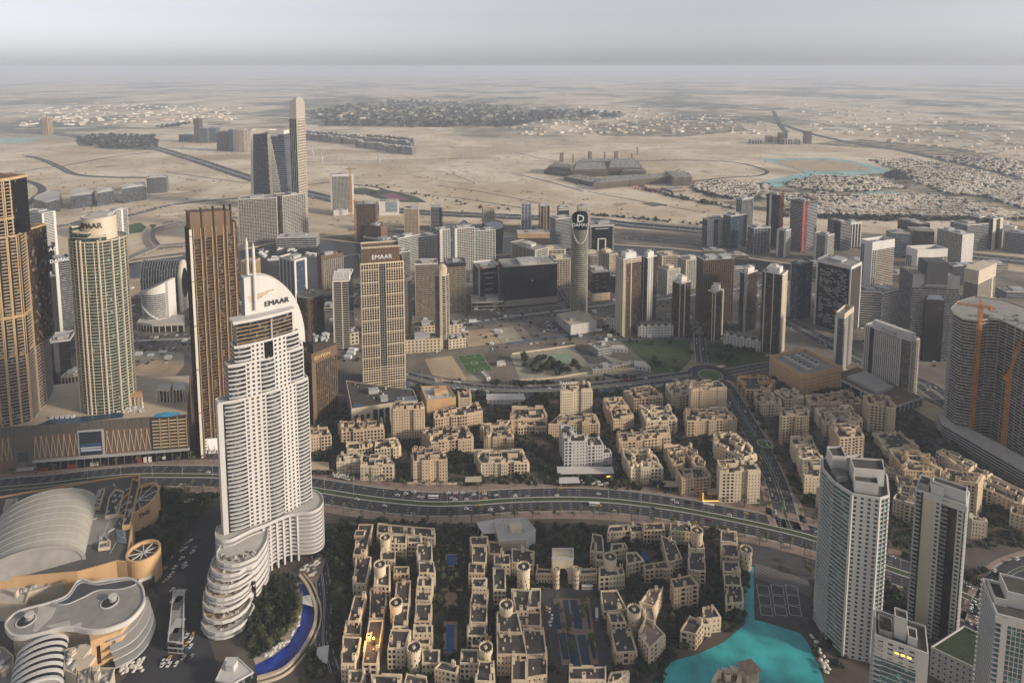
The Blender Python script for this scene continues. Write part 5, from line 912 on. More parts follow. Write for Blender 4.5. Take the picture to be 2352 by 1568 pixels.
for t, pts, h, lb in ((20, [(1430, 135), (1560, 140), (1580, 75), (1470, 80)], 16, "white flat-roofed pavilion on tall columns on the pool deck"), (20, [(1585, 130), (1705, 130), (1705, 60), (1600, 65)], 17, "second white columned pavilion beside the dark bronze tower"), (20, [(1160, 195), (1305, 200), (1305, 130), (1160, 145)], 13, "tan stone block pavilion on the pool deck")):
    p = ccw(GP(K(t, pts), ZD + h)); rt = root("pavilion", lb, "pavilion", (*cen(p), ZD)); mb = MB(); mb.prism(p, ZD + h - 1.2, ZD + h); part("roof", mb, "stonewhite" if h > 13 else "tan", rt); mb = MB(); mb.prism(offset(p, -2.5), ZD, ZD + h - 1.2, bottom=False); part("hall", mb, "glassbrown" if h > 13 else "tan", rt)
    for i in range(4):
        a_, t_, n_, l_ = side(p, i)
        for j in range(4): mb = MB(); mb.box(a_[0] + t_[0] * l_ * j / 4 - n_[0] * .5, a_[1] + t_[1] * l_ * j / 4 - n_[1] * .5, ZD, ZD + h - 1.2, .9, .9); part("column", mb, "offwhite", rt)
# tower at the frame edge, sunset glow put into the gold of its piers
f1 = [G(-190, 1003, ZD), G(-60, 990, ZD), G(27, 978, ZD), G(51, 972, ZD), G(73, 966, ZD), G(90, 942, ZD), G(107, 925, ZD)]; f1 += [(f1[6][0] - 16, f1[6][1] + 34), (f1[0][0], f1[0][1] + 80)]
yb = f1[4][1]; zs = [ZT(yb, 812), ZT(yb, 542), ZT(yb + 10, 410)]
lit = tower("stepped_tower", "dark glass tower with glowing gold vertical piers, cropped by the frame", f1, zs[0], ZD, fh=3.7, core="glassbrown", slab=("conc", .7, .8), sides={i: [('v', 0, 1, "gold", 2 if i > 1 else 5, 1.0, 1.4)] for i in range(6)}, par=("gold", 1.5, .5), seed=nx(), plant=0, units=0)
sh = [f1[0], f1[1], f1[2], f1[3], f1[4], f1[5], (f1[5][0] + 3, f1[5][1] + 30), f1[8]]
bal = lambda i: [('p', 0, .3, "glassblack", 1.0), ('b', .3, 1, "beige", .6, 1.1), ('v', 0, 1, "gold", 2 if i > 1 else 5, 1.1, 1.5), ('p', 0, 1, "gold", 1.3, (.32, .345))]  # gold here again paints warm low sun onto the piers
tower("", "", sh, zs[1], zs[0], fh=3.7, core="glassbrown", sides={i: bal(i) for i in range(5)}, par=("gold", 1.5, .5), rt=lit, plant=0, units=0, roof="roofbrown", seed=4)
sh = [f1[0], f1[1], f1[2], f1[3], (f1[4][0] - 4, f1[4][1] + 1), (f1[4][0] - 2, f1[4][1] + 24), f1[8]]
tower("", "", sh, zs[2], zs[1], fh=3.7, core="glassblack", sides={i: bal(i) for i in range(4)}, par=("gold", 2.5, .5), rt=lit, plant=2, units=0, roof="roofbrown", seed=5, plantm="gold")
# curved tower with cylindrical name crown
d0 = G(222, 952, ZD); cx, cy = d0[0], d0[1] + 25; zt = ZT(d0[1], 558)
e = ellipse(cx, cy, 29, 25, 0, 40)
cur = tower("curved_tower", "tall curved tower of green glass in a fine beige grid with stepped top", e, zt, ZD, fh=3.7, core="glassgreen", slab=("beige", .55, .7), vp=("sandpale", .55, .8, 2), par=("beige", 1, .5), seed=nx(), plant=0, units=0)
for i in (21, 24, 28, 29, 33, 36, 38): mb = MB(); p = offset(e, 1.1)[i]; mb.box(*p, ZD - 6, zt + 3, 1.4, 1.4); part("main_mullion", mb, "cream", cur)
for t0, t1, dz in ((pi * .55, pi * 1.32, 17), (pi * 1.32, pi * 1.55, 11), (pi * 1.55, pi * 1.75, 6)):
    p = ellipse(cx, cy, 29, 25, 0, 12, t0, t1) + [(cx, cy)]; tower("", "", p, zt + dz, zt, fh=3.7, core="glassgreen", slab=("beige", .55, .6), par=("cream", .8, .4), rt=cur, plant=0, units=0, seed=6, roof="roofpale")
zc = ZT(cy, 489); mb = MB(); rc = 17.5; mb.prism(ellipse(cx + 3, cy - 2, rc, rc, 0, 40), zt, zc - 3); part("name_drum", mb, "cream", cur)
mb = MB(); mb.ring(ellipse(cx + 3, cy - 2, rc + .4, rc + .4, 0, 40), .8, zc - 3, zc - 2); mb.box(cx + 4, cy + 4, zt, zc, 20, 14); part("drum_top", mb, "palegrey", cur)
for j in range(4): mb = MB(); mb.ring(ellipse(cx + 3, cy - 2, rc + .15, rc + .15, 0, 40), .3, zt + 6 + j * 8, zt + 6.3 + j * 8); part("drum_joint", mb, "beige", cur)
for j, ch in enumerate("EMAAR"):
    t = -pi / 2 + (j - 2) * .30; text(ch, cur, (cx + 3 + (rc + .5) * cos(t), cy - 2 + (rc + .5) * sin(t), zc - 11), (-sin(t), cos(t)), 8.5, "darktext")
# dark bronze tower
f3, z3 = boxpx(1050, (415, 522), (437, 527), (548, 517)); z3b = z3
brz = tower("bronze_tower", "dark bronze ribbed tower with gold-lit balcony stacks and boxy crown", f3, z3, fh=3.7, core="glassbrown", par=("bronze", 1.2, .4), roof="roofbrown", seed=nx(), plant=0, units=0,
    sides={3: [('b', 0, .7, "bronze", 1.0, 1.2), ('v', 0, 1, "bronzedark", 4, 1.2, 1.4)], 0: [e_ for s in (.06, .30, .54, .78) for e_ in (('b', s, s + .13, "bronze", .8, 1.5), ('p', s + .138, s + .154, "gold", 2.0), ('p', s - .012, s - .002, "gold", 1.8), ('p', s - .04, s - .015, "bronzedark", 1.6), ('p', s + .165, s + .185, "bronze", 1.4))] + [('p', .0, .02, "offwhite", 1.6), ('b', 0, 1, "bronze", .9, 1.9, 14)]})  # gold strips put low sun on the fin edges into colour
a_, t_, n_, l_ = side(f3, 0); zq = ZT(f3[0][1], 489)
for i, (s0, s1) in enumerate(((0, .22), (.25, .48), (.5, .73), (.75, .86))):
    mb = MB(); panel(mb, a_, t_, n_, l_ * s0, l_ * s1, z3 - 12, zq - i * 1.0, 1.2, -16); part("crown_box", mb, "bronze", brz)
    mb = MB(); panel(mb, a_, t_, n_, l_ * s1 + .2, l_ * s1 + 1.6, z3 - 14, zq + 4, 2.2, -3); part("crown_fin", mb, "bronzedark", brz)
sc = root("billboard", "bright advertising screen with palm picture at the bronze tower's foot", "billboard", (*G(488, 1045), 0)); p0, p1 = G(473, 1047), G(508, 1045)
mb = MB(); mb.loft([[(*p0, 3), (*p1, 3), (*p1, 21), (*p0, 21)], [(p0[0], p0[1] + 1, 3), (p1[0], p1[1] + 1, 3), (p1[0], p1[1] + 1, 21), (p0[0], p0[1] + 1, 21)]]); part("screen", mb, "lampwhite", sc)
mb = MB()
for j in range(9): x_ = p0[0] + (p1[0] - p0[0]) * (.08 + j * .1); mb.loft([[(x_, p0[1] - .15, 4 + (j % 3)), (x_ + 1.6, p0[1] - .15, 4 + (j % 3)), (x_ + 1, p0[1] - .15, 9 + 6 * (j % 4 == 1))], [(x_, p0[1] - .05, 4 + (j % 3)), (x_ + 1.6, p0[1] - .05, 4 + (j % 3)), (x_ + 1, p0[1] - .05, 9 + 6 * (j % 4 == 1))]], j % 3)
part("screen_picture", mb, ["leafdark", "flowers", "tan"], sc)
# ---------------------------------------------------------------- dark hotel with gold name, beige gridded tower
f5, z5 = TB(11, 1828, (446, 1165), (510, 1192), (738, 1098))
b = tower("hotel_block", "dark brown hotel block with gold lettering and gold-flecked window grid", f5, z5, fh=3.5, core="glassbrown", sides={0: [('p', 0, .14, "bronze", .8), ('p', .14, 1, "bronze", .7, (.86, 1)), ('v', .14, 1, "gold", 12, .35, .35), ('b', .14, 1, "bronzedark", 1.1, .6)], 3: [('p', 0, .12, "bronze", .7), ('p', 0, 1, "bronze", .6, (.88, 1)), ('b', .12, 1, "bronzedark", 1.0, .5)]}, par=("bronze", 1.2, .5), roof="roofdark", seed=nx(), plant=0, units=6)
label_on(b, f5, 0, z5 * .93, .4, "EDITION", "goldtext", 6.2, out=1.0); label_on(b, f5, 3, z5 * .93, .5, "EDITION", "bronze", 5, out=.8)
c = cen(f5); mb = MB(); qf = [(c[0] + (p[0] - c[0]) * .82, c[1] + (p[1] - c[1]) * .82) for p in f5]; mb.prism(qf, z5, z5 + 12); part("set_back_storey", mb, "bronzedark", b)
mb = MB(); rg = random.Random(3)
for _ in range(10): mb.box(c[0] + rg.uniform(-12, 12), c[1] + rg.uniform(-6, 14), z5 + 12, z5 + 14 + rg.random() * 3, rg.uniform(2, 6), rg.uniform(2, 6), rg.random())
part("roof_plant", mb, "palegrey", b, kind="stuff")
f6, z6 = frontpx(908, (828, 608), (926, 601), 34)
b = tower("gridded_tower", "tall beige gridded residential tower with bronze crown and white name", f6, z6, fh=3.55, core="glassblack", seed=nx(), plant=0, units=3, par=("sandpale", 1.5, .5), roof="roofbrown",
    sides={0: [('v', 0, .42, "sandpale", 8, .75, .8), ('v', .58, 1, "sandpale", 8, .75, .8), ('v', .42, .58, "conc", 4, .5, .4), ('b', 0, .42, "sandpale", .45, .55), ('b', .58, 1, "sandpale", .45, .55), ('b', .42, .58, "conc", .5, .4), ('b', 0, .42, "sandpale", 1.3, 1.0, 5), ('b', .58, 1, "sandpale", 1.3, 1.0, 5), ('b', 0, 1, "sandpale", .9, .7, 1, 0, (0, .24))], 3: [('v', 0, 1, "sandpale", 5, 1, .8), ('b', 0, 1, "sandpale", .7, .5)], 1: [('v', 0, 1, "sandpale", 5, 1, .8), ('b', 0, 1, "sandpale", .7, .5)]})
c = cen(f6); a_, t_, n_, l_ = side(f6, 0); zc = ZT(f6[0][1] + 2, 572); mb = MB(); panel(mb, a_, t_, n_, l_ * .02, l_ * .92, z6 + .2, zc, -1.5, -28); part("crown_storeys", mb, "bronze", b)
for j in range(13): mb = MB(); panel(mb, a_, t_, n_, l_ * (.02 + .07 * j), l_ * (.02 + .07 * j) + .8, z6 + .2, zc + 2, -1.0, -1.6); part("crown_fin", mb, "rust", b)
mb = MB(); mb.ring([(a_[0] + t_[0] * l_ * s - n_[0] * o, a_[1] + t_[1] * l_ * s - n_[1] * o) for s, o in ((.02, 1.2), (.92, 1.2), (.92, 28), (.02, 28))], .8, zc, zc + 2.4); part("crown_rim", mb, "cream", b)
label_on(b, f6, 0, z6 + 8.5, .5, "EMAAR", "whitetext", 8.6, out=-.6)
pf = GP(K(21, [(880, 315), (1060, 290), (1240, 262), (1480, 240), (1440, 140), (1200, 110), (830, 60)]), 27)
b = tower("podium_block", "cream podium with framed entrance and tarpaulined roof below the gridded tower", pf, 27, fh=6.5, core="glass", sides={0: [('p', 0, 1, "cream", .5), ('p', .15, .3, "glassblack", .8, (.1, .7)), ('p', .45, .6, "glassblack", .8, (.1, .7)), ('p', .75, .9, "glassblack", .8, (.1, .7))], 1: [('v', 0, 1, "cream", 4, 2, .8), ('p', 0, 1, "cream", .6, (.85, 1))], 2: [('p', 0, 1, "cream", .5)], 3: [('p', 0, 1, "conc", .4)], 6: [('p', 0, 1, "conc", .4)]}, par=("cream", 1.5, .5), roof="roofdark", plant=2, units=16, seed=nx(), cat="building")
for p, m in ((K(21, [(1370, 60), (1400, 60), (1430, 140), (1380, 160)]), "carblue"), (K(21, [(900, 250), (1040, 290), (940, 300), (890, 290)]), "carblue"), (K(21, [(1290, 200), (1460, 190), (1470, 235), (1300, 250)]), "bluegrey")): mb = MB(); mb.poly(GP(p, 27.5), 27.6); part("tarpaulin", mb, m, b)
tower("tan_hall", "windowless tan stone hall with louvred roof and solar panels", GP(K(21, [(1570, 245), (1832, 212), (1765, 108), (1515, 112)]), 20), 20, fh=5, core="tan", sides={i: [('p', 0, 1, "tan", .4)] for i in range(4)}, par=("tan", 1.8, .5), roof="roofpale", plant=2, units=18, seed=nx(), cat="building", plantm="tan")
# ---------------------------------------------------------------- round-windowed and swirl buildings by the canal
b, (x, y, r, z) = cyl_tower(10, 1458, 122, 945, 640, "curved white building with swirling band sweep and dark glazed face", slab=("white", 1.3, .8), core="glass", seed=nx(), plant=0, units=0, par=None, roof="roofpale")
mb = MB(); e = ellipse(x, y, r + .7, r + .7, 0, 30); mb.loft([[(px_, py_, z - 1) for px_, py_ in e], [(px_, py_, z + 9 + 10 * (px_ - x) / r) for px_, py_ in e]], cap=False); part("crown_wall", mb, "white", b)
mb = MB(); pr = None
for i in range(24):
    f = i / 23; t = -pi * .98 + pi * .9 * f ** 1.4; p = (x + (r + 1.2) * cos(t), y + (r + 1.2) * sin(t), z * (1.02 - .98 * f))
    if pr: mb.bar(pr, p, 1.6, 2.6)
    pr = p
part("sweep_band", mb, "white", b); mb = MB(); mb.box(x + r * .96, y + 2, 0, z + 18, 6, 26, .0); part("end_wall", mb, "white", b)
tower("podium_block", "low white-framed podium round the swirl building", GP(K(10, [(1262, 895), (1400, 915), (1690, 905), (1690, 830), (1300, 840)]), 14), 14, fh=14, core="glassbrown", sides={'0,1': [('v', 0, 1, "offwhite", 6, 1.2, .6), ('p', 0, 1, "offwhite", .5, (.8, 1))]}, par=("offwhite", 1, .4), roof="roofpale", plant=0, units=8, seed=nx(), cat="building")
c0, c1 = G(*K(10, [(1505, 790)])[0]), G(*K(10, [(1645, 800)])[0]); hh = ZT(c1[1], K(10, [(0, 345)])[0][1]); rt = root("arch_building", "vaulted grey office building with a huge round glazed eye", "building", (*c1, 0)); dd = 30
pf_ = [(-1, 0), (-1, .55)] + [(-cos(t), .55 + .45 * sin(t)) for t in np.linspace(.15, pi - .15, 12)] + [(1, .55), (1, 0)]
mb = MB(); mb.loft([[(xx + 2, c1[1] + dd / 2 * s + dd / 2, hh * h) for s, h in pf_] for xx in (c0[0] - 40, c1[0])]); part("vault_shell", mb, "glass", rt)
for j in range(15): xx = c0[0] - 38 + (c1[0] - c0[0] + 38) * j / 14; mb = MB(); mb.loft([[(xx + q_, c1[1] + (dd / 2 + .6) * s + dd / 2, (hh + .6) * h) for s, h in pf_] for q_ in (0, .9)]); part("vault_rib", mb, "grey", rt)
mb = MB(); mb.loft([[(xx, c1[1] + (dd / 2 + 1) * s + dd / 2, (hh + 1) * h) for s, h in pf_] for xx in (c1[0] + 2, c1[0] + 6)]); part("end_frame", mb, "offwhite", rt)
mb = MB(); mb.loft([[(xx, c1[1] + dd / 2 + dd * .36 * cos(t), hh * .55 + hh * .3 * sin(t)) for t in np.linspace(0, 2 * pi, 24)[:-1]] for xx in (c1[0] + 5.5, c1[0] + 6.4)]); part("round_eye", mb, "glassblack", rt)
# ---------------------------------------------------------------- sandstone quarter
def segwalls(mw, mg, foot, z0, z1, rng, fh=3.4, prot=1.0, seg=(7, 13), steps=(0, 0, 1.1, 2.2)):
    "walls of short bays that step in and out and up and down, each with recessed openings"
    n_ = len(foot)
    for i in range(n_):
        a, t, n, l = side(foot, i)
        if l < 1.5: continue
        k = max(1, round(l / rng.uniform(*seg))); prev = None
        for j in range(k):
            s0, s1 = l * j / k, l * (j + 1) / k; out = rng.choice([.25, .9, 1.8, 2.6]) * prot + .003 * j; zt = z1 + rng.choice(steps)
            if j == 0: s0 -= .2
            if j == k - 1: s1 += .2
            style = rng.random(); w = s1 - s0; nf = max(1, int((z1 - z0) / fh)); f_ = (z1 - z0) / nf
            nb, wf, hf = (max(1, round(w / 4.0)), .62, .66) if style < .42 else (max(1, round(w / 2.9)), .38, .5) if style < .8 else (max(1, round(w / 3.6)), .3, .45)
            P = lambda s, o, z: (a[0] + t[0] * s + n[0] * o, a[1] + t[1] * s + n[1] * o, z)
            punched(mw, mg, a, t, n, s0, s1, (z0, zt, nf), f_, nb, wf, hf, out, .45, .26)
            mw.quad(P(s0, -.4, z0), P(s0, out, z0), P(s0, out, zt), P(s0, -.4, zt)); mw.quad(P(s1, out, z0), P(s1, -.4, z0), P(s1, -.4, zt), P(s1, out, zt)); mw.quad(P(s0, out, zt), P(s1, out, zt), P(s1, -.4, zt), P(s0, -.4, zt)); mw.quad(P(s1, -.4, z1 - .5), P(s0, -.4, z1 - .5), P(s0, -.4, zt), P(s1, -.4, zt))
def bil(p, u, v):
    if len(p) == 4: a, b, c, d = p
    else: c_ = cen(p); return tuple(c_[k] + ((p[int(u * len(p)) % len(p)][k]) - c_[k]) * v * .8 for k in (0, 1))
    return tuple(a[k] * (1 - u) * (1 - v) + b[k] * u * (1 - v) + c[k] * u * v + d[k] * (1 - u) * v for k in (0, 1))
OTF = []                                                       # footprints, so that trees keep clear
def ot(label, wings, seed, name="apartment_block", group=None, m=None, turrets=11, rooms=4, court=None, cat="apartment block", domes=0, fh=3.4, prot=1.0, roofm="roofdark", seg=(7, 13), steps=(0, 0, 1.2, 2.4, 3.4), z0=0.0):
    rng = random.Random(seed); m = m or rng.choice(["sandstone", "sandpale", "sandstone"]); fs = []
    for t, pts, h in wings:
        h = h * .84 if 17 <= h <= 25 else h
        fs.append((ccw(GP(K(t, pts) if t is not None else pts, h)), h))
    c = cen([p for f, h in fs for p in f]); rt = root(name, label, cat, (*c, z0), group); mw, mg, mr, mp = MB(), MB(), MB(), MB()
    for w_, (f, h) in enumerate(fs):
        OTF.append(f); h += w_ * .013
        segwalls(mw, mg, f, z0, h, rng, fh, prot, seg, steps)
        mr.poly(offset(f, -.05), h - .45); mp.ring(offset(f, .12), .75, h - .8, h + .55 + w_ * .01)
        a, t_, n_, l = side(f, 0); rot = atan2(t_[1], t_[0]); A = abs(area(f)); nt = max(2, int(turrets * A / 900)); size = min(1.0, math.sqrt(A) / 26)
        for j in range(max(0, round(rooms * A / 900))):
            u, v = rng.uniform(.2, .8), rng.uniform(.25, .75); x, y = bil(f, u, v); sx, sy = rng.uniform(6, 12) * size, rng.uniform(5, 9) * size; hh = rng.choice([2.6, 3.4, 4.2])
            if not inside((x, y), f): continue
            mb = MB(); mb.box(x, y, h - .6, h + hh, sx, sy, rot, 0, 1); mb.ring(ccw([(x + (p * cos(rot) - q_ * sin(rot)), y + (p * sin(rot) + q_ * cos(rot))) for p, q_ in ((-sx / 2 - .03, -sy / 2 - .03), (sx / 2 + .03, -sy / 2 - .03), (sx / 2 + .03, sy / 2 + .03), (-sx / 2 - .03, sy / 2 + .03))]), .45, h + hh - .4, h + hh + .8); part("roof_storey", mb, [m, roofm], rt)
        for j in range(nt):
            e = rng.randrange(len(f)); a, t_, n_, l = side(f, e); s = rng.uniform(.08, .92) * l; w = rng.uniform(2.6, 4.6) * size; hh = rng.uniform(1.6, 4.4); x, y = a[0] + t_[0] * s - n_[0] * w * .55, a[1] + t_[1] * s - n_[1] * w * .55; r2 = atan2(t_[1], t_[0])
            mb = MB(); sq = [(x + (p * cos(r2) - q_ * sin(r2)), y + (p * sin(r2) + q_ * cos(r2))) for p, q_ in ((-w / 2, -w / 2), (w / 2, -w / 2), (w / 2, w / 2), (-w / 2, w / 2))]; mb.prism(sq, h - .7, h + hh, 0, 1); mb.ring(offset(ccw(sq), .03), .5, h + hh - .2, h + hh + .9); part("turret", mb, [m, roofm], rt)
        for j in range(domes if w_ == 0 else 0):
            x, y = bil(f, rng.uniform(.1, .9), rng.uniform(.1, .9)); mb = MB(); mb.cyl(x, y, h - .5, h + 1.6, 2.3, n=10); mb.dome(x, y, h + 1.6, 2.2); part("dome", mb, m, rt)
        mb = MB()
        for j in range(int(A / 90)):
            x, y = bil(f, rng.uniform(.12, .88), rng.uniform(.12, .88))
            if inside((x, y), f): s = rng.uniform(.8, 1.6); mb.box(x, y, h - .5, h + rng.uniform(.3, .9), s, s * 1.2, rot)
        if mb.f: part("roof_units", mb, "cream", rt, kind="stuff")
    part("wall", mw, m, rt); part("windows", mg, "window", rt, kind="stuff"); part("roof", mr, roofm, rt); part("parapet", mp, m, rt)
    if court:
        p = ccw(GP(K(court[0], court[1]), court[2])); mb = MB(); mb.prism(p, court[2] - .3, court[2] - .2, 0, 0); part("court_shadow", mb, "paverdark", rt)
    return rt
def oc(label, t, o, i, h, seed, **kw):
    "block round a courtyard: outer and inner roof quads (near-left, near-right, far-right, far-left)"
    a, b, c, d = o; e, f, g, k = i
    return ot(label, [(t, [a, b, f, e], h), (t, [b, c, g, f], h), (t, [c, d, k, g], h), (t, [d, a, e, k], h)], seed, **kw)
SQ = "sandstone blocks of the old-style quarter"
tb_ = ot("tall sandstone apartment block facing the upper street with mirrored rooftop letters", [(22, [(445, 158), (728, 142), (692, 78), (470, 86)], 36)], 11, rooms=3)
x, y = G(1301, 880, 40); text("EMAAR", tb_, (x, y, 40), (1, 0), 5.5, "whitetext", flip=True)
ot("sandstone block with sunken roof court below the tree-lined upper street", [(22, [(1120, 218), (1385, 205), (1262, 108), (1032, 150)], 20)], 12, m="sandstone")
ot("low sandstone wing joined to the tall block near the roundabout", [(22, [(1480, 195), (1650, 178), (1640, 62), (1415, 96)], 23)], 13)
ot("tall sandstone apartment block standing next to the big roundabout", [(22, [(1645, 145), (1965, 120), (1892, 52), (1660, 76)], 38)], 14, rooms=3)
ot("bent sandstone block running down a slope of palms", [(22, [(892, 320), (1060, 300), (1010, 222), (846, 232)], 22), (22, [(930, 405), (1118, 385), (1072, 296), (892, 322)], 20)], 15)
oc("sandstone block round a small deep court, beside the bent block", 22, [(1232, 432), (1500, 412), (1425, 286), (1180, 296)], [(1290, 385), (1410, 375), (1385, 335), (1262, 342)], 20, 16, domes=1)
ot("long sandstone block with corner balconies in front of the roundabout towers", [(22, [(1608, 425), (2062, 405), (1970, 318), (1592, 328)], 22)], 17)
ot("low pergola-roofed sandstone wing near the domed arcade", [(22, [(0, 412), (312, 394), (286, 306), (0, 312)], 12)], 18, turrets=4, rooms=1)
ot("low domed sandstone arcade on the shady square", [(22, [(0, 480), (315, 470), (300, 420), (0, 430)], 9)], 19, turrets=2, rooms=0, domes=3)
ot("sandstone wing with two domes behind the cream hotel", [(22, [(335, 455), (795, 448), (762, 378), (430, 372)], 21)], 20, domes=2)
ot("large cream hotel with stepped flank above the white-roofed restaurant", [(22, [(482, 614), (692, 608), (662, 545), (570, 556), (540, 472), (440, 456)], 33), (22, [(695, 652), (835, 646), (800, 572), (682, 575)], 27), (22, [(838, 722), (912, 716), (882, 672), (830, 674)], 19)], 21, m="stonewhite", name="hotel", cat="hotel", domes=3, rooms=1, prot=.4, steps=(0, 0, .6))
ot("sandstone block with two offset wings behind the courtyard block", [(22, [(985, 612), (1212, 606), (1190, 520), (966, 534)], 21), (22, [(1214, 590), (1446, 566), (1432, 482), (1194, 490)], 23)], 22)
oc("sandstone block round an open square court facing the boulevard", 22, [(1082, 862), (1370, 852), (1272, 690), (1012, 692)], [(1140, 815), (1290, 805), (1235, 725), (1095, 728)], 20, 23, domes=3)
ot("sandstone block of parallel wings with a long lane between", [(22, [(1482, 832), (1580, 806), (1546, 642), (1396, 664)], 19), (22, [(1700, 862), (1800, 892), (1738, 786), (1642, 652), (1572, 672)], 19), (22, [(1560, 962), (1810, 932), (1762, 862), (1502, 862)], 21)], 24)
ot("large stepped sandstone block at the junction of boulevard and side street", [(22, [(1882, 662), (2132, 772), (2240, 742), (2150, 642), (2042, 542), (1852, 562)], 20), (22, [(1932, 902), (2272, 892), (2202, 792), (1890, 802)], 33)], 25, rooms=3)
ot("tall narrow-windowed sandstone block beside the cream podium", [(21, [(1258, 325), (1542, 305), (1522, 256), (1280, 262)], 38)], 26)
ot("sandstone block with arched loggias beside the white marquee", [(21, [(1645, 402), (2080, 345), (2042, 272), (1640, 338)], 20)], 27)
ot("sandstone block with twin roof terraces behind the small white houses", [(21, [(800, 522), (1172, 494), (1142, 412), (762, 442)], 20)], 28)
ot("sandstone block with slanted central roof light, middle of the quarter", [(21, [(1610, 614), (1978, 584), (1932, 482), (1532, 504)], 20)], 29)
ot("sandstone block half hidden by the white hotel tower", [(21, [(505, 575), (686, 554), (652, 492), (500, 494)], 24)], 30)
ot("small pale courtyard house with square roof pits", [(21, [(842, 692), (1052, 664), (1032, 612), (842, 632)], 12)], 31, m="sandpale", turrets=5)
ot("small pale house with tall parapet beside the tented lawn", [(21, [(1092, 684), (1312, 656), (1282, 592), (1092, 632)], 13)], 32, m="sandpale", turrets=5)
ot("cafe-fronted sandstone block with a lit shop sign on the boulevard", [(21, [(742, 802), (962, 784), (932, 716), (762, 732)], 14), (21, [(962, 834), (1256, 834), (1202, 762), (982, 742)], 16)], 33, m="sandpale")
ot("sandstone block with a small green roof lawn on the boulevard", [(21, [(1445, 794), (1756, 774), (1722, 692), (1440, 684)], 26)], 34)
oc("sandstone block with a dark well court near the domed arcade", 21, [(2112, 582), (2366, 574), (2342, 432), (2068, 462)], [(2160, 530), (2310, 520), (2300, 470), (2150, 480)], 20, 35)
ot("broad sandstone block with stepped garden front on the boulevard", [(21, [(2072, 814), (2490, 804), (2432, 702), (2002, 718)], 18)], 36)
ot("small tan annex beside the windowless stone hall", [(21, [(1872, 215), (1962, 210), (1950, 150), (1862, 160)], 14)], 37, turrets=3)
ot("tan school-like block beside the roundabout with coloured roof kit", [(22, [(2150, 132), (2351, 140), (2400, 60), (2330, 10), (2082, 30)], 15)], 38, m="tan", turrets=4)
ot("sandstone block at the side street beside the tan roof-kit block", [(22, [(2250, 245), (2400, 235), (2380, 165), (2236, 175)], 20)], 39)
ot("sandstone block crowded against the tan cooling plant", [(23, [(162, 225), (325, 205), (232, 138), (62, 152)], 20)], 40)
ot("small sandstone block with dark roof strip near the cooling plant", [(23, [(-60, 275), (108, 268), (98, 205), (-72, 222)], 18)], 41)
ot("tall sandstone block on the far side of the side street", [(23, [(132, 380), (372, 374), (342, 302), (122, 304)], 36)], 42)
ot("flat wide sandstone block below the white-framed podium", [(23, [(392, 275), (850, 255), (742, 152), (352, 204)], 18)], 43)
oc("sandstone block with domes round a white-rimmed court", 23, [(532, 455), (860, 424), (742, 292), (442, 322)], [(600, 405), (760, 390), (700, 330), (530, 345)], 18, 44, domes=3)
ot("tall warm sandstone block in front of the white-rimmed court", [(23, [(652, 576), (872, 565), (832, 462), (582, 464)], 38)], 45, m="sandstone")
ot("tall sandstone block with lit roof lamps beside the glass podium", [(23, [(942, 278), (1162, 304), (1092, 204), (882, 198)], 36)], 46)
ot("winding sandstone block along the side street", [(23, [(240, 660), (428, 640), (400, 572), (212, 592)], 22), (23, [(320, 800), (500, 790), (430, 645), (245, 665)], 21), (23, [(332, 932), (532, 930), (530, 765), (322, 800)], 22)], 47)
ot("low garden structure with rows of pergolas by the car-park deck", [(23, [(1102, 694), (1382, 674), (1202, 532), (966, 534)], 9)], 48, turrets=9, rooms=0, m="sandpale")
oc("sandstone block round a deep court above the white lake towers", 23, [(1242, 874), (1590, 884), (1482, 732), (1122, 692)], [(1310, 800), (1440, 810), (1400, 745), (1250, 735)], 20, 49)
ot("long diagonal sandstone block following the blue hoarding", [(23, [(1800, 884), (1960, 962), (2052, 922), (1642, 692), (1562, 704)], 20)], 50)
ot("tall sandstone block behind the white tower with dark strip", [(23, [(1592, 964), (1902, 1015), (1962, 934), (1642, 862)], 37)], 51)
ot("sandstone block stepping down towards the frame edge", [(23, [(1982, 1034), (2332, 1184), (2400, 1110), (2052, 944)], 18)], 52)
ot("greyish stone block squeezed between the white lake towers", [(23, [(1150, 1150), (1352, 1200), (1335, 1062), (1232, 1042)], 21)], 53, m="beige")
ot("pinkish stone block beside the curved street", [(23, [(1872, 1345), (1990, 1360), (1975, 1330), (1880, 1300)], 22)], 54, m="cream")
ot("sandstone block half out of frame above the curved street", [(23, [(2225, 1260), (2450, 1320), (2460, 1240), (2260, 1200)], 18)], 55)
ot("low sandstone shops round the paved court behind the lake towers", [(23, [(742, 842), (1182, 902), (1060, 800), (742, 792)], 8)], 56, turrets=6, rooms=0, m="sandpale")
ot("low sandstone kiosk row on the paved court above the lake towers", [(23, [(1200, 1000), (1420, 1060), (1380, 960), (1180, 930)], 8)], 58, turrets=6, rooms=0, m="sandpale")
ot("narrow sandstone block beside the glazed lake tower", [(23, [(468, 1050), (540, 1050), (540, 1010), (475, 1015)], 24)], 57)
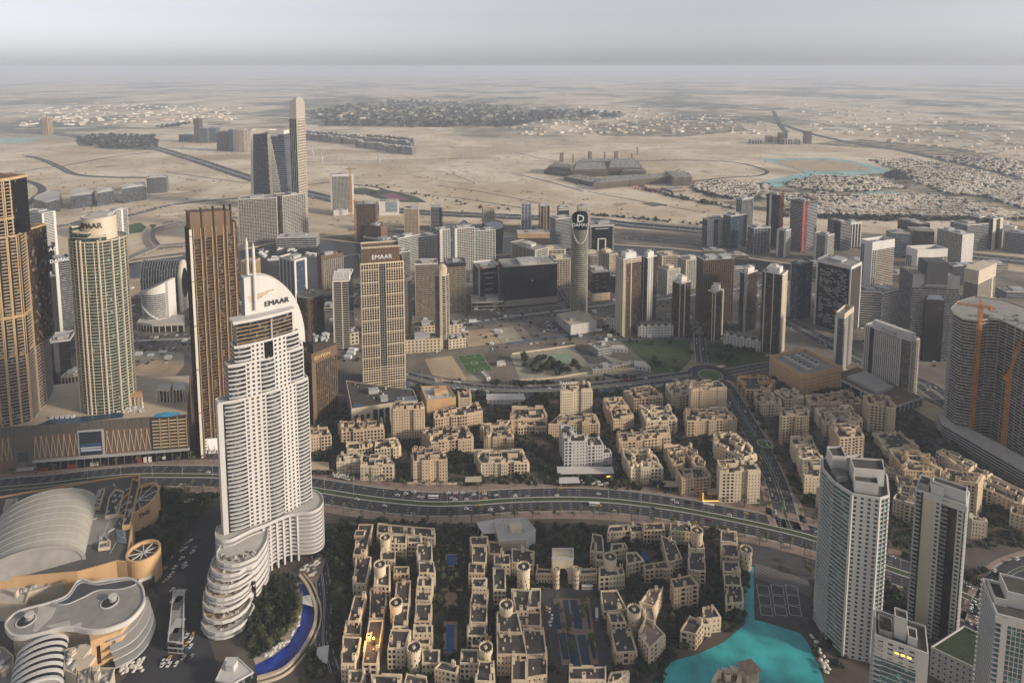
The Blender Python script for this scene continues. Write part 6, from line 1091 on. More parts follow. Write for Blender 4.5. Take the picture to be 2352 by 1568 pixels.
for lb, t, pts, h, m in (("white-roofed glass restaurant pavilion on the boulevard", 22, [(425, 900), (932, 895), (918, 842), (418, 842)], 7, "stonewhite"), ("small white-roofed cafe wing beside the glass restaurant", 22, [(440, 985), (618, 980), (605, 938), (438, 940)], 5, "stonewhite"), ("beige-roofed cafe kiosk with terrace tables", 22, [(1398, 1012), (1520, 1020), (1510, 978), (1395, 970)], 6, "beige"), ("beige-roofed kiosk with glowing orange edge", 22, [(1800, 1085), (1910, 1085), (1905, 1045), (1800, 1040)], 6, "beige"), ("low beige-roofed restaurant beside the hotel tower", 21, [(515, 862), (668, 862), (660, 800), (515, 795)], 7, "beige"), ("flat beige-roofed gate kiosk by the long garden wall", 21, [(1925, 972), (2065, 970), (2065, 930), (1930, 935)], 6, "beige"), ("white marquee hall beside the upper street", 21, [(2120, 222), (2470, 222), (2455, 172), (2120, 172)], 8, "stonewhite")):
    p = ccw(GP(K(t, pts), h)); OTF.append(p); rt = root("pavilion", lb, "pavilion", (*cen(p), 0)); mb = MB(); mb.prism(offset(p, .8), h - .6, h); part("roof", mb, m, rt); mb = MB(); mb.prism(p, 0, h - .6, bottom=False); part("glazing", mb, "glassbrown" if h < 8 else "stonewhite", rt)
    for i in range(len(p)):
        a_, t_, n_, l_ = side(p, i)
        for j in range(max(2, int(l_ / 5))): mb = MB(); mb.box(a_[0] + t_[0] * l_ * j / max(2, int(l_ / 5)), a_[1] + t_[1] * l_ * j / max(2, int(l_ / 5)), 0, h - .6, .5, .5); part("post", mb, "bronzedark", rt)
    if "glow" in lb: mb = MB(); mb.ring(offset(p, 5), .3, .8, 1.2); part("light_strip", mb, "lampwarm", rt)
    if "glass restaurant pavilion" in lb: a_, t_, n_, l_ = side(p, 0); mb = MB(); panel(mb, a_, t_, n_, l_ * .88, l_ * .96, 2, 3.4, .6, .2); part("lit_sign", mb, "lampwarm", rt)
# cooling plant
f0, z0_ = TB(13, 1568, (15, 1228), (330, 1405), (674, 1330))
b = tower("cooling_plant", "big tan walled cooling plant with round white roof fans", f0, z0_, fh=z0_ / 5, core="tan", sides={3: [('w', 0, 1, "tan", 22, .35, .3)], 0: [('w', 0, 1, "tan", 18, .35, .3)], 1: [('p', 0, 1, "tan", .4)], 2: [('p', 0, 1, "tan", .4)]}, par=("tan", 5, .8), roof="roofgrey", plant=0, units=10, seed=nx(), cat="building")
for r_, v0 in ((0, .32), (1, .62)):
    for j in range(6 - r_):
        x, y = bil(f0, v0, .22 + .12 * j + .1 * r_); mb = MB(); mb.box(x, y, z0_, z0_ + 4, 9, 9, atan2(f0[1][1] - f0[0][1], f0[1][0] - f0[0][0])); mb.cyl(x, y, z0_ + 4, z0_ + 6.5, 4.2, 3.8, 18, 1); mb.cyl(x, y, z0_ + 6.5, z0_ + 6.6, 3.3, 3.3, 18, 2); part("cooling_fan", mb, ["palegrey", "stonewhite", "greydark"], b)
# ---------------------------------------------------------------- palace island: terraces of low sandy wings
IS = [("1", 31, 12.5, [[(895, 395), (1000, 395), (1072, 112), (945, 112)], [(890, 655), (1005, 660), (1058, 410), (925, 408)], [(845, 1000), (945, 1005), (1012, 772), (905, 768)], [(812, 1120), (960, 1130), (968, 1012), (830, 992)], [(785, 1392), (905, 1392), (962, 1150), (800, 1140)], [(1115, 190), (1380, 202), (1380, 130), (1120, 108)], [(1384, 206), (1640, 235), (1640, 150), (1384, 130)], [(1240, 285), (1375, 290), (1380, 210), (1245, 208)], [(1395, 278), (1520, 280), (1520, 232), (1395, 226)], [(1145, 440), (1275, 440), (1280, 360), (1150, 355)], [(1082, 665), (1225, 682), (1228, 492), (1100, 484)], [(1265, 565), (1400, 565), (1400, 500), (1265, 500)], [(1040, 980), (1172, 975), (1205, 712), (1052, 706)], [(975, 1395), (1110, 1395), (1168, 990), (1040, 995)], [(1255, 1050), (1385, 1050), (1402, 850), (1276, 850)], [(1278, 840), (1403, 842), (1420, 640), (1292, 640)], [(1210, 1250), (1365, 1250), (1415, 1085), (1240, 1078)], [(1500, 560), (1640, 560), (1630, 460), (1495, 458)], [(1484, 450), (1615, 452), (1615, 300), (1482, 300)], [(1465, 812), (1600, 817), (1612, 690), (1480, 690)], [(1482, 682), (1610, 682), (1620, 600), (1490, 600)], [(1460, 1002), (1600, 1002), (1612, 842), (1470, 840)], [(1450, 1112), (1615, 1112), (1615, 1040), (1455, 1036)], [(1480, 1212), (1590, 1216), (1605, 1122), (1450, 1122)],
        [(1975, 300), (2135, 300), (2130, 226), (1970, 226)], [(1985, 460), (2110, 466), (2120, 312), (1985, 308)], [(1955, 557), (2095, 562), (2100, 474), (1955, 470)], [(1985, 692), (2110, 692), (2115, 606), (1990, 606)], [(1965, 858), (2120, 858), (2130, 704), (1990, 700)], [(1965, 1012), (2115, 1016), (2125, 870), (1970, 868)], [(1945, 1132), (2105, 1136), (2105, 1042), (1945, 1040)], [(1980, 1230), (2060, 1232), (2160, 1146), (1980, 1142)], [(2140, 380), (2260, 386), (2260, 282), (2140, 272)], [(2185, 716), (2290, 716), (2286, 516), (2175, 512)], [(2190, 482), (2330, 482), (2330, 395), (2190, 394)], [(2215, 1105), (2440, 1105), (2400, 920), (2215, 925)], [(2215, 1306), (2490, 1306), (2450, 1115), (2215, 1115)], [(1525, 1385), (1675, 1392), (1680, 1266), (1528, 1256)], [(1875, 1390), (2040, 1392), (2040, 1266), (1885, 1262)], [(1640, 1436), (1835, 1482), (1858, 1412), (1700, 1372)], [(2020, 1550), (2190, 1556), (2180, 1372), (2050, 1366)], [(850, 1575), (960, 1575), (1000, 1452), (850, 1450)], [(1080, 1610), (1330, 1610), (1338, 1502), (1060, 1492)], [(1352, 1610), (1585, 1610), (1562, 1522), (1382, 1482)]]),
      ("2", 32, 12.5, [[(0, 262), (110, 276), (115, 204), (0, 192)], [(20, 520), (80, 520), (95, 412), (0, 402)], [(84, 500), (150, 500), (150, 406), (102, 406)], [(10, 592), (150, 600), (150, 524), (10, 524)], [(60, 750), (180, 746), (166, 622), (60, 616)], [(80, 870), (182, 852), (184, 758), (80, 760)], [(0, 882), (72, 882), (72, 742), (0, 742)], [(125, 322), (212, 322), (212, 300), (130, 296)], [(358, 326), (445, 322), (445, 300), (358, 300)], [(480, 522), (600, 512), (552, 412), (465, 412)], [(545, 736), (652, 732), (612, 592), (515, 596)], [(520, 582), (596, 578), (572, 530), (505, 530)],
        [(500, 106), (622, 96), (616, 66), (510, 76)], [(692, 96), (802, 92), (792, 56), (690, 60)], [(832, 97), (942, 106), (936, 62), (832, 60)], [(625, 105), (688, 102), (684, 70), (622, 72)], [(520, 206), (606, 192), (592, 162), (525, 166)], [(600, 272), (690, 256), (652, 212), (600, 216)], [(700, 306), (842, 292), (802, 258), (690, 276)], [(818, 266), (892, 242), (852, 152), (782, 122)], [(930, 192), (1010, 192), (996, 148), (926, 146)], [(930, 302), (1015, 312), (1010, 212), (926, 206)], [(850, 402), (976, 382), (932, 332), (832, 352)], [(460, 342), (562, 332), (542, 282), (460, 292)], [(412, 202), (482, 212), (472, 122), (422, 112)], [(560, 330), (590, 325), (580, 290), (556, 292)], [(440, 250), (480, 255), (480, 222), (440, 216)],
        [(886, 622), (962, 642), (1002, 582), (932, 547)], [(968, 592), (1040, 590), (1022, 552), (985, 550)], [(1005, 562), (1092, 552), (1062, 502), (1005, 502)], [(1100, 232), (1190, 236), (1186, 172), (1100, 166)], [(1110, 312), (1196, 320), (1190, 262), (1110, 258)], [(1115, 382), (1202, 386), (1196, 328), (1115, 326)], [(1125, 482), (1212, 472), (1206, 392), (1125, 390)], [(1095, 152), (1182, 162), (1176, 102), (1100, 97)], [(300, 880), (490, 880), (490, 812), (300, 812)], [(500, 900), (560, 880), (612, 832), (520, 842)]])]
NM = {"1": "low sandy palace wing with dark flat roof beside the garden courts", "2": "low sandy palace wing with dark flat roof around the reflecting-pool court"}
k = 0
for g, t, h, ws in IS:
    for i, w in enumerate(ws):
        k += 1; rg = random.Random(k * 7); hh = h + rg.choice([-2.5, 0, 0, 1.2, 2.5]); 
        if g == "1" and i in (10, 16, 36): hh = 20
        if g == "2" and i in (22,): hh = 24
        if g == "2" and i in (7, 8): hh = 9
        if g == "2" and i == 35: hh = 19
        mu, mv = cen(w)
        wh = (("on the outer lane beside the pool wall" if mu < 1010 else "below the footway palms" if mv < 330 and mu < 1700 else "between the outer lane and the drum towers" if mu < 1260 and mv < 1400 else "behind the tall blank front" if mu < 1440 and mv < 1400 else "flanking the mosaic garden" if mu < 1700 and mv < 1230 else "flanking the long blue pool" if mu < 2160 and mv > 990 and mv < 1400 else "across the mosaic garden from the drum towers" if mu < 2160 and mv < 1400 else "at the lower forecourt" if mv > 1400 else "backing on the reflecting-pool court") if g == "1" else
              ("beside the car lane of the reflecting-pool court" if mu < 200 and mv > 340 else "next to the square gatehouse" if mu < 450 and mv < 340 else "with plain long wall facing the reflecting pools" if mu < 660 and mv > 400 and mv < 800 else "at the arched lower gate" if mv > 800 else "around the small hotel pool" if mu < 860 and mv < 320 else "stepping down to the lake shore" if mu < 1095 and mv > 480 else "along the turquoise channel" if mu > 1090 else "on the tall ridge above the slope trees"))
        ot(("taller " if hh > 14.5 else "low " if hh < 12 else "") + "sandy palace wing " + wh, [(t, w, hh)], 300 + k, name="palace_wing", group="palace wings " + wh, cat="building", m="sandpale" if rg.random() < .75 else "sandstone", turrets=5, rooms=1, prot=.35, fh=3.6, seg=(5, 10), steps=(0, 0, .5, 1.0))
def drum(t, u, v, r, h, lb):
    c = G(*K(t, [(u, v)])[0], h); rr = abs(G(*K(t, [(u + r, v)])[0], h)[0] - c[0]); rt = root("round_tower", lb, "tower", (*c, 0), "crenellated drum towers"); OTF.append(ellipse(*c, rr, rr, n=12))
    mb = MB(); mb.cyl(*c, 0, h - .5, rr, rr, 24); part("drum_wall", mb, "sandpale", rt); mb = MB(); mb.ring(ellipse(*c, rr + .35, rr + .35, n=24), .7, h - 3.2, h + .3); pp = part("parapet", mb, "sandpale", rt); mb = MB(); mb.cyl(*c, h - .5, h - .4, rr - .4, n=24); rf = part("roof", mb, "roofdark", rt)
    for j in range(16): a = 2 * pi * j / 16; mb = MB(); mb.box(c[0] + (rr + .05) * cos(a), c[1] + (rr + .05) * sin(a), h + .3, h + 1.2, .7, .9, a); part("merlon", mb, "sandpale", pp)
    for j in range(9):
        for zz in (4, 8, 12): a = 2 * pi * j / 9 + zz; mb = MB(); mb.box(c[0] + (rr - .02) * cos(a), c[1] + (rr - .02) * sin(a), zz, zz + 1.5, .12, .8, a); part("slit_window", mb, "window", rt)
    mb = MB(); mb.box(c[0], c[1], h - .4, h + .9, 2.2, 2.2, .5); part("roof_hatch", mb, "cream", rf)
for i, (t, u, v, r, h) in enumerate(((31, 1187, 232, 46, 21), (31, 1137, 480, 52, 25), (31, 1285, 830, 56, 21), (31, 1450, 1240, 62, 19), (31, 2110, 1240, 60, 19), (31, 2298, 850, 60, 21), (32, 60, 285, 34, 22), (32, 515, 235, 32, 23), (32, 640, 510, 34, 20), (32, 970, 95, 30, 22), (32, 1228, 195, 30, 18), (32, 232, 300, 17, 17), (32, 336, 300, 17, 17))):
    drum(t, u, v, r, h, "crenellated round sandstone tower " + ["among wings of the outer lane", "among wings of the outer lane", "among wings of the outer lane", "at the near end of the long blue pool", "at the near end of the long blue pool", "backing on the reflecting-pool court", "next to the square gatehouse", "beside the small hotel pool", "adjoining the pink roof terrace", "at the boulevard corner of the hotel wings", "at the head of the turquoise channel", "framing the great gate arch", "framing the great gate arch"][i])
# curved terrace building and gate
ot("curving hotel wing with pink paved roof terrace above the lake", [(32, [(672, 482), (742, 505), (792, 408), (722, 412)], 14), (32, [(672, 482), (700, 565), (752, 590), (742, 505)], 14), (32, [(670, 642), (722, 716), (800, 640), (752, 590), (702, 565)], 14)], 700, name="hotel_wing", cat="building", roofm="paverpink", turrets=0, rooms=0, m="sandpale", prot=.4)
gp = ccw(GP(K(32, [(212, 250), (322, 250), (322, 195), (212, 195)]), 24)); gt = root("gatehouse", "tall square sandstone gatehouse with great pointed arch into the pool court", "gatehouse", (*cen(gp), 0)); OTF.append(gp)
a, t_, n_, l = side(gp, 0); mb = MB(); mb.ring(gp, 5.5, 16, 24); 
for s0, s1 in ((0, .24), (.76, 1)): panel(mb, a, t_, n_, l * s0, l * s1, 0, 16, 0, -14)
part("wall", mb, "sandpale", gt); mb = MB(); nn = 10
for j in range(nn):
    f_, g_ = j / nn, (j + 1) / nn; z_ = 8 + 8 * f_; w_ = .26 * math.sqrt(max(0, 1 - f_ ** 1.6)); panel(mb, a, t_, n_, l * .24, l * (.5 - w_), z_, 8 + 8 * g_, -.1, -5); panel(mb, a, t_, n_, l * (.5 + w_), l * .76, z_, 8 + 8 * g_, -.1, -5)
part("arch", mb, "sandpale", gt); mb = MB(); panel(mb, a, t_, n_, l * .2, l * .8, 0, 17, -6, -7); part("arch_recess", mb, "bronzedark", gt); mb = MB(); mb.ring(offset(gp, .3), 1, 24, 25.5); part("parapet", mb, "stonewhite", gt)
# white hall
hp = ccw(GP(K(31, [(2235, 262), (2480, 252), (2562, 162), (2482, 62), (2190, 72)]), 14)); OTF.append(hp)
tower("white_hall", "white and tan event hall with flat canopy roofs beside the boulevard", hp, 14, fh=7, core="stonewhite", sides={i: [('p', 0, 1, "stonewhite" if i % 2 else "cream", .4)] for i in range(5)}, par=("stonewhite", 1, .4), roof="roofpale", plant=2, units=4, seed=nx(), cat="building", plantm="sandpale")
cp_ = ccw(GP(K(31, [(2022, 92), (2190, 62), (2240, 190), (2082, 192)]), 10)); rt = root("canopy", "thin flat white canopy on posts beside the event hall", "canopy", (*cen(cp_), 0)); mb = MB(); mb.prism(cp_, 9.4, 10); part("roof", mb, "stonewhite", rt)
for p in offset(cp_, -1.5): mb = MB(); mb.cyl(*p, 0, 9.4, .35, n=8); part("post", mb, "white", rt)
# lakeside tower pavilion
ez = 17; ev = GP(K(32, [(1172, 788), (1236, 858), (1316, 832), (1252, 764)]), ez); ev = ccw(ev); c = cen(ev); rt = root("pavilion_tower", "square sandstone lakeside tower with pink hipped roof", "tower", (*c, 0))
mb = MB(); mb.loft([[(*p, ez) for p in ev], [(c[0] + (p[0] - c[0]) * .04, c[1] + (p[1] - c[1]) * .04, ez + 6) for p in ev]]); part("roof", mb, "tilepink", rt); inn = offset(ev, -1.6); mb = MB(); mb.prism(inn, 0, 9); mb.prism(offset(inn, .4), 9, 9.8); part("wall", mb, "sandpale", rt)
for p in offset(inn, -.6): mb = MB(); mb.box(*p, 9.8, ez, 1.1, 1.1, .6); part("column", mb, "sandpale", rt)
ot("lakeside souk block with brown roofs at the water's edge", [(32, [(1060, 900), (1180, 900), (1190, 850), (1100, 830)], 11)], 720, name="souk_block", cat="building", roofm="roofbrown", m="sandpale", turrets=3)
# courts and pools
sheet("pool_court", K(32, [(160, 400), (440, 395), (530, 830), (185, 830)]), .3, "paverdark"); sheet("pool_court_terrace", K(32, [(216, 450), (405, 450), (455, 795), (262, 800)]), .45, "paverpink")
for i, p in enumerate(([(222, 485), (240, 485), (262, 612), (236, 612)], [(265, 458), (292, 458), (315, 600), (290, 600)], [(303, 458), (340, 458), (372, 612), (328, 608)], [(388, 490), (400, 490), (416, 612), (402, 612)], [(240, 630), (280, 630), (300, 770), (268, 770)], [(285, 632), (330, 642), (360, 800), (310, 800)], [(340, 642), (385, 640), (415, 800), (370, 800)], [(395, 632), (420, 630), (445, 765), (425, 765)])): sheet("reflecting_pool", K(32, p), .6, "poolnavy")
sheet("garden_court", K(31, [(1650, 320), (1930, 320), (1900, 1300), (1690, 1300)]), .3, "lawn"); sheet("court_path", K(31, [(1665, 330), (1925, 330), (1915, 535), (1665, 530)]), .4, "paverpink"); sheet("court_path", K(31, [(1690, 345), (1900, 345), (1895, 515), (1690, 515)]), .5, "hedge")
sheet("court_path", K(31, [(1740, 380), (1855, 380), (1855, 500), (1740, 500)]), .55, "paverpink"); sheet("pool", K(31, [(1752, 392), (1842, 392), (1838, 490), (1752, 490)]), .65, "poolblue"); sheet("court_path", K(31, [(1720, 1000), (1850, 1000), (1845, 1292), (1720, 1292)]), .5, "paverpink"); sheet("pool", K(31, [(1750, 1028), (1820, 1028), (1816, 1282), (1748, 1282)]), .65, "poolblue")
sheet("court_path", K(31, [(1770, 530), (1820, 530), (1830, 690), (1900, 700), (1900, 720), (1690, 720), (1690, 700), (1760, 690)]), .45, "paverpink")
c = G(*K(31, [(1792, 775)])[0]); mb = MB(); mb.poly(ellipse(*c, 5.5, 6), .55); struct("mosaic_court", mb, "tilepink"); sheet("mosaic_court", K(31, [(1710, 880), (1865, 880), (1835, 820), (1745, 820)]), .5, "tilepink")
sheet("pool", K(32, [(672, 208), (700, 202), (728, 250), (695, 258)]), .5, "poolblue")
sheet("hotel_garden", K(31, [(-250, 900), (0, 700), (250, 590), (390, 600), (560, 760), (560, 1000), (400, 1350), (0, 1560), (-200, 1560)]), .3, "darkplot")
sheet("pool_deck", K(31, [(380, 640), (420, 640), (480, 780), (420, 1010), (300, 1240), (0, 1410), (-30, 1330), (150, 1240), (300, 1060), (380, 900), (360, 740)]), .45, "beige")
sheet("hotel_pool", K(31, [(388, 655), (440, 655), (485, 760), (528, 880), (528, 1000), (490, 1120), (385, 1300), (235, 1440), (10, 1512), (-10, 1400), (150, 1322), (295, 1215), (365, 1100), (412, 1000), (428, 900), (415, 780)]), .6, "pooldeep")
mb = MB(); pl = smooth(GP(K(31, [(400, 600), (470, 690), (520, 800), (548, 900), (548, 1010), (510, 1130), (400, 1320), (240, 1470), (10, 1545)])), 5); ribbon(mb, pl, 0, 2.2, 3.2, h=3.2); ribbon(mb, pl, 4, 1, 2.2, h=2.2); struct("pool_wall", mb, "beige")
sheet("hotel_terrace", K(31, [(390, 520), (600, 380), (640, 450), (560, 640), (480, 660), (400, 580)]), .5, "paverpink")
sheet("lakeside_plaza", K(33, [(-210, 70), (0, 180), (140, 240), (285, 330), (330, 560), (322, 650), (205, 672), (165, 630), (0, 584), (-72, 560), (-76, 290)]), .3, "paverdark")
mb = MB()
for k_ in range(4):
    for j in range(3):
        u0, v0 = -60 + j * 75 + k_ * 8, 380 + k_ * 55
        if v0 > 540: continue
        q_ = GP(K(33, [(u0, v0), (u0 + 62, v0 + 10), (u0 + 70, v0 + 55), (u0 + 8, v0 + 48)])); ribbon(mb, q_ + [q_[0]], 0, .7, .36)
for j in range(10): q_ = GP(K(33, [(-70, 270 + j * 8), (120, 330 + j * 8), (260, 385 + j * 8)])); ribbon(mb, q_, 0, .35, .37)
struct("plaza_inlay", mb, "palegrey", "stuff")
# ---------------------------------------------------------------- mall roofs at the near left
ZM = 24.0
mr = root("mall_roof_block", "grey parking roof block of the mall with tan walls and rooftop plant wells", "building", (*G(200, 1220), 0))
pf = ccw(GP(K(20, [(-150, 1150), (0, 1125), (560, 1030), (960, 960), (1285, 920)]) + K(30, [(1165, 470), (1070, 460), (710, 560), (-200, 640)]), ZM)); OTF.append(pf)
mb = MB(); mb.prism(pf, 0, ZM); part("wall", mb, "tan", mr); mb = MB(); mb.poly(offset(pf, -.8), ZM + .12); part("roof", mb, "asphaltpale", mr); mb = MB(); mb.ring(offset(pf, .2), 1.2, ZM - .5, ZM + 1.6); part("parapet", mb, "tan", mr)
for p, m in (([(800, 1270), (960, 1280), (1100, 1300), (950, 1550), (730, 1560)], "roofgrey"), ([(560, 1080), (690, 1070), (600, 1150), (540, 1140)], "roofgrey")): mb = MB(); mb.poly(GP(K(20, p), ZM), ZM + .25); part("roof_patch", mb, m, mr)
def well(t, pts, h, m="cream", fill="greydark"):
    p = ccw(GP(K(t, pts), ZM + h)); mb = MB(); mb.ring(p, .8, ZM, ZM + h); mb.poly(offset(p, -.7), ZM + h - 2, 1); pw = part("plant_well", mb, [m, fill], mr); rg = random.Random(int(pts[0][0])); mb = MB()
    for _ in range(9):
        u, v = rg.uniform(.15, .85), rg.uniform(.1, .9); x, y = bil(p, u, v); mb.box(x, y, ZM + h - 2, ZM + h - .4, rg.uniform(1.5, 3), rg.uniform(1.5, 3), .3)
    part("well_fans", mb, "roofpale", pw, kind="stuff")
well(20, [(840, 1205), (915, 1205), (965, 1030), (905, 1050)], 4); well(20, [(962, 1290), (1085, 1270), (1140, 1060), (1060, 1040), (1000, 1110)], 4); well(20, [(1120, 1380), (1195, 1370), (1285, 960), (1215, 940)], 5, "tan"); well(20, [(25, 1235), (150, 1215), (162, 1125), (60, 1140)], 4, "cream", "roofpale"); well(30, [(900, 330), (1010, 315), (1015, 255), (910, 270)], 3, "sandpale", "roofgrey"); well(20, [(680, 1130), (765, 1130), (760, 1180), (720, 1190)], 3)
for j in range(7): mb = MB(); c0 = G(*K(20, [(1100 + j * 4, 1430 + j * 18)])[0], ZM); mb.box(*c0, ZM + .2, ZM + 1.2, 9, 1.2, -.2); part("roof_bench", mb, "bluegrey", mr)
rg = random.Random(21)
for j in range(34):
    x, y = G(*K(20, [(rg.uniform(560, 1180), rg.uniform(1010, 1560))])[0], ZM)
    if inside((x, y), offset(pf, -4)): mb = MB(); mb.box(x, y, ZM + .1, ZM + rg.uniform(.5, 1.6), rg.uniform(1, 2.5), rg.uniform(1.5, 7), .9 if j % 2 else -.68); part("duct", mb, rg.choice(["palegrey", "roofpale", "conc"]), mr)
for a_, b_ in (((700, 1130), (560, 1400)), ((880, 1240), (720, 1560)), ((1010, 1320), (900, 1600)), ((1140, 1400), (1010, 1640))): mb = MB(); ribbon(mb, GP(K(20, [a_, b_]), ZM), 0, .4, ZM + .3); part("roof_marking", mb, "paint", mr)
# glazed rotundas on the tan wall
for t, u, v, rx, vb_, lb, txt in ((30, 1318, 372, 142, 640, "tan rotunda with spoked glass roof and banner over the car drop-off", ""), (20, 1270, 1150, 150, 1480, "tan half-round rotunda with spoked glass roof and dark lettering", "THE")):
    c = G(*K(t, [(u, v)])[0], ZM); r = abs(G(*K(t, [(u + rx, v)])[0], ZM)[0] - c[0]); rt = root("rotunda", lb, "building", (*c, 0)); OTF.append(ellipse(*c, r, r, n=16)); ry = r * (1.0 if t == 30 else 1.55)
    e = ellipse(*c, r, ry, 0, 32); mb = MB(); mb.ring(e, 1.6, 0, ZM + 2.5); part("drum_wall", mb, "tan", rt); mb = MB(); mb.poly(offset(e, -1.2), ZM - .5); gr_ = part("glass_roof", mb, "glassbrown", rt)
    for j in range(9): a = pi * 2 * j / 9; mb = MB(); mb.bar((c[0], c[1], ZM + .4), (c[0] + (r - 1) * cos(a), c[1] + (ry - 1) * sin(a), ZM + .4), .7, .7); part("roof_spoke", mb, "stonewhite", gr_)
    mb = MB(); mb.box(c[0] + r * .55, c[1] - ry * .88, 2, 11, 10, 1.2, .55); part("banner", mb, "awning" if t == 30 else "palegrey", rt); mb = MB(); mb.box(c[0] + r * .7, c[1] - ry * .8, 0, 8, 9, 3, .6); part("entrance", mb, "bronzedark", rt)
    if txt: text(txt, rt, (c[0] + r * .86 + .6, c[1] - ry * .62, ZM - 3), (.55, .83), 6, "darktext")
# barrel vault
def vault(lb, A, B, rad, rise, m, ribs, name, z=ZM, end="roofgrey", seg=18, striped=False, drop=0.0):
    d = hypot(B[0] - A[0], B[1] - A[1]); t = ((B[0] - A[0]) / d, (B[1] - A[1]) / d); n = (t[1], -t[0]); rt = root(name, lb, "building", (*A, 0))
    pr = lambda s, k=0.0: [(A[0] + t[0] * s + n[0] * (rad + k) * cos(a), A[1] + t[1] * s + n[1] * (rad + k) * cos(a), z + (rise + k) * sin(a)) for a in np.linspace(pi, 0, seg)]
    mb = MB(); mb.loft([pr(0), pr(d)], cap=True, closed=True); vs = part("vault_shell", mb, m, rt)
    for j in range(ribs + 1):
        s = d * j / ribs; w = d / ribs * .5 if striped else .35; mb = MB(); mb.loft([pr(s - w / 2, .35) + pr(s - w / 2, -.3)[::-1], pr(s + w / 2, .35) + pr(s + w / 2, -.3)[::-1]]); part("vault_rib", mb, "stonewhite" if striped else "palegrey", vs)
    mb = MB(); mb.loft([pr(-1.2, 1.2) + pr(-1.2, -1)[::-1], pr(.2, 1.2) + pr(.2, -1)[::-1]]); part("end_arch", mb, "conc" if not striped else "palegrey", rt)
    e = pr(-.2, -1); mb = MB(); k = len(mb.v); mb.v += e; mb.f.append(tuple(range(len(e)))); mb.m.append(0); part("end_glazing", mb, end, rt); return rt
A0, B0 = G(66, 1318, ZM), G(112, 1176, ZM)
vault("huge pale barrel-vaulted mall roof with a dark ridge seam", A0, B0, 40, 22, "vaultgrey", 9, "vaulted_roof")
A1, B1 = G(80, 1590, 18), G(98, 1492, 18)
vault("small barrel roof of white ribs and dark glass stripes", A1, B1, 16, 9, "glassblack", 6, "striped_vault", z=18, striped=True)
# organic roof
oz = 26
out = smooth(GP(K(30, [(50, 1060), (62, 1000), (180, 905), (450, 832), (620, 760), (725, 622), (850, 642), (1000, 622), (1180, 606), (1290, 662), (1325, 740), (1318, 840), (1200, 980), (1020, 1062), (850, 1088), (680, 1062), (550, 1064), (420, 1100), (250, 1140), (110, 1130), (50, 1060)]), oz), 4)[:-1]; out = ccw(out); OTF.append(out)
rt = root("organic_roof", "guitar-shaped grey mall roof with white rim, dark opening and round skylights", "building", (*cen(out), 0))
mb = MB(); mb.prism(offset(out, -4), 0, oz - 2, bottom=False); part("wall", mb, "sandpale", rt); mb = MB(); mb.prism(out, oz - 2.5, oz); part("roof", mb, "roofgrey", rt); mb = MB(); mb.ring(offset(out, .4), 1.3, oz - 3, oz + 1); part("rim", mb, "stonewhite", rt)
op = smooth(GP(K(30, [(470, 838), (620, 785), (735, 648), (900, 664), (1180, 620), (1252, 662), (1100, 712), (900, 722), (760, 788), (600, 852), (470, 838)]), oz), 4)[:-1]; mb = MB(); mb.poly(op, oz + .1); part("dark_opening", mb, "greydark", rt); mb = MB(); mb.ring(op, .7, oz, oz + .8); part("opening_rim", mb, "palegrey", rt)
for u, v in ((1008, 825), (240, 995)):
    c = G(*K(30, [(u, v)])[0], oz); mb = MB(); mb.cyl(*c, oz, oz + .5, 6.8, n=28, m=1); mb.cyl(*c, oz + .5, oz + .6, 5.8, n=28, m=0); sk_ = part("skylight", mb, ["glass", "stonewhite"], rt); mb = MB(); mb.cyl(c[0] + 1.6, c[1] + 1.6, oz + .5, oz + 4, 2.8, n=20); mb.cyl(c[0] + 1.6, c[1] + 1.6, oz + 4, oz + 4.4, 3.2, n=20, m=1); part("skylight_drum", mb, ["conc", "stonewhite"], sk_)
for p in ([(360, 850), (520, 880), (480, 960), (330, 1100), (300, 1090)], [(430, 1040), (640, 990), (650, 1040), (760, 1000), (740, 1060), (480, 1075)]): mb = MB(); mb.poly(GP(K(30, p), oz), oz + .08); part("pale_patch", mb, "roofpale", rt)
tw = ccw(GP(K(30, [(830, 1180), (1110, 1085), (1300, 860), (1330, 740), (1200, 700), (800, 1000)]), oz - 3)); mb = MB(); mb.prism(tw, 0, oz - 3.2); part("tan_wall", mb, "tan", rt)
a_, t_, n_, l_ = side(tw, [i for i in range(len(tw))][0])
for i in range(len(tw)):
    a_, t_, n_, l_ = side(tw, i)
    if n_[1] < -.3:
        for j in range(max(1, int(l_ / 9))): mb = MB(); panel(mb, a_, t_, n_, l_ * (j + .35) / max(1, int(l_ / 9)), l_ * (j + .6) / max(1, int(l_ / 9)), 2, oz - 9, .08, -.1); part("slot_window", mb, "glassbrown", rt)
cv = smooth(GP(K(30, [(1060, 1420), (1250, 1320), (1370, 1180), (1425, 1020), (1390, 900)]), 4), 6)
for i, z in enumerate((4, 9, 14.5)):
    mb = MB(); pts = [(p[0] - i * 2.2, p[1] + i * 1.2) for p in cv]; ribbon(mb, pts, 4, 9, z, h=1.0); part("curved_terrace", mb, "palegrey", rt)
mb = MB(); ribbon(mb, [(p[0] - 7, p[1] + 4) for p in cv], 6, 9, 19.5, h=.6); part("louvred_canopy", mb, "palegrey", rt)
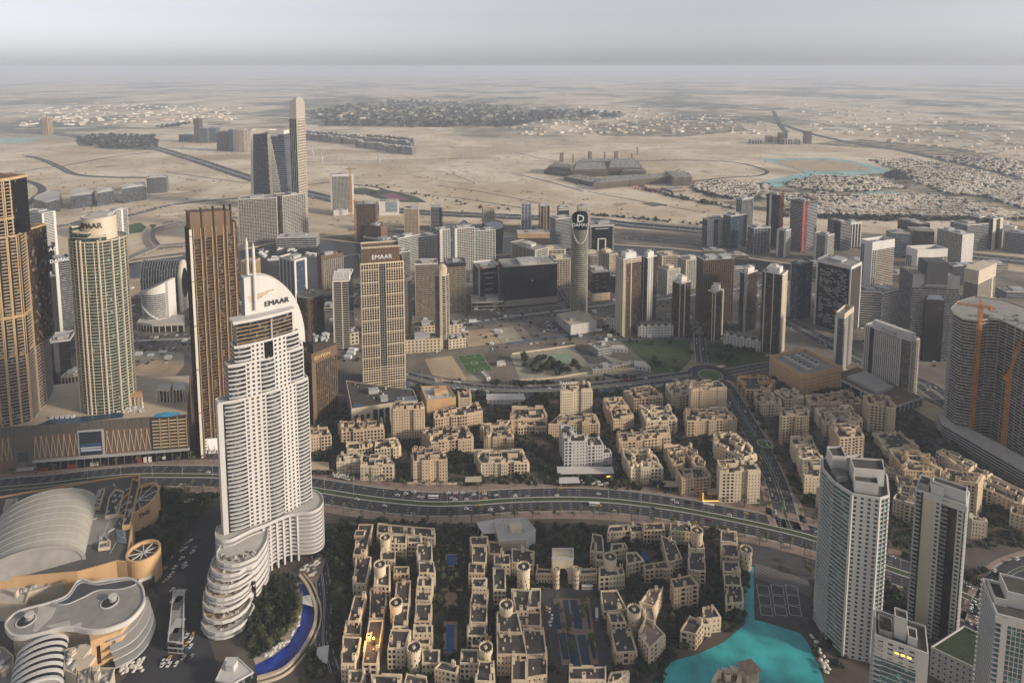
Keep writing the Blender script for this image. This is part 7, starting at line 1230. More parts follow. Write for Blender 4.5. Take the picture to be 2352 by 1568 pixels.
# roofs at the very corner, and the taxi rank building
for lb, t, pts, h, m in (("flat grey mall roof with skylight strips beside the striped vault", 30, [(590, 1450), (700, 1500), (715, 1240), (600, 1270)], 20, "roofpale"), ("cluttered cream mall roof between vault and guitar-shaped roof", 30, [(-100, 830), (230, 850), (260, 740), (620, 640), (640, 560), (-150, 640)], 16, "roofpale"), ("low cream mall roof at the frame corner", 30, [(-100, 1600), (110, 1600), (120, 1330), (30, 1250), (-100, 1240)], 14, "roofgrey"), ("tan mall wing with tall slots beside the dining terraces", 30, [(820, 1600), (1000, 1600), (1050, 1440), (840, 1440)], 18, "roofgrey"), ("cream mall roof strip with parallel ducts", 30, [(720, 1600), (810, 1600), (820, 1220), (730, 1230)], 18, "roofpale")):
    p = ccw(GP(K(t, pts), h)); OTF.append(p); tower("mall_wing", lb, p, h, fh=h / 3, core="cream", sides={}, par=("cream", 1.2, .5), roof=m, plant=2, units=12, seed=nx(), cat="building", plantm="cream")
p = ccw(GP(K(30, [(1545, 1190), (1675, 1200), (1690, 730), (1595, 720)]), 9)); OTF.append(p)
b = tower("taxi_rank", "long narrow white-roofed drop-off building between the car lanes", p, 9, fh=4.5, core="glass", slab=("palegrey", .7, .6), par=("stonewhite", 1, .5), roof="roofgrey", plant=0, units=0, seed=nx(), cat="building")
for j, v in enumerate((.12, .3, .75, .9)): mb = MB(); x, y = bil(p, .5, v); mb.box(x, y, 9, 9.6, 8, 14, .02, j % 2); part("roof_well", mb, ["greydark", "palegrey"], b)
p = ccw(GP(K(30, [(1985, 1540), (2150, 1568), (2320, 1470), (2180, 1340), (2080, 1340)]), 8)); OTF.append(p); tower("porch_roof", "white rounded porch roof by the hotel entrance", p, 8, fh=4, core="glass", par=("stonewhite", .8, .5), roof="stonewhite", plant=1, units=0, seed=nx(), cat="building", plantm="stonewhite")
sheet("drop_off_road", K(30, [(1230, 560), (1260, 280), (1480, 60), (2000, -160), (2060, 50), (1980, 330), (1880, 620), (1860, 1000), (2000, 1400), (1950, 1620), (1050, 1620), (1250, 1400), (1430, 1000), (1450, 760)]), .3, "asphalt")
for nm, p in (("planted_island", [(1250, 250), (1480, 150), (1700, 60), (1740, 180), (1640, 420), (1500, 490), (1440, 380), (1260, 300)]), ("planted_verge", [(1395, 900), (1440, 880), (1490, 960), (1470, 1100), (1400, 1050)]), ("planted_strip", [(1770, 830), (1830, 820), (1810, 1020), (1770, 1010)]), ("mall_garden", [(1370, -180), (1600, -230), (2010, -120), (1850, 20), (1420, 100)])): sheet(nm, K(30, p), .42, "lawn")
c = G(*K(30, [(1580, 660)])[0]); mb = MB(); mb.poly(ellipse(*c, 11, 12), .45); struct("turning_circle", mb, "paverdark")
# ---------------------------------------------------------------- trees
BB = [(min(p[0] for p in f) - 1, max(p[0] for p in f) + 1, min(p[1] for p in f) - 1, max(p[1] for p in f) + 1, f) for f in OTF]
for q_ in ((32, [(160, 400), (440, 395), (530, 830), (185, 830)]), (31, [(1735, 370), (1860, 370), (1860, 505), (1735, 505)]), (31, [(1715, 990), (1855, 990), (1850, 1295), (1715, 1295)]), (31, [(1710, 720), (1865, 720), (1870, 890), (1705, 890)]), (32, [(665, 200), (735, 200), (740, 262), (680, 268)]), (33, [(-210, 70), (0, 180), (285, 330), (330, 560), (205, 672), (0, 584), (-76, 290)])):
    f = ccw(GP(K(*q_))); BB.append((min(p[0] for p in f), max(p[0] for p in f), min(p[1] for p in f), max(p[1] for p in f), f))
NB = len(OTF); SEGS = []
for nm, w in (("boulevard", 19.5), ("upper_street", 14.5), ("side_street", 13), ("diagonal_road", 19), ("plaza_road", 7), ("park_street", 10)):
    r = RD[nm]; SEGS += [(r[i], r[min(i + 2, len(r) - 1)], w) for i in range(0, len(r) - 1, 2)]
def clear(x, y, pad=1.5, roads=True):
    for a, b, c, d, f in (BB if roads else BB[:NB]):
        if a < x < b and c < y < d and (inside((x, y), f) or any(hypot(x - p[0], y - p[1]) < pad for p in f)): return False
    if roads:
        for (x1, y1), (x2, y2), w in SEGS:
            dx, dy = x2 - x1, y2 - y1; l2 = dx * dx + dy * dy
            if l2 == 0: continue
            t = max(0, min(1, ((x - x1) * dx + (y - y1) * dy) / l2))
            if hypot(x - x1 - t * dx, y - y1 - t * dy) < w: return False
    return True
def crown(mb, cx, cy, z, r, h, n, rng, lo=.8, hi=1.7):
    lob = [(rng.uniform(-.5, .5) * r, rng.uniform(-.5, .5) * r, rng.uniform(.25, .8) * h, rng.uniform(.45, .75) * r) for _ in range(5)] + [(0, 0, .5 * h, .7 * r)]
    for _ in range(n):
        lx, ly, lz, lr = rng.choice(lob); a, b = rng.uniform(0, 2 * pi), math.acos(rng.uniform(-1, 1)); q = lr * rng.uniform(.65, 1.05)
        x, y, zz = cx + lx + q * sin(b) * cos(a), cy + ly + q * sin(b) * sin(a), z + lz + q * cos(b) * .75; s = rng.uniform(lo, hi) * r * .17
        u = (rng.gauss(0, 1), rng.gauss(0, 1), rng.gauss(0, .6)); l = math.sqrt(sum(k * k for k in u)) or 1; u = [k / l * s for k in u]; v = (-u[1], u[0], rng.uniform(-.7, .7) * s)
        mb.quad((x - u[0] - v[0], y - u[1] - v[1], zz - u[2] - v[2]), (x + u[0] - v[0], y + u[1] - v[1], zz + u[2] - v[2]), (x + u[0] + v[0], y + u[1] + v[1], zz + u[2] + v[2]), (x - u[0] + v[0], y - u[1] + v[1], zz - u[2] + v[2]))
TR_ = []
for i in range(5):
    rng = random.Random(50 + i); mb = MB(); crown(mb, 0, 0, 1.6, 3.0, 4.2, 170, rng); c_ = mb.mesh("crown", ["leaf", "leafdark", "leaf", "leafdark", "palmleaf"][i]); mb = MB(); mb.cyl(0, 0, -.2, 2.6, .32, .2, 7); mb.bar((0, 0, 2.2), (.9, .4, 4), .2); mb.bar((0, 0, 2.2), (-.7, .6, 3.8), .18); TR_.append((c_, mb.mesh("trunk", "bark")))
PM = []
for i in range(3):
    rng = random.Random(80 + i); mb = MB(); H = 7.5 + i
    for k in range(20):
        a = 2 * pi * k / 20 + rng.uniform(-.15, .15); e = rng.uniform(-.2, .9); L_ = rng.uniform(2.2, 3.2); pr = (0, 0, H); d = (cos(a), sin(a)); w = .42
        for s in range(1, 5):
            f = s / 4; p = (d[0] * L_ * f * cos(e * .6), d[1] * L_ * f * cos(e * .6), H + L_ * (e * f - 1.0 * f * f) * .8); ww = w * (1.25 - f)
            mb.quad((pr[0] - d[1] * w, pr[1] + d[0] * w, pr[2] - .12), (pr[0], pr[1], pr[2] + .1), (p[0], p[1], p[2] + .1), (p[0] - d[1] * ww, p[1] + d[0] * ww, p[2] - .15)); mb.quad((pr[0], pr[1], pr[2] + .1), (pr[0] + d[1] * w, pr[1] - d[0] * w, pr[2] - .12), (p[0] + d[1] * ww, p[1] - d[0] * ww, p[2] - .15), (p[0], p[1], p[2] + .1)); pr = p
    c_ = mb.mesh("crown", "palmleaf"); mb = MB(); mb.cyl(0, 0, -.2, H, .34, .24, 7); PM.append((c_, mb.mesh("trunk", "bark")))
def tree(x, y, s, kind, rng, label, group, z=0.0, name="tree"):
    c_, t_ = kind; o = put(name, None, None, (x, y, z), rng.uniform(0, 6), (s, s, s * rng.uniform(.85, 1.15)), label=label, category="tree" if name == "tree" else "palm tree", group=group); put("crown", c_, o); put("trunk", t_, o)
zones = [("leafy tree growing between the sandstone apartment blocks", "trees of the sandstone quarter", [(715, 1000), (760, 930), (960, 880), (1320, 908), (1560, 885), (1660, 895), (1740, 1020), (1785, 1130), (1500, 1128), (1300, 1118), (1100, 1112), (900, 1105), (730, 1075)], 620, 1.0),
         ("leafy tree beyond the side street among sandstone blocks", "trees beyond the side street", [(1690, 885), (1800, 870), (2000, 905), (2150, 990), (2352, 1130), (2352, 1260), (2060, 1260), (1900, 1205), (1830, 1140), (1765, 1010)], 420, 1.0),
         ("small dense tree in a garden court of the palace wings", "trees of the palace gardens", [(775, 1195), (1700, 1215), (1720, 1330), (1690, 1440), (1560, 1480), (1530, 1568), (770, 1568)], 520, .8),
         ("dark leafy tree in the hotel garden beside the blue pool", "trees of the hotel garden", K(31, [(-100, 800), (100, 640), (300, 590), (380, 640), (370, 780), (380, 900), (300, 1060), (150, 1240), (-60, 1350)]), 110, 1.0),
         ("dark leafy tree between hotel pool wall and palace wings", "trees behind the pool wall", K(31, [(590, 640), (640, 420), (620, 180), (900, 130), (880, 400), (780, 800), (740, 1200), (680, 1500), (420, 1560), (560, 1150), (590, 900)]), 150, 1.0),
         ("dark leafy tree on the planted islands by the mall drop-off", "trees by the mall drop-off", K(30, [(1250, 250), (1370, -200), (2010, -150), (1850, 30), (1740, 180), (1640, 420), (1500, 490), (1440, 380)]), 110, 1.05),
         ("leafy tree at the foot of the white lake towers", "trees below the lake towers", [(1930, 1250), (2352, 1330), (2352, 1500), (2230, 1400), (2150, 1470), (2050, 1430), (1900, 1568), (1870, 1500), (1900, 1400)], 130, .9),
         ("leafy tree on the slope above the turquoise lake", "trees above the lake", K(32, [(770, 600), (830, 560), (880, 530), (1010, 480), (1030, 300), (1090, 200), (1110, 400), (1220, 500), (1220, 570), (1110, 660), (1080, 590), (890, 740), (820, 720)]), 90, .9),
         ("tree in the walled school yard beside the green court", "school yard trees", K(12, [(40, 1250), (300, 1230), (480, 1310), (680, 1270), (640, 1330), (480, 1400), (120, 1400)]), 26, 1.7),
         ("low grey-green tree on the park lawn by the roundabout", "park lawn trees", K(12, [(1020, 1080), (1300, 1110), (1620, 1080), (1640, 1220), (1340, 1350), (1200, 1230), (2000, 1290), (2320, 1190), (1980, 1110)]), 34, 1.3),
         ("street tree along the wide upper street", "upper street trees", [(960, 862), (1100, 880), (1300, 880), (1500, 862), (1560, 850), (1570, 866), (1400, 900), (1200, 914), (1050, 905), (960, 885)], 90, .9),
         ("tree shading the foot of the slim dark towers", "trees below the slim towers", K(12, [(770, 850), (980, 960), (1170, 920), (1480, 900), (1700, 850), (2000, 950), (2300, 1100), (1800, 1060), (1450, 1020), (850, 1010)]), 80, 1.2)]
pts_ = []
for lb, gr, zp, n, sc in zones:
    zw = GP(zp); x0, x1 = min(p[0] for p in zw), max(p[0] for p in zw); y0, y1 = min(p[1] for p in zw), max(p[1] for p in zw); rng = random.Random(hash(gr) % 1000 if False else len(gr) * 31 + n); k = 0; tries = 0
    while k < n and tries < n * 12:
        tries += 1; x, y = rng.uniform(x0, x1), rng.uniform(y0, y1)
        if inside((x, y), zw) and clear(x, y, 1.2): pts_.append((x, y, sc * rng.uniform(.65, 1.35), lb, gr)); k += 1
rng = random.Random(17); rng.shuffle(pts_)
near = sorted(range(len(pts_)), key=lambda i: -pts_[i][2] / dist(pts_[i][0], pts_[i][1]))[:300]; ns = set(near)
for i in near: x, y, s, lb, gr = pts_[i]; tree(x, y, s, TR_[rng.randrange(5)], rng, lb, gr)
mbs = [MB(), MB()]
for i, (x, y, s, lb, gr) in enumerate(pts_):
    if i in ns: continue
    crown(mbs[i % 2], x, y, 1.0 * s, 3.0 * s, 4.0 * s, 52, rng, 1.3, 2.4)
for q_, m in zip(mbs, ("leaf", "leafdark")): struct("tree_cover", q_, m, "stuff")
# low planting round the blocks
mb = MB()
for lb, gr, zp, n, sc in zones[:8]:
    zw = GP(zp); x0, x1 = min(p[0] for p in zw), max(p[0] for p in zw); y0, y1 = min(p[1] for p in zw), max(p[1] for p in zw)
    for _ in range(int(n * 5)):
        x, y = rng.uniform(x0, x1), rng.uniform(y0, y1)
        if inside((x, y), zw) and clear(x, y, .3): crown(mb, x, y, -.6, rng.uniform(1.6, 3.6), rng.uniform(1, 2.4), 18, rng, 1.6, 3.2)
struct("shrubbery", mb, "hedge", "stuff")
# palms
PP = []
bl = RD["boulevard"]
def along(r, off, step, j0=0.0):
    s = j0; o = []
    for i in range(len(r) - 1):
        a, b = r[i], r[i + 1]; l = hypot(b[0] - a[0], b[1] - a[1]); t = ((b[0] - a[0]) / l, (b[1] - a[1]) / l)
        while s < l: o.append((a[0] + t[0] * s - t[1] * off, a[1] + t[1] * s + t[0] * off, t)); s += step
        s -= l
    return o
def inview(x, y, z=0):
    d = y * CP - (z - HC) * SP; u = 1176 + F * x / d; v = V0 - F * (y * SP + (z - HC) * CP) / d; return -20 < u < 2372 and v < 1590
for off in (22.5, 28.5, -22.5, -28.5):
    for x, y, t in along(bl, off, 21, abs(off) % 13):
        if inview(x, y) and clear(x, y, 1.5, False): PP.append((x + rng.uniform(-1.5, 1.5), y, "date palm on the paved boulevard footway", "boulevard palms"))
for off in (15, -15):
    for x, y, t in along(RD["side_street"], off, 14):
        if clear(x, y, 1.5, False): PP.append((x, y, "date palm along the side street", "side street palms"))
for zp, n, lb, gr in ((K(32, [(230, 470), (300, 470), (340, 790), (280, 790)]), 12, "palm between the reflecting pools", "reflecting pool palms"), (K(32, [(345, 470), (400, 480), (440, 780), (370, 790)]), 12, "palm between the reflecting pools", "reflecting pool palms"), (K(33, [(190, 240), (230, 330), (300, 560), (280, 700), (240, 600), (210, 420)]), 20, "palm on the lakeside plaza edge", "plaza palms"), (K(31, [(60, 1300), (300, 1150), (380, 900), (400, 780), (430, 860), (380, 1050), (200, 1260)]), 16, "palm on the pool sun deck", "pool deck palms"), (K(31, [(1690, 560), (1900, 560), (1900, 700), (1690, 700)]), 12, "palm in the mosaic garden court", "garden court palms"), (K(22, [(60, 560), (320, 560), (330, 900), (160, 940)]), 30, "palm on the shady square before the domed arcade", "square palms")):
    zw = GP(zp); x0, x1 = min(p[0] for p in zw), max(p[0] for p in zw); y0, y1 = min(p[1] for p in zw), max(p[1] for p in zw); k = 0
    for _ in range(n * 12):
        x, y = rng.uniform(x0, x1), rng.uniform(y0, y1)
        if k < n and inside((x, y), zw) and clear(x, y, 1, False): PP.append((x, y, lb, gr)); k += 1
PP = PP[:300]
for x, y, lb, gr in PP: tree(x, y, rng.uniform(.85, 1.2), PM[rng.randrange(3)], rng, lb, gr, name="palm_tree")
# ---------------------------------------------------------------- vehicles
def carmesh(m, L=4.7, Wd=1.9, Hb=.85, cab=(-.28, .22, .55)):
    mb = MB(); n = [(-.5, .35), (-.5, .75), (-.36, .95), (.2, .98), (.42, .82), (.5, .7), (.5, .35)]
    mb.loft([[(x * L, s * Wd / 2, z * Hb + .12) for x, z in n] for s in (-1, -.86)][::-1] if False else [[(x * L, -Wd / 2, z * Hb + .12) for x, z in n], [(x * L, Wd / 2, z * Hb + .12) for x, z in n]])
    mb.box(-.04 * L, 0, Hb + .08 + cab[2], Hb + .16 + cab[2], L * .36, Wd * .78)
    return mb.mesh("car", m)
def cabmesh(L=4.7, Wd=1.9, Hb=.85, hc=.55):
    mb = MB(); b0 = [(-.34 * L, -.45 * Wd), (.24 * L, -.45 * Wd), (.24 * L, .45 * Wd), (-.34 * L, .45 * Wd)]; b1 = [(-.23 * L, -.39 * Wd), (.14 * L, -.39 * Wd), (.14 * L, .39 * Wd), (-.23 * L, .39 * Wd)]
    mb.loft([[(x, y, Hb + .05) for x, y in b0], [(x, y, Hb + .09 + hc) for x, y in b1]]); return mb.mesh("windows", "glassblack")
wm = MB(); wm.loft([[(.33 * cos(a), s, .33 * sin(a)) for a in np.linspace(0, 2 * pi, 10)[:-1]] for s in (-.1, .1)]); WHL = wm.mesh("wheel", "tyre")
CM = {}
for nm, m, dims in (("white saloon", "carwhite", (4.7, 1.9, .85, .55)), ("white off-roader", "carwhite", (5.0, 2.05, 1.05, .75)), ("black saloon", "carblack", (4.8, 1.9, .85, .55)), ("silver saloon", "carsilver", (4.7, 1.9, .85, .55)), ("cream taxi", "taxi", (4.8, 1.9, .9, .6)), ("red hatchback", "carred", (4.3, 1.85, .88, .58)), ("dark blue saloon", "carblue", (4.7, 1.9, .85, .55))):
    CM[nm] = (carmesh(m, dims[0], dims[1], dims[2], (0, 0, dims[3])), cabmesh(*dims), dims)
KIND = ["white saloon"] * 6 + ["white off-roader"] * 6 + ["black saloon"] * 3 + ["silver saloon"] * 3 + ["cream taxi"] * 2 + ["red hatchback", "dark blue saloon"]
NC = [0]
def car(x, y, a, where, z=.3, kind=None):
    if NC[0] >= 300: return
    NC[0] += 1; k = kind or rng.choice(KIND); b, c_, d = CM[k]; o = put("car", b, None, (x, y, z), a, label=f"{k} {where}", category="car", group=f"cars {where}"); put("windows", c_, o)
    for sx in (-.31, .31):
        for sy in (-.46, .46): put("wheel", WHL, o, (sx * d[0], sy * d[1], .33))
def traffic(nm, offs, n, where, span=(0, 1), z=.28, flip=True):
    r = RD[nm]; al = along(r, 0, 4.0)
    for _ in range(n):
        i = int(rng.uniform(*span) * (len(al) - 1)); x, y, t = al[i]; o = rng.choice(offs) + rng.uniform(-.3, .3); x, y = x - t[1] * o, y + t[0] * o
        if inview(x, y): car(x, y, atan2(t[1], t[0]) + (pi if o > 0 else 0), where, z)
bo = [s * (5.4 + 3.7 * k) for s in (-1, 1) for k in range(4)]
traffic("boulevard", [o for o in bo if o > 0], 26, "queuing on the boulevard beside the cafe block", (.43, .56)); traffic("boulevard", bo, 58, "driving along the wide boulevard", (.2, .95)); traffic("side_street", [-9, -5.5, 5.5, 9], 16, "on the side street past the sandstone blocks")
traffic("upper_street", [-11.5, -8, -4.6, 4.6, 8, 11.5], 34, "on the tree-lined upper street"); traffic("diagonal_road", [-16, -12, -8, -4, 4, 8, 12, 16], 26, "on the diagonal road by the podium"); traffic("curved_street", [-9, -5, 5, 9], 14, "on the curved street by the lake towers"); traffic("park_street", [-5, 5], 4, "on the short street between the parks")
for zp, n, where, ang in ((K(30, [(1480, 560), (1560, 440), (1760, 180), (1840, 260), (1700, 520), (1640, 700), (1480, 760)]), 26, "at the mall drop-off loop", 1.0), (K(30, [(1680, 1080), (1800, 1100), (1780, 1350), (1500, 1450), (1440, 1380), (1640, 1300)]), 18, "beside the long drop-off building", 1.4), (K(20, [(1600, 1140), (1900, 1140), (1900, 1180), (1600, 1190)]), 9, "parked behind the mall garden", 1.5), (K(12, [(300, 900), (400, 890), (500, 1000), (280, 1000)]), 30, "parked on the sandy lot by the round tower", .6), (K(33, [(1030, 460), (1150, 470), (1150, 690), (1080, 680)]), 16, "in the forecourt behind the lake towers", 1.2), (K(32, [(165, 420), (215, 420), (225, 760), (180, 780)]), 5, "in the reflecting pool court", 1.6), (K(10, [(1130, 1105), (1690, 1135), (1690, 1165), (1130, 1140)]), 30, "parked in a dusty row by the expressway", 1.5)):
    zw = GP(zp); x0, x1 = min(p[0] for p in zw), max(p[0] for p in zw); y0, y1 = min(p[1] for p in zw), max(p[1] for p in zw); k = 0
    for _ in range(n * 20):
        x, y = rng.uniform(x0, x1), rng.uniform(y0, y1)
        if k < n and inside((x, y), zw) and clear(x, y, 1, False): car(x, y, ang + rng.uniform(-.2, .2) + rng.choice([0, pi]), where, .34); k += 1
mb = MB()
for nm, offs, n in (("ring_highway", [s * (5 + 5.2 * k) for s in (-1, 1) for k in range(6)], 900), ("expressway", [s * (4 + 4 * k) for s in (-1, 1) for k in range(5)], 90), ("service_highway", [-10, -5, 5, 10], 60), ("cross_road", [-11, -5, 5, 11], 60)):
    al = along(RD[nm], 0, 4.0)
    for _ in range(n):
        x, y, t = al[rng.randrange(len(al))]; o = rng.choice(offs); x, y = x - t[1] * o, y + t[0] * o; a = atan2(t[1], t[0]); m = rng.choice([0, 0, 0, 1, 2]); mb.box(x, y, .7, 1.5, 4.8, 1.9, a, m); mb.box(x, y, 1.5, 2.1, 2.6, 1.6, a, 1)
struct("distant_traffic", mb, ["carwhite", "carblack", "carsilver"], "stuff")
for i, (nm, f, o, lb) in enumerate((("boulevard", .475, 9, "white bus in the queue on the boulevard"), ("boulevard", .63, -9, "white minibus passing the gatehouse junction"), ("boulevard", .735, 12.8, "white box van near the kiosk with orange edge"), ("upper_street", .2, 8, "long white bus on the upper street by the marquee"), ("upper_street", .27, -8, "white coach across from the long white bus"), ("upper_street", .78, 8, "dark red sightseeing bus near the park lawn"))):
    al = along(RD[nm], 0, 3.0); x, y, t = al[int(f * len(al))]; x, y = x - t[1] * o, y + t[0] * o; a = atan2(t[1], t[0]); rt = root("bus", lb, "bus", (x, y, .28)); m = "carred" if "red" in lb else "carwhite"; mb = MB(); mb.box(x, y, .7, 3.3, 11, 2.5, a); part("body", mb, m, rt); mb = MB(); mb.box(x, y, 1.7, 2.7, 11.06, 2.56, a); part("windows", mb, "glassblack", rt); mb = MB(); mb.box(x, y, 3.3, 3.6, 5, 1.6, a); part("roof_unit", mb, m, rt)
    for sx in (-3.4, 3.6):
        for sy in (-1.15, 1.15): put("wheel", WHL, rt, (sx * cos(a) - sy * sin(a), sx * sin(a) + sy * cos(a), .45), a, 1.4)
for zp, a in ((K(32, [(395, 402)])[0], 0), (K(32, [(445, 545)])[0], 1.45)):
    x, y = G(*zp); rt = root("bus", "white coach parked at the arched gatehouse" if a == 0 else "white minibus waiting beside the reflecting pools", "bus", (x, y, .3)); mb = MB(); mb.box(x, y, .7, 3.4, 10, 2.5, a); part("body", mb, "carwhite", rt); mb = MB(); mb.box(x, y, 1.8, 2.8, 10.06, 2.56, a); part("windows", mb, "glassblack", rt)
# street lamps
mb = MB(); mb.cyl(0, 0, 0, 12, .16, .1, 6); mb.bar((0, 0, 12), (1.8, 0, 12.4), .14); mb.bar((0, 0, 12), (-1.8, 0, 12.4), .14); PL = mb.mesh("pole", "palegrey"); mb = MB(); mb.box(2.1, 0, 12.3, 12.5, .9, .35); mb.box(-2.1, 0, 12.3, 12.5, .9, .35); LH = mb.mesh("lamp_head", "white")
for nm, off, st, lb in (("boulevard", 0, 34, "twin-armed lamp post on the boulevard median"), ("upper_street", 0, 34, "twin-armed lamp post on the upper street median"), ("side_street", 0, 34, "twin-armed lamp post on the side street median")):
    for x, y, t in along(RD[nm], off, st):
        if inview(x, y): o = put("street_lamp", PL, None, (x, y, .4), atan2(t[1], t[0]) + pi / 2, label=lb, category="street lamp", group=lb + "s"); put("lamp_head", LH, o)
# parasols and tables
mb = MB(); mb.loft([[(1.5 * cos(a), 1.5 * sin(a), 2.2) for a in np.linspace(0, 2 * pi, 9)[:-1]], [(.05 * cos(a), .05 * sin(a), 2.9) for a in np.linspace(0, 2 * pi, 9)[:-1]]]); PA = mb.mesh("parasol", "awning"); mb = MB(); mb.cyl(0, 0, 0, 2.6, .05, n=6); PQ = mb.mesh("pole", "steel")
for zp, n, where in ((K(33, [(215, 650), (240, 660), (330, 830), (300, 880), (260, 760)]), 24, "in a row along the lake edge"), (K(21, [(710, 905), (920, 940), (900, 985), (710, 950)]), 36, "on the cafe terrace by the boulevard"), (K(22, [(630, 975), (880, 1000), (870, 1030), (640, 1010)]), 26, "before the glass restaurant"), (K(31, [(60, 1330), (300, 1180), (380, 1010), (400, 940), (395, 1060), (280, 1240), (100, 1360)]), 34, "on the pool sun deck"), (K(30, [(1080, 1440), (1320, 1360), (1310, 1480), (1120, 1520)]), 40, "below the curved dining terraces"), (K(31, [(400, 540), (560, 450), (600, 440), (540, 600), (450, 620)]), 30, "on the hotel terrace")):
    zw = GP(zp); x0, x1 = min(p[0] for p in zw), max(p[0] for p in zw); y0, y1 = min(p[1] for p in zw), max(p[1] for p in zw); k = 0
    for _ in range(n * 15):
        x, y = rng.uniform(x0, x1), rng.uniform(y0, y1)
        if k < n and inside((x, y), zw): o = put("parasol", PA, None, (x, y, .5), 0, label=f"pale parasol {where}", category="parasol", group=f"parasols {where}"); put("pole", PQ, o); k += 1
# lit lamp on the palace roofs
x, y = G(*K(31, [(1080, 1150)])[0], 17); rt = root("roof_lamp", "glowing orange floodlight on a palace roof", "lamp", (x, y, 15)); mb = MB(); mb.cyl(x, y, 14.8, 16.4, .12, n=6); part("post", mb, "steel", rt); mb = MB(); mb.dome(x, y, 16.4, .9, .9); part("lamp_globe", mb, "lampwarm", rt)
ld = bpy.data.lights.new("roof_lamp_light", 'POINT'); ld.energy = 9000; ld.color = (1, .5, .15); ld.shadow_soft_size = .9; lo = bpy.data.objects.new("roof_lamp_light", ld); lo.location = (0, 0, 4.0); lo.parent = rt; COL.objects.link(lo)
# shade sails and hoardings
for t, pts, z, lb in ((31, [(420, 770), (500, 770), (525, 865), (425, 850)], 4, "white shade sail stretched over the hotel pool"), (31, [(560, 1240), (670, 1230), (655, 1390), (555, 1360)], 5, "pair of beige shade sails beside the pool wall")):
    p = GP(K(t, pts), z); rt = root("shade_sail", lb, "shade sail", (*cen(p), 0)); mb = MB(); c = cen(p); n0_ = len(mb.v); zz = [z, z + 1.5, z, z + 1.5]
    for i in range(4): mb.loft([[(*p[i], zz[i]), (*p[(i + 1) % 4], zz[(i + 1) % 4]), (*c, z + .2)], [(*p[i], zz[i] - .1), (*p[(i + 1) % 4], zz[(i + 1) % 4] - .1), (*c, z + .1)]])
    part("fabric", mb, "stonewhite", rt)
    for i in range(4): mb = MB(); mb.cyl(*p[i], 0, zz[i] + .3, .12, n=6); part("post", mb, "steel", rt)
for nm, px_, lb in (("hoarding", K(12, [(-20, 1095), (200, 1062), (410, 1035), (620, 1020)]), "dark blue hoarding along the sandy plots"), ("hoarding", K(22, [(0, 60), (200, 75), (430, 78)]), "dark blue hoarding in front of the school yard"), ("hoarding", K(22, [(120, 200), (430, 190), (760, 165), (1030, 140)]), "dark blue hoarding on the near side of the upper street"), ("hoarding", K(12, [(840, 1380), (980, 1410), (1020, 1385), (1120, 1395), (1200, 1370)]), "zigzag blue hoarding by the school gate"), ("hoarding", K(23, [(1170, 395), (1400, 520), (1560, 640), (1850, 800), (2351, 1090)]), "long blue hoarding below the striped deck")):
    mb = MB(); pt = smooth(GP(px_), 4); ribbon(mb, pt, 0, .5, 3.2, h=3.2); thing(nm, mb, "bluefence", lb, "hoarding")
for px_, lb in ((K(12, [(0, 1190), (290, 1150), (580, 1110)]), "tan boundary wall behind the school yard"), (K(12, [(70, 1430), (400, 1408), (700, 1362), (1270, 1312)]), "tan boundary wall in front of the school yard"), (K(21, [(1390, 1000), (1700, 1008), (1900, 1000)]), "pale garden wall along the boulevard footway")): mb = MB(); ribbon(mb, smooth(GP(px_), 4), 0, .8, 2.6, h=2.6); thing("boundary_wall", mb, "sandpale", lb, "wall")
for i, (t, pts, h, lb) in enumerate(((12, [(790, 1150), (915, 1128), (850, 1065), (705, 1092)], 11, "white banded school building with grey flat roof"), (12, [(745, 1330), (930, 1312), (880, 1270), (725, 1290)], 7, "low cream school hall with flat roof"), (12, [(905, 1300), (1110, 1265), (1090, 1245), (1000, 1285), (905, 1280)], 5, "curved low cream school wing"), (12, [(1130, 1290), (1270, 1310), (1220, 1255), (1125, 1250)], 6, "small white house with pitched roof by the park"), (12, [(925, 1130), (1060, 1140), (1030, 1105), (915, 1110)], 6, "low white canopy building behind the school"), (11, [(2070, 1350), (2100, 1345), (2150, 1395), (2120, 1405)], 4, "long white cabin beside the football pitch"), (11, [(2215, 1275), (2290, 1265), (2280, 1245), (2215, 1255)], 4, "small white cabin with dark front near the pitch"))):
    p = ccw(GP(K(t, pts), h)); tower("school_building" if i < 5 else "cabin", lb, p, h, fh=3.5, core="glass", slab=("stonewhite", 1.6, .4) if i == 0 else None, sides={} if i == 0 else {j: [('w', 0, 1, "cream" if i < 3 else "stonewhite", max(1, int(side(p, j)[3] / 5)), .4, .4)] for j in range(len(p))}, par=("stonewhite", .8, .4), roof="roofgrey" if i < 3 else "roofpale", plant=1 if i < 2 else 0, units=6 if i < 2 else 0, seed=nx(), cat="building")
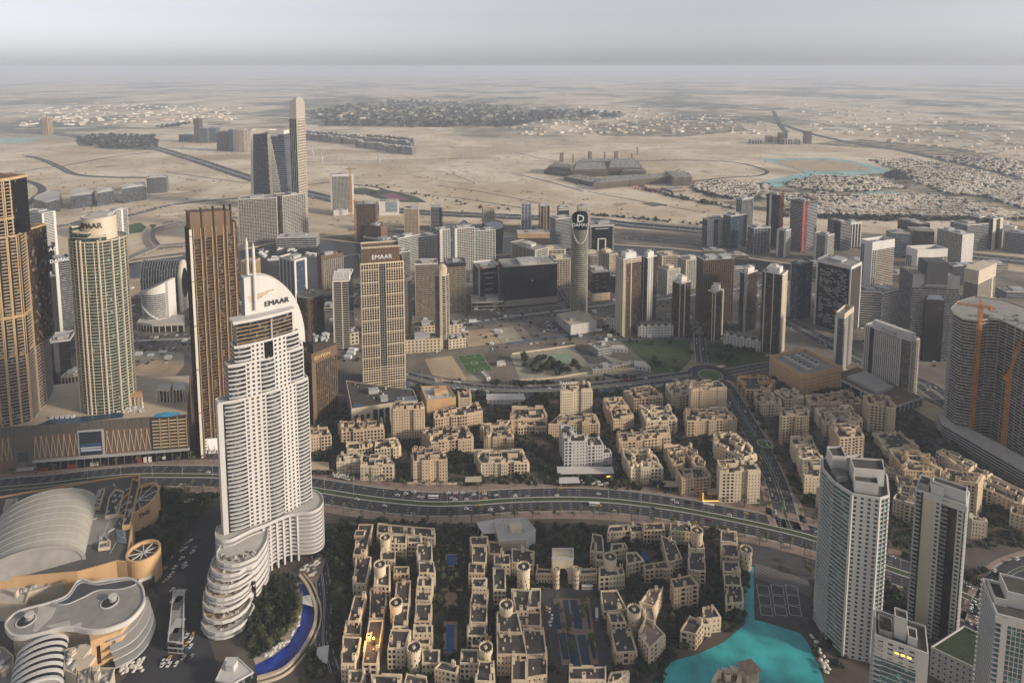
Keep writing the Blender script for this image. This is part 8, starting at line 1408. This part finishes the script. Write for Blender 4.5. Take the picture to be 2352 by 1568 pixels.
# ---------------------------------------------------------------- marina boats
hm = MB(); hl = [(-.5, -.5), (.15, -.5), (.5, 0), (.15, .5), (-.5, .5)]; hm.loft([[(x * 20, y * 5, .2) for x, y in hl], [(x * 22, y * 5.8, 2.4) for x, y in hl]]); HU = hm.mesh("hull", "carwhite"); hm = MB(); hm.loft([[(x, y, 2.4) for x, y in ((-7, -2), (4, -2), (4, 2), (-7, 2))], [(x, y, 4.6) for x, y in ((-6, -1.7), (1.5, -1.6), (1.5, 1.6), (-6, 1.7))]]); hm.box(-3.2, 0, 4.6, 5.4, 5, 3); CB = hm.mesh("cabin", "carwhite"); hm = MB(); hm.box(-1.6, 0, 3.1, 3.9, 10.2, 3.75); BW = hm.mesh("cabin_windows", "glassblack")
for i, (t, u, v) in enumerate([(11, 50, 255), (11, 62, 268), (11, 74, 280), (11, 86, 292), (11, 100, 250), (11, 220, 225), (11, 310, 235), (11, 335, 228), (11, 360, 240), (11, 470, 262), (11, 490, 268), (11, 512, 275), (11, 535, 272), (11, 555, 280), (11, 190, 322)]):
    x, y = G(*K(t, [(u, v)])[0]); big_ = i == 14; o = put("motor_yacht", HU, None, (x, y, .4), .9 + (i % 5) * .15 if not big_ else .3, 1.9 if big_ else .9, label="largest white yacht lying alone in the dark marina" if big_ else "white motor yacht moored in the dark marina", category="boat", group=None if big_ else "yachts moored in the marina"); put("cabin", CB, o); put("cabin_windows", BW, o)
for pts in ([(20, 235), (70, 215), (40, 290)], [(440, 290), (560, 300), (575, 320)], [(800, 290), (940, 265), (960, 300)]): mb = MB(); ribbon(mb, GP(K(11, pts)), 0, 4, 1.2, h=.8); struct("jetty", mb, "palegrey")
# ---------------------------------------------------------------- far plain: apartment rows, tower cluster, construction site, villas
rg = random.Random(77)
def far_block(px_, h, w, d, lb, gr, core="glass", m="beige", name="apartment_block", rot=0.0):
    x, y = G(*px_); mb = MB(); f = []
    for a, b in ((-1, -1), (1, -1), (1, 1), (-1, 1)): f.append((x + a * w / 2 * cos(rot) - b * d / 2 * sin(rot), y + a * w / 2 * sin(rot) + b * d / 2 * cos(rot)))
    return tower(name, lb, f, h, fh=4, core=core, slab=(m, 1.9, .5), sides={'0,3': [('v', 0, 1, m, max(2, int(w / 9)), 2, .6)]}, par=(m, 1.5, .5), plant=1, units=0, seed=rg.randrange(999), group=gr, cat="apartment block")
def line(t, a, b, n): return [K(t, [(a[0] + (b[0] - a[0]) * i / (n - 1), a[1] + (b[1] - a[1]) * i / (n - 1))])[0] for i in range(n)]
for t, a, b, n in ((1, (470, 590), (930, 640), 13), (1, (490, 565), (960, 605), 12), (1, (960, 660), (1200, 690), 8), (1, (1000, 625), (1400, 670), 11), (1, (1240, 705), (1420, 730), 6), (1, (1060, 600), (1440, 640), 10)):
    for p in line(t, a, b, n): far_block(p, rg.uniform(26, 40), rg.uniform(38, 58), 36, "grey-brown mid-rise block of the estate standing alone on the desert", "desert estate blocks", m=rg.choice(["beige", "grey", "conc", "palegrey"]), rot=-.5)
for i, (x0, x1, vt, vb_, m) in enumerate(((1775, 1825, 405, 625, "bronze"), (1832, 1905, 492, 625, "grey"), (1908, 1990, 490, 622, "bluegrey"), (1985, 2030, 520, 695, "grey"), (2030, 2095, 525, 700, "concdark"), (2098, 2135, 505, 700, "bluegrey"), (2138, 2185, 505, 710, "conc"), (2190, 2240, 505, 710, "beige"), (1640, 1765, 552, 612, "conc"))):
    f, z = TF(0, vb_, (x0, vt), (x1, vt), 45)
    b = tower("tower_block", ["spired brown tower standing out above the hazy tower cluster", "grey slab tower behind the spired brown tower", "blue-grey slab tower in the hazy cluster", "narrow grey tower at the front of the hazy cluster", "dark brown-grey tower at the front of the hazy cluster", "slim blue-grey tower beside the beige pair in haze", "pale concrete tower of the beige pair in haze", "beige tower with low white base in haze", "row of low grey blocks beside the spired tower"][i], f, z, fh=5, core="glass", sides={'*': [('v', 0, 1, m, 7, 2.2, .6)]}, par=(m, 3, .5), plant=1, units=0, seed=nx())
    if i == 0: c = cen(f); mb = MB(); mb.cyl(*c, z, z + 26, 4, .3, 8); part("spire", mb, "bronze", b)
for x0, x1, vt, vb_, m, lb in ((370, 386, 400, 538, "sandpale", "pale tower of a lone hazy pair on the plain"), (390, 436, 393, 545, "tan", "tan-fronted tower of a lone hazy pair on the plain")):
    f, z = TF(0, vb_, (x0, vt), (x1, vt), 40); tower("tower_block", lb, f, z, fh=5, core="glass", sides={'*': [('v', 0, 1, m, 4, 4, .6)]}, par=(m, 3, .5), plant=1, units=0, seed=nx())
for i, (x0, x1, vt, vb_, m) in enumerate(((0, 45, 565, 620, "tan"), (50, 110, 570, 625, "beige"), (118, 180, 540, 640, "rust"), (130, 232, 590, 640, "white"), (240, 300, 600, 640, "conc"), (355, 405, 525, 635, "rust"), (2200 - 2351, 2300 - 2351, 600, 635, "palegrey"))):
    f, z = TF(3, vb_, (x0, vt), (x1, vt), 45); tower("tower_block", ["tan block of the remote hazy cluster", "beige block of the remote hazy cluster", "brown stepped tower of the remote hazy cluster", "white block before the brown stepped tower in haze", "grey low block of the remote hazy cluster", "reddish lone tower at the end of the remote cluster", "pale double block west of the remote cluster"][i], f, z, fh=5, core="glass", sides={'*': [('v', 0, 1, m, 5, 3, .6)]}, par=(m, 3, .5), plant=0, units=0, seed=nx())
# curved office chain on the left plain
for i, (pts, h, lb) in enumerate((([(310, 1140), (420, 1170), (545, 1140), (560, 1070), (460, 1060), (330, 1110)], 38, "rounded glass office with white ribbed roof on the sand"), ([(640, 1115), (840, 1090), (870, 1055), (800, 1040), (660, 1060)], 42, "glass office with swooping pale roof, second of the sand chain"), ([(890, 1085), (1040, 1060), (1040, 1030), (950, 1025), (890, 1045)], 44, "glass office with notched roof, middle of the sand chain"), ([(1120, 1045), (1340, 1015), (1320, 985), (1180, 1000), (1120, 1025)], 50, "long curved glass office at the end of the sand chain"))):
    p = GP(K(0, pts), h); b = tower("office_building", lb, p, h, fh=4, core="glass", slab=("grey", .8, .4), par=("palegrey", 1.5, .8), roof="roofpale", plant=0, units=0, seed=nx(), cat="building")
    for j in range(6): mb = MB(); q0, q1 = bil(ccw(p)[:4], .1, j / 6 + .05), bil(ccw(p)[:4], .9, j / 6 + .05); mb.bar((*q0, h + .6), (*q1, h + .6), 2, .8); part("roof_rib", mb, "stonewhite", b)
f, z = TF(0, 1085, (1345, 945), (1525, 935), 60); tower("office_block", "square grey glass block closing the chain of offices on the sand", f, z, fh=4, core="glass", slab=("grey", 1.0, .4), sides={0: [('v', 0, 1, "grey", 14, .8, .5)]}, seed=nx(), cat="building")
# big construction site
cs = root("construction_site", "sprawling concrete frame of an unfinished complex on the desert", "construction site", (*G(1420, 395), 0))
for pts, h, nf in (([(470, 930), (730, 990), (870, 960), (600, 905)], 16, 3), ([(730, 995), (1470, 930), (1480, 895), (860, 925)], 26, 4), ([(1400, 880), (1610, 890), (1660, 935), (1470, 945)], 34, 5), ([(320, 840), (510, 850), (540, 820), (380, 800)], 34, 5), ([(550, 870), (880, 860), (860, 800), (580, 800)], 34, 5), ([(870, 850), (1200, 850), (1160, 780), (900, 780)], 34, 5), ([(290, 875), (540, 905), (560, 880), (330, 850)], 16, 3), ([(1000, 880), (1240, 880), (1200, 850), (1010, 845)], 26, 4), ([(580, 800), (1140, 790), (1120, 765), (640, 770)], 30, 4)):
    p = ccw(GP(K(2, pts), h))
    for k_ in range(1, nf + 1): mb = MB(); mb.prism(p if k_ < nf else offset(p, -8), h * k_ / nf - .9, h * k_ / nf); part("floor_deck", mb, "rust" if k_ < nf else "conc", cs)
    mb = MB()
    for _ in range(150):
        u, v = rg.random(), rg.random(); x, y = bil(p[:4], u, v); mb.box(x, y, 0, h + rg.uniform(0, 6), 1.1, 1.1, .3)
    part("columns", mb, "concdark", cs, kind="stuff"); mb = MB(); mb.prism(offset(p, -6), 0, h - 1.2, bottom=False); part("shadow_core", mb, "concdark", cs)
for i, (u, v) in enumerate(((455, 800), (715, 790), (955, 790), (1100, 800), (1150, 730), (850, 780), (560, 810))):
    x, y = G(*K(2, [(u, v)])[0]); mb = MB(); mb.box(x, y, 0, 46 if i < 3 else 40, 16 if i < 3 else 6, 14 if i < 3 else 6, .2); part("lift_core", mb, "rust", cs)
mb = MB()
for _ in range(60):
    f_ = rg.random(); x, y = G(*K(2, [(960 + 400 * f_ + rg.uniform(-30, 30), 1010 + 70 * f_ + rg.uniform(-15, 15))])[0]); mb.box(x, y, 0, rg.uniform(6, 14), 2, 2)
struct("rebar_posts", mb, "redsteel", "stuff")
x, y = G(*K(2, [(1490, 1060)])[0]); f, z = TB(2, 1080, (1415, 1030), (1470, 1062), (1565, 1045)); tower("brown_block", "lone reddish brown block on the desert by the hedge road", f, z, fh=6, core="bronze", sides={'0,3': [('v', 0, 1, "rust", 12, 1, .5)]}, par=("cream", 1.5, .5), plant=0, units=4, seed=nx(), cat="building")
# villas: each its own house
vm = []
for i in range(4):
    mb = MB(); mb.box(0, 0, 0, 7.5, 14, 11, 0, 0); mb.box(-4, 3, 7.5, 10, 6, 5, 0, 0); mb.ring([(-7.1, -5.6), (7.1, -5.6), (7.1, 5.6), (-7.1, 5.6)], .6, 7.3, 8.4); mb.box(8.5, -2 + i, 0, 4.2, 5, 7, 0, 1)
    for s in range(4): mb.box(-5 + s * 3.4, -5.55, 1.0, 3.0, 1.6, .2, 0, 2); mb.box(-5 + s * 3.4, -5.55, 4.5, 6.4, 1.6, .2, 0, 2)
    vm.append(mb.mesh("villa", [["villa", "villatan", "window"], ["villatan", "villa", "window"], ["villa", "villa", "window"], ["villa", "villatan", "window"]][i]))
lag = [ccw(GP(K(3, p))) for p in ([(-20, 770), (300, 764), (550, 763), (750, 785), (960, 830), (1165, 885), (1150, 908), (930, 900), (900, 932), (600, 925), (400, 930), (170, 975), (120, 1032), (0, 1025), (-80, 990), (0, 965), (340, 898), (150, 835), (0, 792)], [(930, 1072), (1000, 1066), (1250, 1078), (1200, 1095), (900, 1108), (750, 1100)])]
VS = []
def rows(zp, dv, du, sk=.12):
    x0, x1 = min(p[0] for p in zp), max(p[0] for p in zp); y0, y1 = min(p[1] for p in zp), max(p[1] for p in zp); v = y0; i = 0
    while v < y1:
        i += 1; ph = rg.uniform(0, 1); step = du * (.55 + .9 * (v - y0) / max(1, y1 - y0)) if dv < 0 else du; u = x0 + ph * du
        while u < x1:
            vv = v + 2.2 * sin(u / 60 + i * .2) + rg.uniform(-.35, .35)
            if rg.random() > sk and inside((u, vv), zp):
                x, y = G(u, vv)
                if not any(inside((x, y), l) for l in lag): VS.append((x, y, .12 * cos(u / 60 + i * .2) * -1 + rg.uniform(-.1, .1) + (0 if rg.random() < .85 else 1.57), u, vv))
            u += du * rg.uniform(.9, 1.15)
        v += abs(dv)
rows(K(3, [(120, 1100), (480, 1090), (900, 1115), (1250, 1105), (1700, 1130), (2150, 1240), (2351, 1300), (2351, 1330), (1900, 1310), (800, 1305), (440, 1290), (130, 1240)]), 5.2, 6.6)
rows(K(3, [(180, 985), (420, 935), (900, 935), (1050, 970), (1240, 1040), (1000, 1062), (700, 1080), (300, 1050), (180, 1030)]), 4.6, 7.0)
rows(K(2, [(1660, 1010), (1800, 985), (2150, 980), (2351, 1000), (2351, 1140), (2050, 1140), (1800, 1090), (1690, 1060)]), 4.6, 7.0)
rows(K(3, [(940, 780), (1300, 770), (1700, 840), (2000, 900), (2351, 1010), (2351, 1230), (2000, 1120), (1700, 1100), (1450, 1020), (1300, 960), (1180, 880)]), 3.6, 6.5)
rows(K(3, [(1500, 760), (1900, 740), (2250, 780), (2351, 850), (2351, 960), (1960, 860)]), 3.4, 6.5, .3)
VS.sort(key=lambda q_: q_[1])
for x, y, a, u, v in VS[:300]: put("villa", vm[rg.randrange(4)], None, (x, y, .4), a, rg.uniform(.85, 1.15), label="flat-roofed white villa in the garden estate beside the lagoon", category="villa", group="villas of the garden estate")
mb = MB()
for x, y, a, u, v in VS[300:]: h = rg.uniform(5, 9); mb.box(x, y, .4, h, rg.uniform(12, 17), rg.uniform(9, 13), a, rg.choice([0, 0, 1])); mb.box(x + 3, y + 2, h, h + 2.4, 6, 5, a, 0)
struct("distant_houses", mb, ["villa", "villatan"], "stuff")
mb = MB()
for x, y, a, u, v in VS:
    for _ in range(4):
        if rg.random() < .7: crown(mb, x + rg.uniform(-18, 18), y + rg.uniform(-24, 26), .2, rg.uniform(3, 7), rg.uniform(4, 8), 9, rg, 2.4, 4)
def scatter(zp, n, rr=(4, 9), k_=8):
    zw = zp; x0, x1 = min(p[0] for p in zw), max(p[0] for p in zw); y0, y1 = min(p[1] for p in zw), max(p[1] for p in zw)
    for _ in range(n):
        u, v = rg.uniform(x0, x1), rg.uniform(y0, y1)
        if inside((u, v), zw): x, y = G(u, v); r_ = rg.uniform(*rr); crown(mb, x, y, .2, r_, r_, k_, rg, 2.4, 4)
scatter(K(3, [(1030, 930), (1180, 870), (1320, 880), (1330, 960), (1160, 970)]), 160); scatter(K(2, [(1660, 1050), (1800, 1090), (2040, 1140), (2040, 1150), (1780, 1110), (1650, 1070)]), 120); scatter(K(3, [(110, 1270), (900, 1305), (2100, 1315), (2100, 1345), (900, 1340), (110, 1300)]), 500); scatter(K(2, [(1210, 1040), (1560, 1110), (2040, 1215), (2040, 1240), (1500, 1130), (1210, 1060)]), 300)
scatter(K(2, [(720, 1275), (1100, 1305), (1790, 1370), (1790, 1385), (1100, 1325), (720, 1290)]), 300, (3, 6)); scatter(K(1, [(900, 1000), (1200, 1020), (1600, 1110), (2000, 1200), (2351, 1230), (2351, 1245), (1950, 1220), (1500, 1110), (1150, 1035), (900, 1010)]), 380, (3, 6)); scatter(K(0, [(700, 570), (1000, 545), (1440, 560), (1440, 670), (1000, 680), (750, 640)]), 420, (6, 14), 6); scatter(K(0, [(1400, 480), (1730, 440), (1730, 465), (1500, 490)]), 120, (8, 16), 6)
scatter(K(1, [(460, 350), (700, 300), (1300, 230), (2351, 290), (2351, 480), (1300, 480), (620, 460)]), 900, (12, 30), 5); scatter(K(2, [(0, 340), (600, 340), (1060, 355), (900, 390), (400, 400), (0, 480)]), 350, (12, 30), 5)
struct("distant_trees", mb, "leafdark", "stuff")
mb = MB()
for zp, n in ((K(1, [(460, 340), (900, 300), (1500, 280), (2351, 290), (2351, 400), (1300, 400), (700, 420)]), 170), (K(0, [(180, 330), (900, 260), (2200, 300), (2200, 420), (900, 460), (200, 480)]), 330), (K(2, [(0, 280), (900, 290), (2351, 400), (2351, 560), (900, 540), (0, 560)]), 300), (K(3, [(0, 200), (1000, 300), (2351, 500), (2351, 760), (1200, 640), (400, 500)]), 420), (K(3, [(2000, 1340), (2351, 1360), (2351, 1430), (1900, 1400)]), 20)):
    x0, x1 = min(p[0] for p in zp), max(p[0] for p in zp); y0, y1 = min(p[1] for p in zp), max(p[1] for p in zp)
    for _ in range(n):
        u, v = rg.uniform(x0, x1), rg.uniform(y0, y1)
        if inside((u, v), zp): x, y = G(u, v); s = rg.uniform(18, 50); mb.box(x, y, 0, rg.uniform(6, 14), s, s * rg.uniform(.4, .9), rg.uniform(0, 3), rg.choice([0, 0, 1]))
struct("distant_buildings", mb, ["villa", "villatan"], "stuff")
# low podium buildings and clutter among the towers
for i, (u, v, w, d, h) in enumerate(((1040, 690, 46, 22, 14), (1120, 705, 40, 20, 10), (905, 690, 36, 20, 16), (960, 668, 40, 18, 12), (870, 660, 30, 20, 9), (1240, 640, 40, 20, 18), (1560, 668, 40, 24, 16), (1640, 640, 46, 22, 12), (1700, 635, 40, 22, 20), (1830, 640, 50, 26, 14), (1900, 700, 40, 26, 12), (2000, 690, 46, 26, 16), (2060, 640, 50, 26, 14), (2200, 640, 60, 30, 12), (2280, 620, 50, 30, 16), (2120, 610, 46, 26, 18), (1960, 610, 40, 24, 12), (1690, 595, 50, 22, 12), (1860, 612, 46, 22, 10), (1640, 585, 50, 20, 12), (330, 690, 40, 24, 8), (400, 660, 40, 24, 10), (760, 720, 34, 20, 14), (800, 690, 30, 20, 10), (2250, 700, 60, 30, 14), (2330, 680, 50, 30, 12), (1100, 645, 36, 18, 12), (1470, 640, 34, 20, 14))):
    x, y = G(u, v); f = [(x + a * w / 2, y + b * d / 2 + a * w * .06 * (-1) ** i) for a, b in ((-1, -1), (1, -1), (1, 1), (-1, 1))]
    tower("podium_building", "low grey-beige podium building tucked between the business towers", f, h, fh=4, core="glass", slab=(rg.choice(["beige", "palegrey", "offwhite", "conc"]), 1.5, .5), par=(rg.choice(["beige", "palegrey", "conc"]), 1, .4), roof=rg.choice(["roofgrey", "roofpale", "roofbrown"]), plant=2, units=6, seed=nx(), group="podium buildings between the business towers", cat="building")
mb = MB(); m2 = MB(); zp = [(290, 640), (560, 690), (900, 640), (1300, 610), (1640, 615), (1900, 660), (2100, 680), (2352, 640), (2352, 760), (2150, 850), (1900, 760), (1800, 720), (1600, 780), (1300, 790), (950, 820), (600, 850), (290, 840)]
for _ in range(1500):
    u, v = rg.uniform(290, 2352), rg.uniform(610, 850)
    if inside((u, v), zp):
        x, y = G(u, v)
        if rg.random() < .5: r_ = rg.uniform(1.5, 3.2); crown(mb, x, y, 0, r_, r_ * 1.3, 12, rg, 2, 3.4)
        else: m2.box(x, y, .4, 1.7, 4.6, 1.9, rg.choice([.1, 1.6, -.3]), rg.choice([0, 0, 1, 2])) if rg.random() < .7 else m2.box(x, y, .2, rg.uniform(2.5, 5), rg.uniform(4, 14), rg.uniform(3, 8), rg.choice([.1, -.2]), 0)
struct("street_trees", mb, "leafdark", "stuff"); struct("parked_clutter", m2, ["carwhite", "carblack", "carsilver"], "stuff")
mb = MB()
for _ in range(1400):
    u, v = rg.uniform(0, 2352), rg.uniform(300, 520); x, y = G(u, v); r_ = rg.uniform(1.5, 4.5); crown(mb, x, y, -.3, r_, r_ * .8, 5, rg, 2, 3.6)
struct("desert_scrub", mb, "leaf", "stuff")
# pylons
for i, (u, v, s) in enumerate(((1745, 800, 1), (1985, 750, .9), (2145, 740, .9), (605, 810, .9), (1130, 815, .8), (1895, 775, .8), (520, 740, .8), (2065, 770, .8))):
    x, y = G(*K(1, [(u, v)])[0]); rt = root("pylon", "thin lattice power pylon standing on the open desert", "pylon", (x, y, 0), "power pylons on the desert"); h = 58 * s; mb = MB()
    for a, b in ((-1, -1), (1, -1), (1, 1), (-1, 1)): mb.bar((x + a * 6, y + b * 6, 0), (x + a * .8, y + b * .8, h), .8)
    for k_ in range(5): mb.bar((x - 6 + k_, y, h * k_ / 6), (x + 6 - k_, y, h * (k_ + 1) / 6), .6)
    part("lattice_mast", mb, "steel", rt); mb = MB(); [mb.bar((x - 11 + q_ * 2, y, h * (.7 + .12 * q_)), (x + 11 - q_ * 2, y, h * (.7 + .12 * q_)), .8) for q_ in range(3)]; part("cross_arm", mb, "steel", rt)
# ---------------------------------------------------------------- haze
m = bpy.data.materials.new("haze"); m.use_nodes = True; t = m.node_tree; t.nodes.clear()
pv = t.nodes.new("ShaderNodeVolumePrincipled"); pv.inputs["Color"].default_value = (.62, .685, .80, 1); pv.inputs["Density"].default_value = 7.5e-5; pv.inputs["Anisotropy"].default_value = 0.0
o_ = t.nodes.new("ShaderNodeOutputMaterial"); t.links.new(pv.outputs[0], o_.inputs["Volume"]); M["haze"] = m
mb = MB(); mb.prism([(-42000, -3200), (42000, -3200), (42000, 42000), (-42000, 42000)], -1, 500); hz = struct("haze", mb, "haze", "stuff")
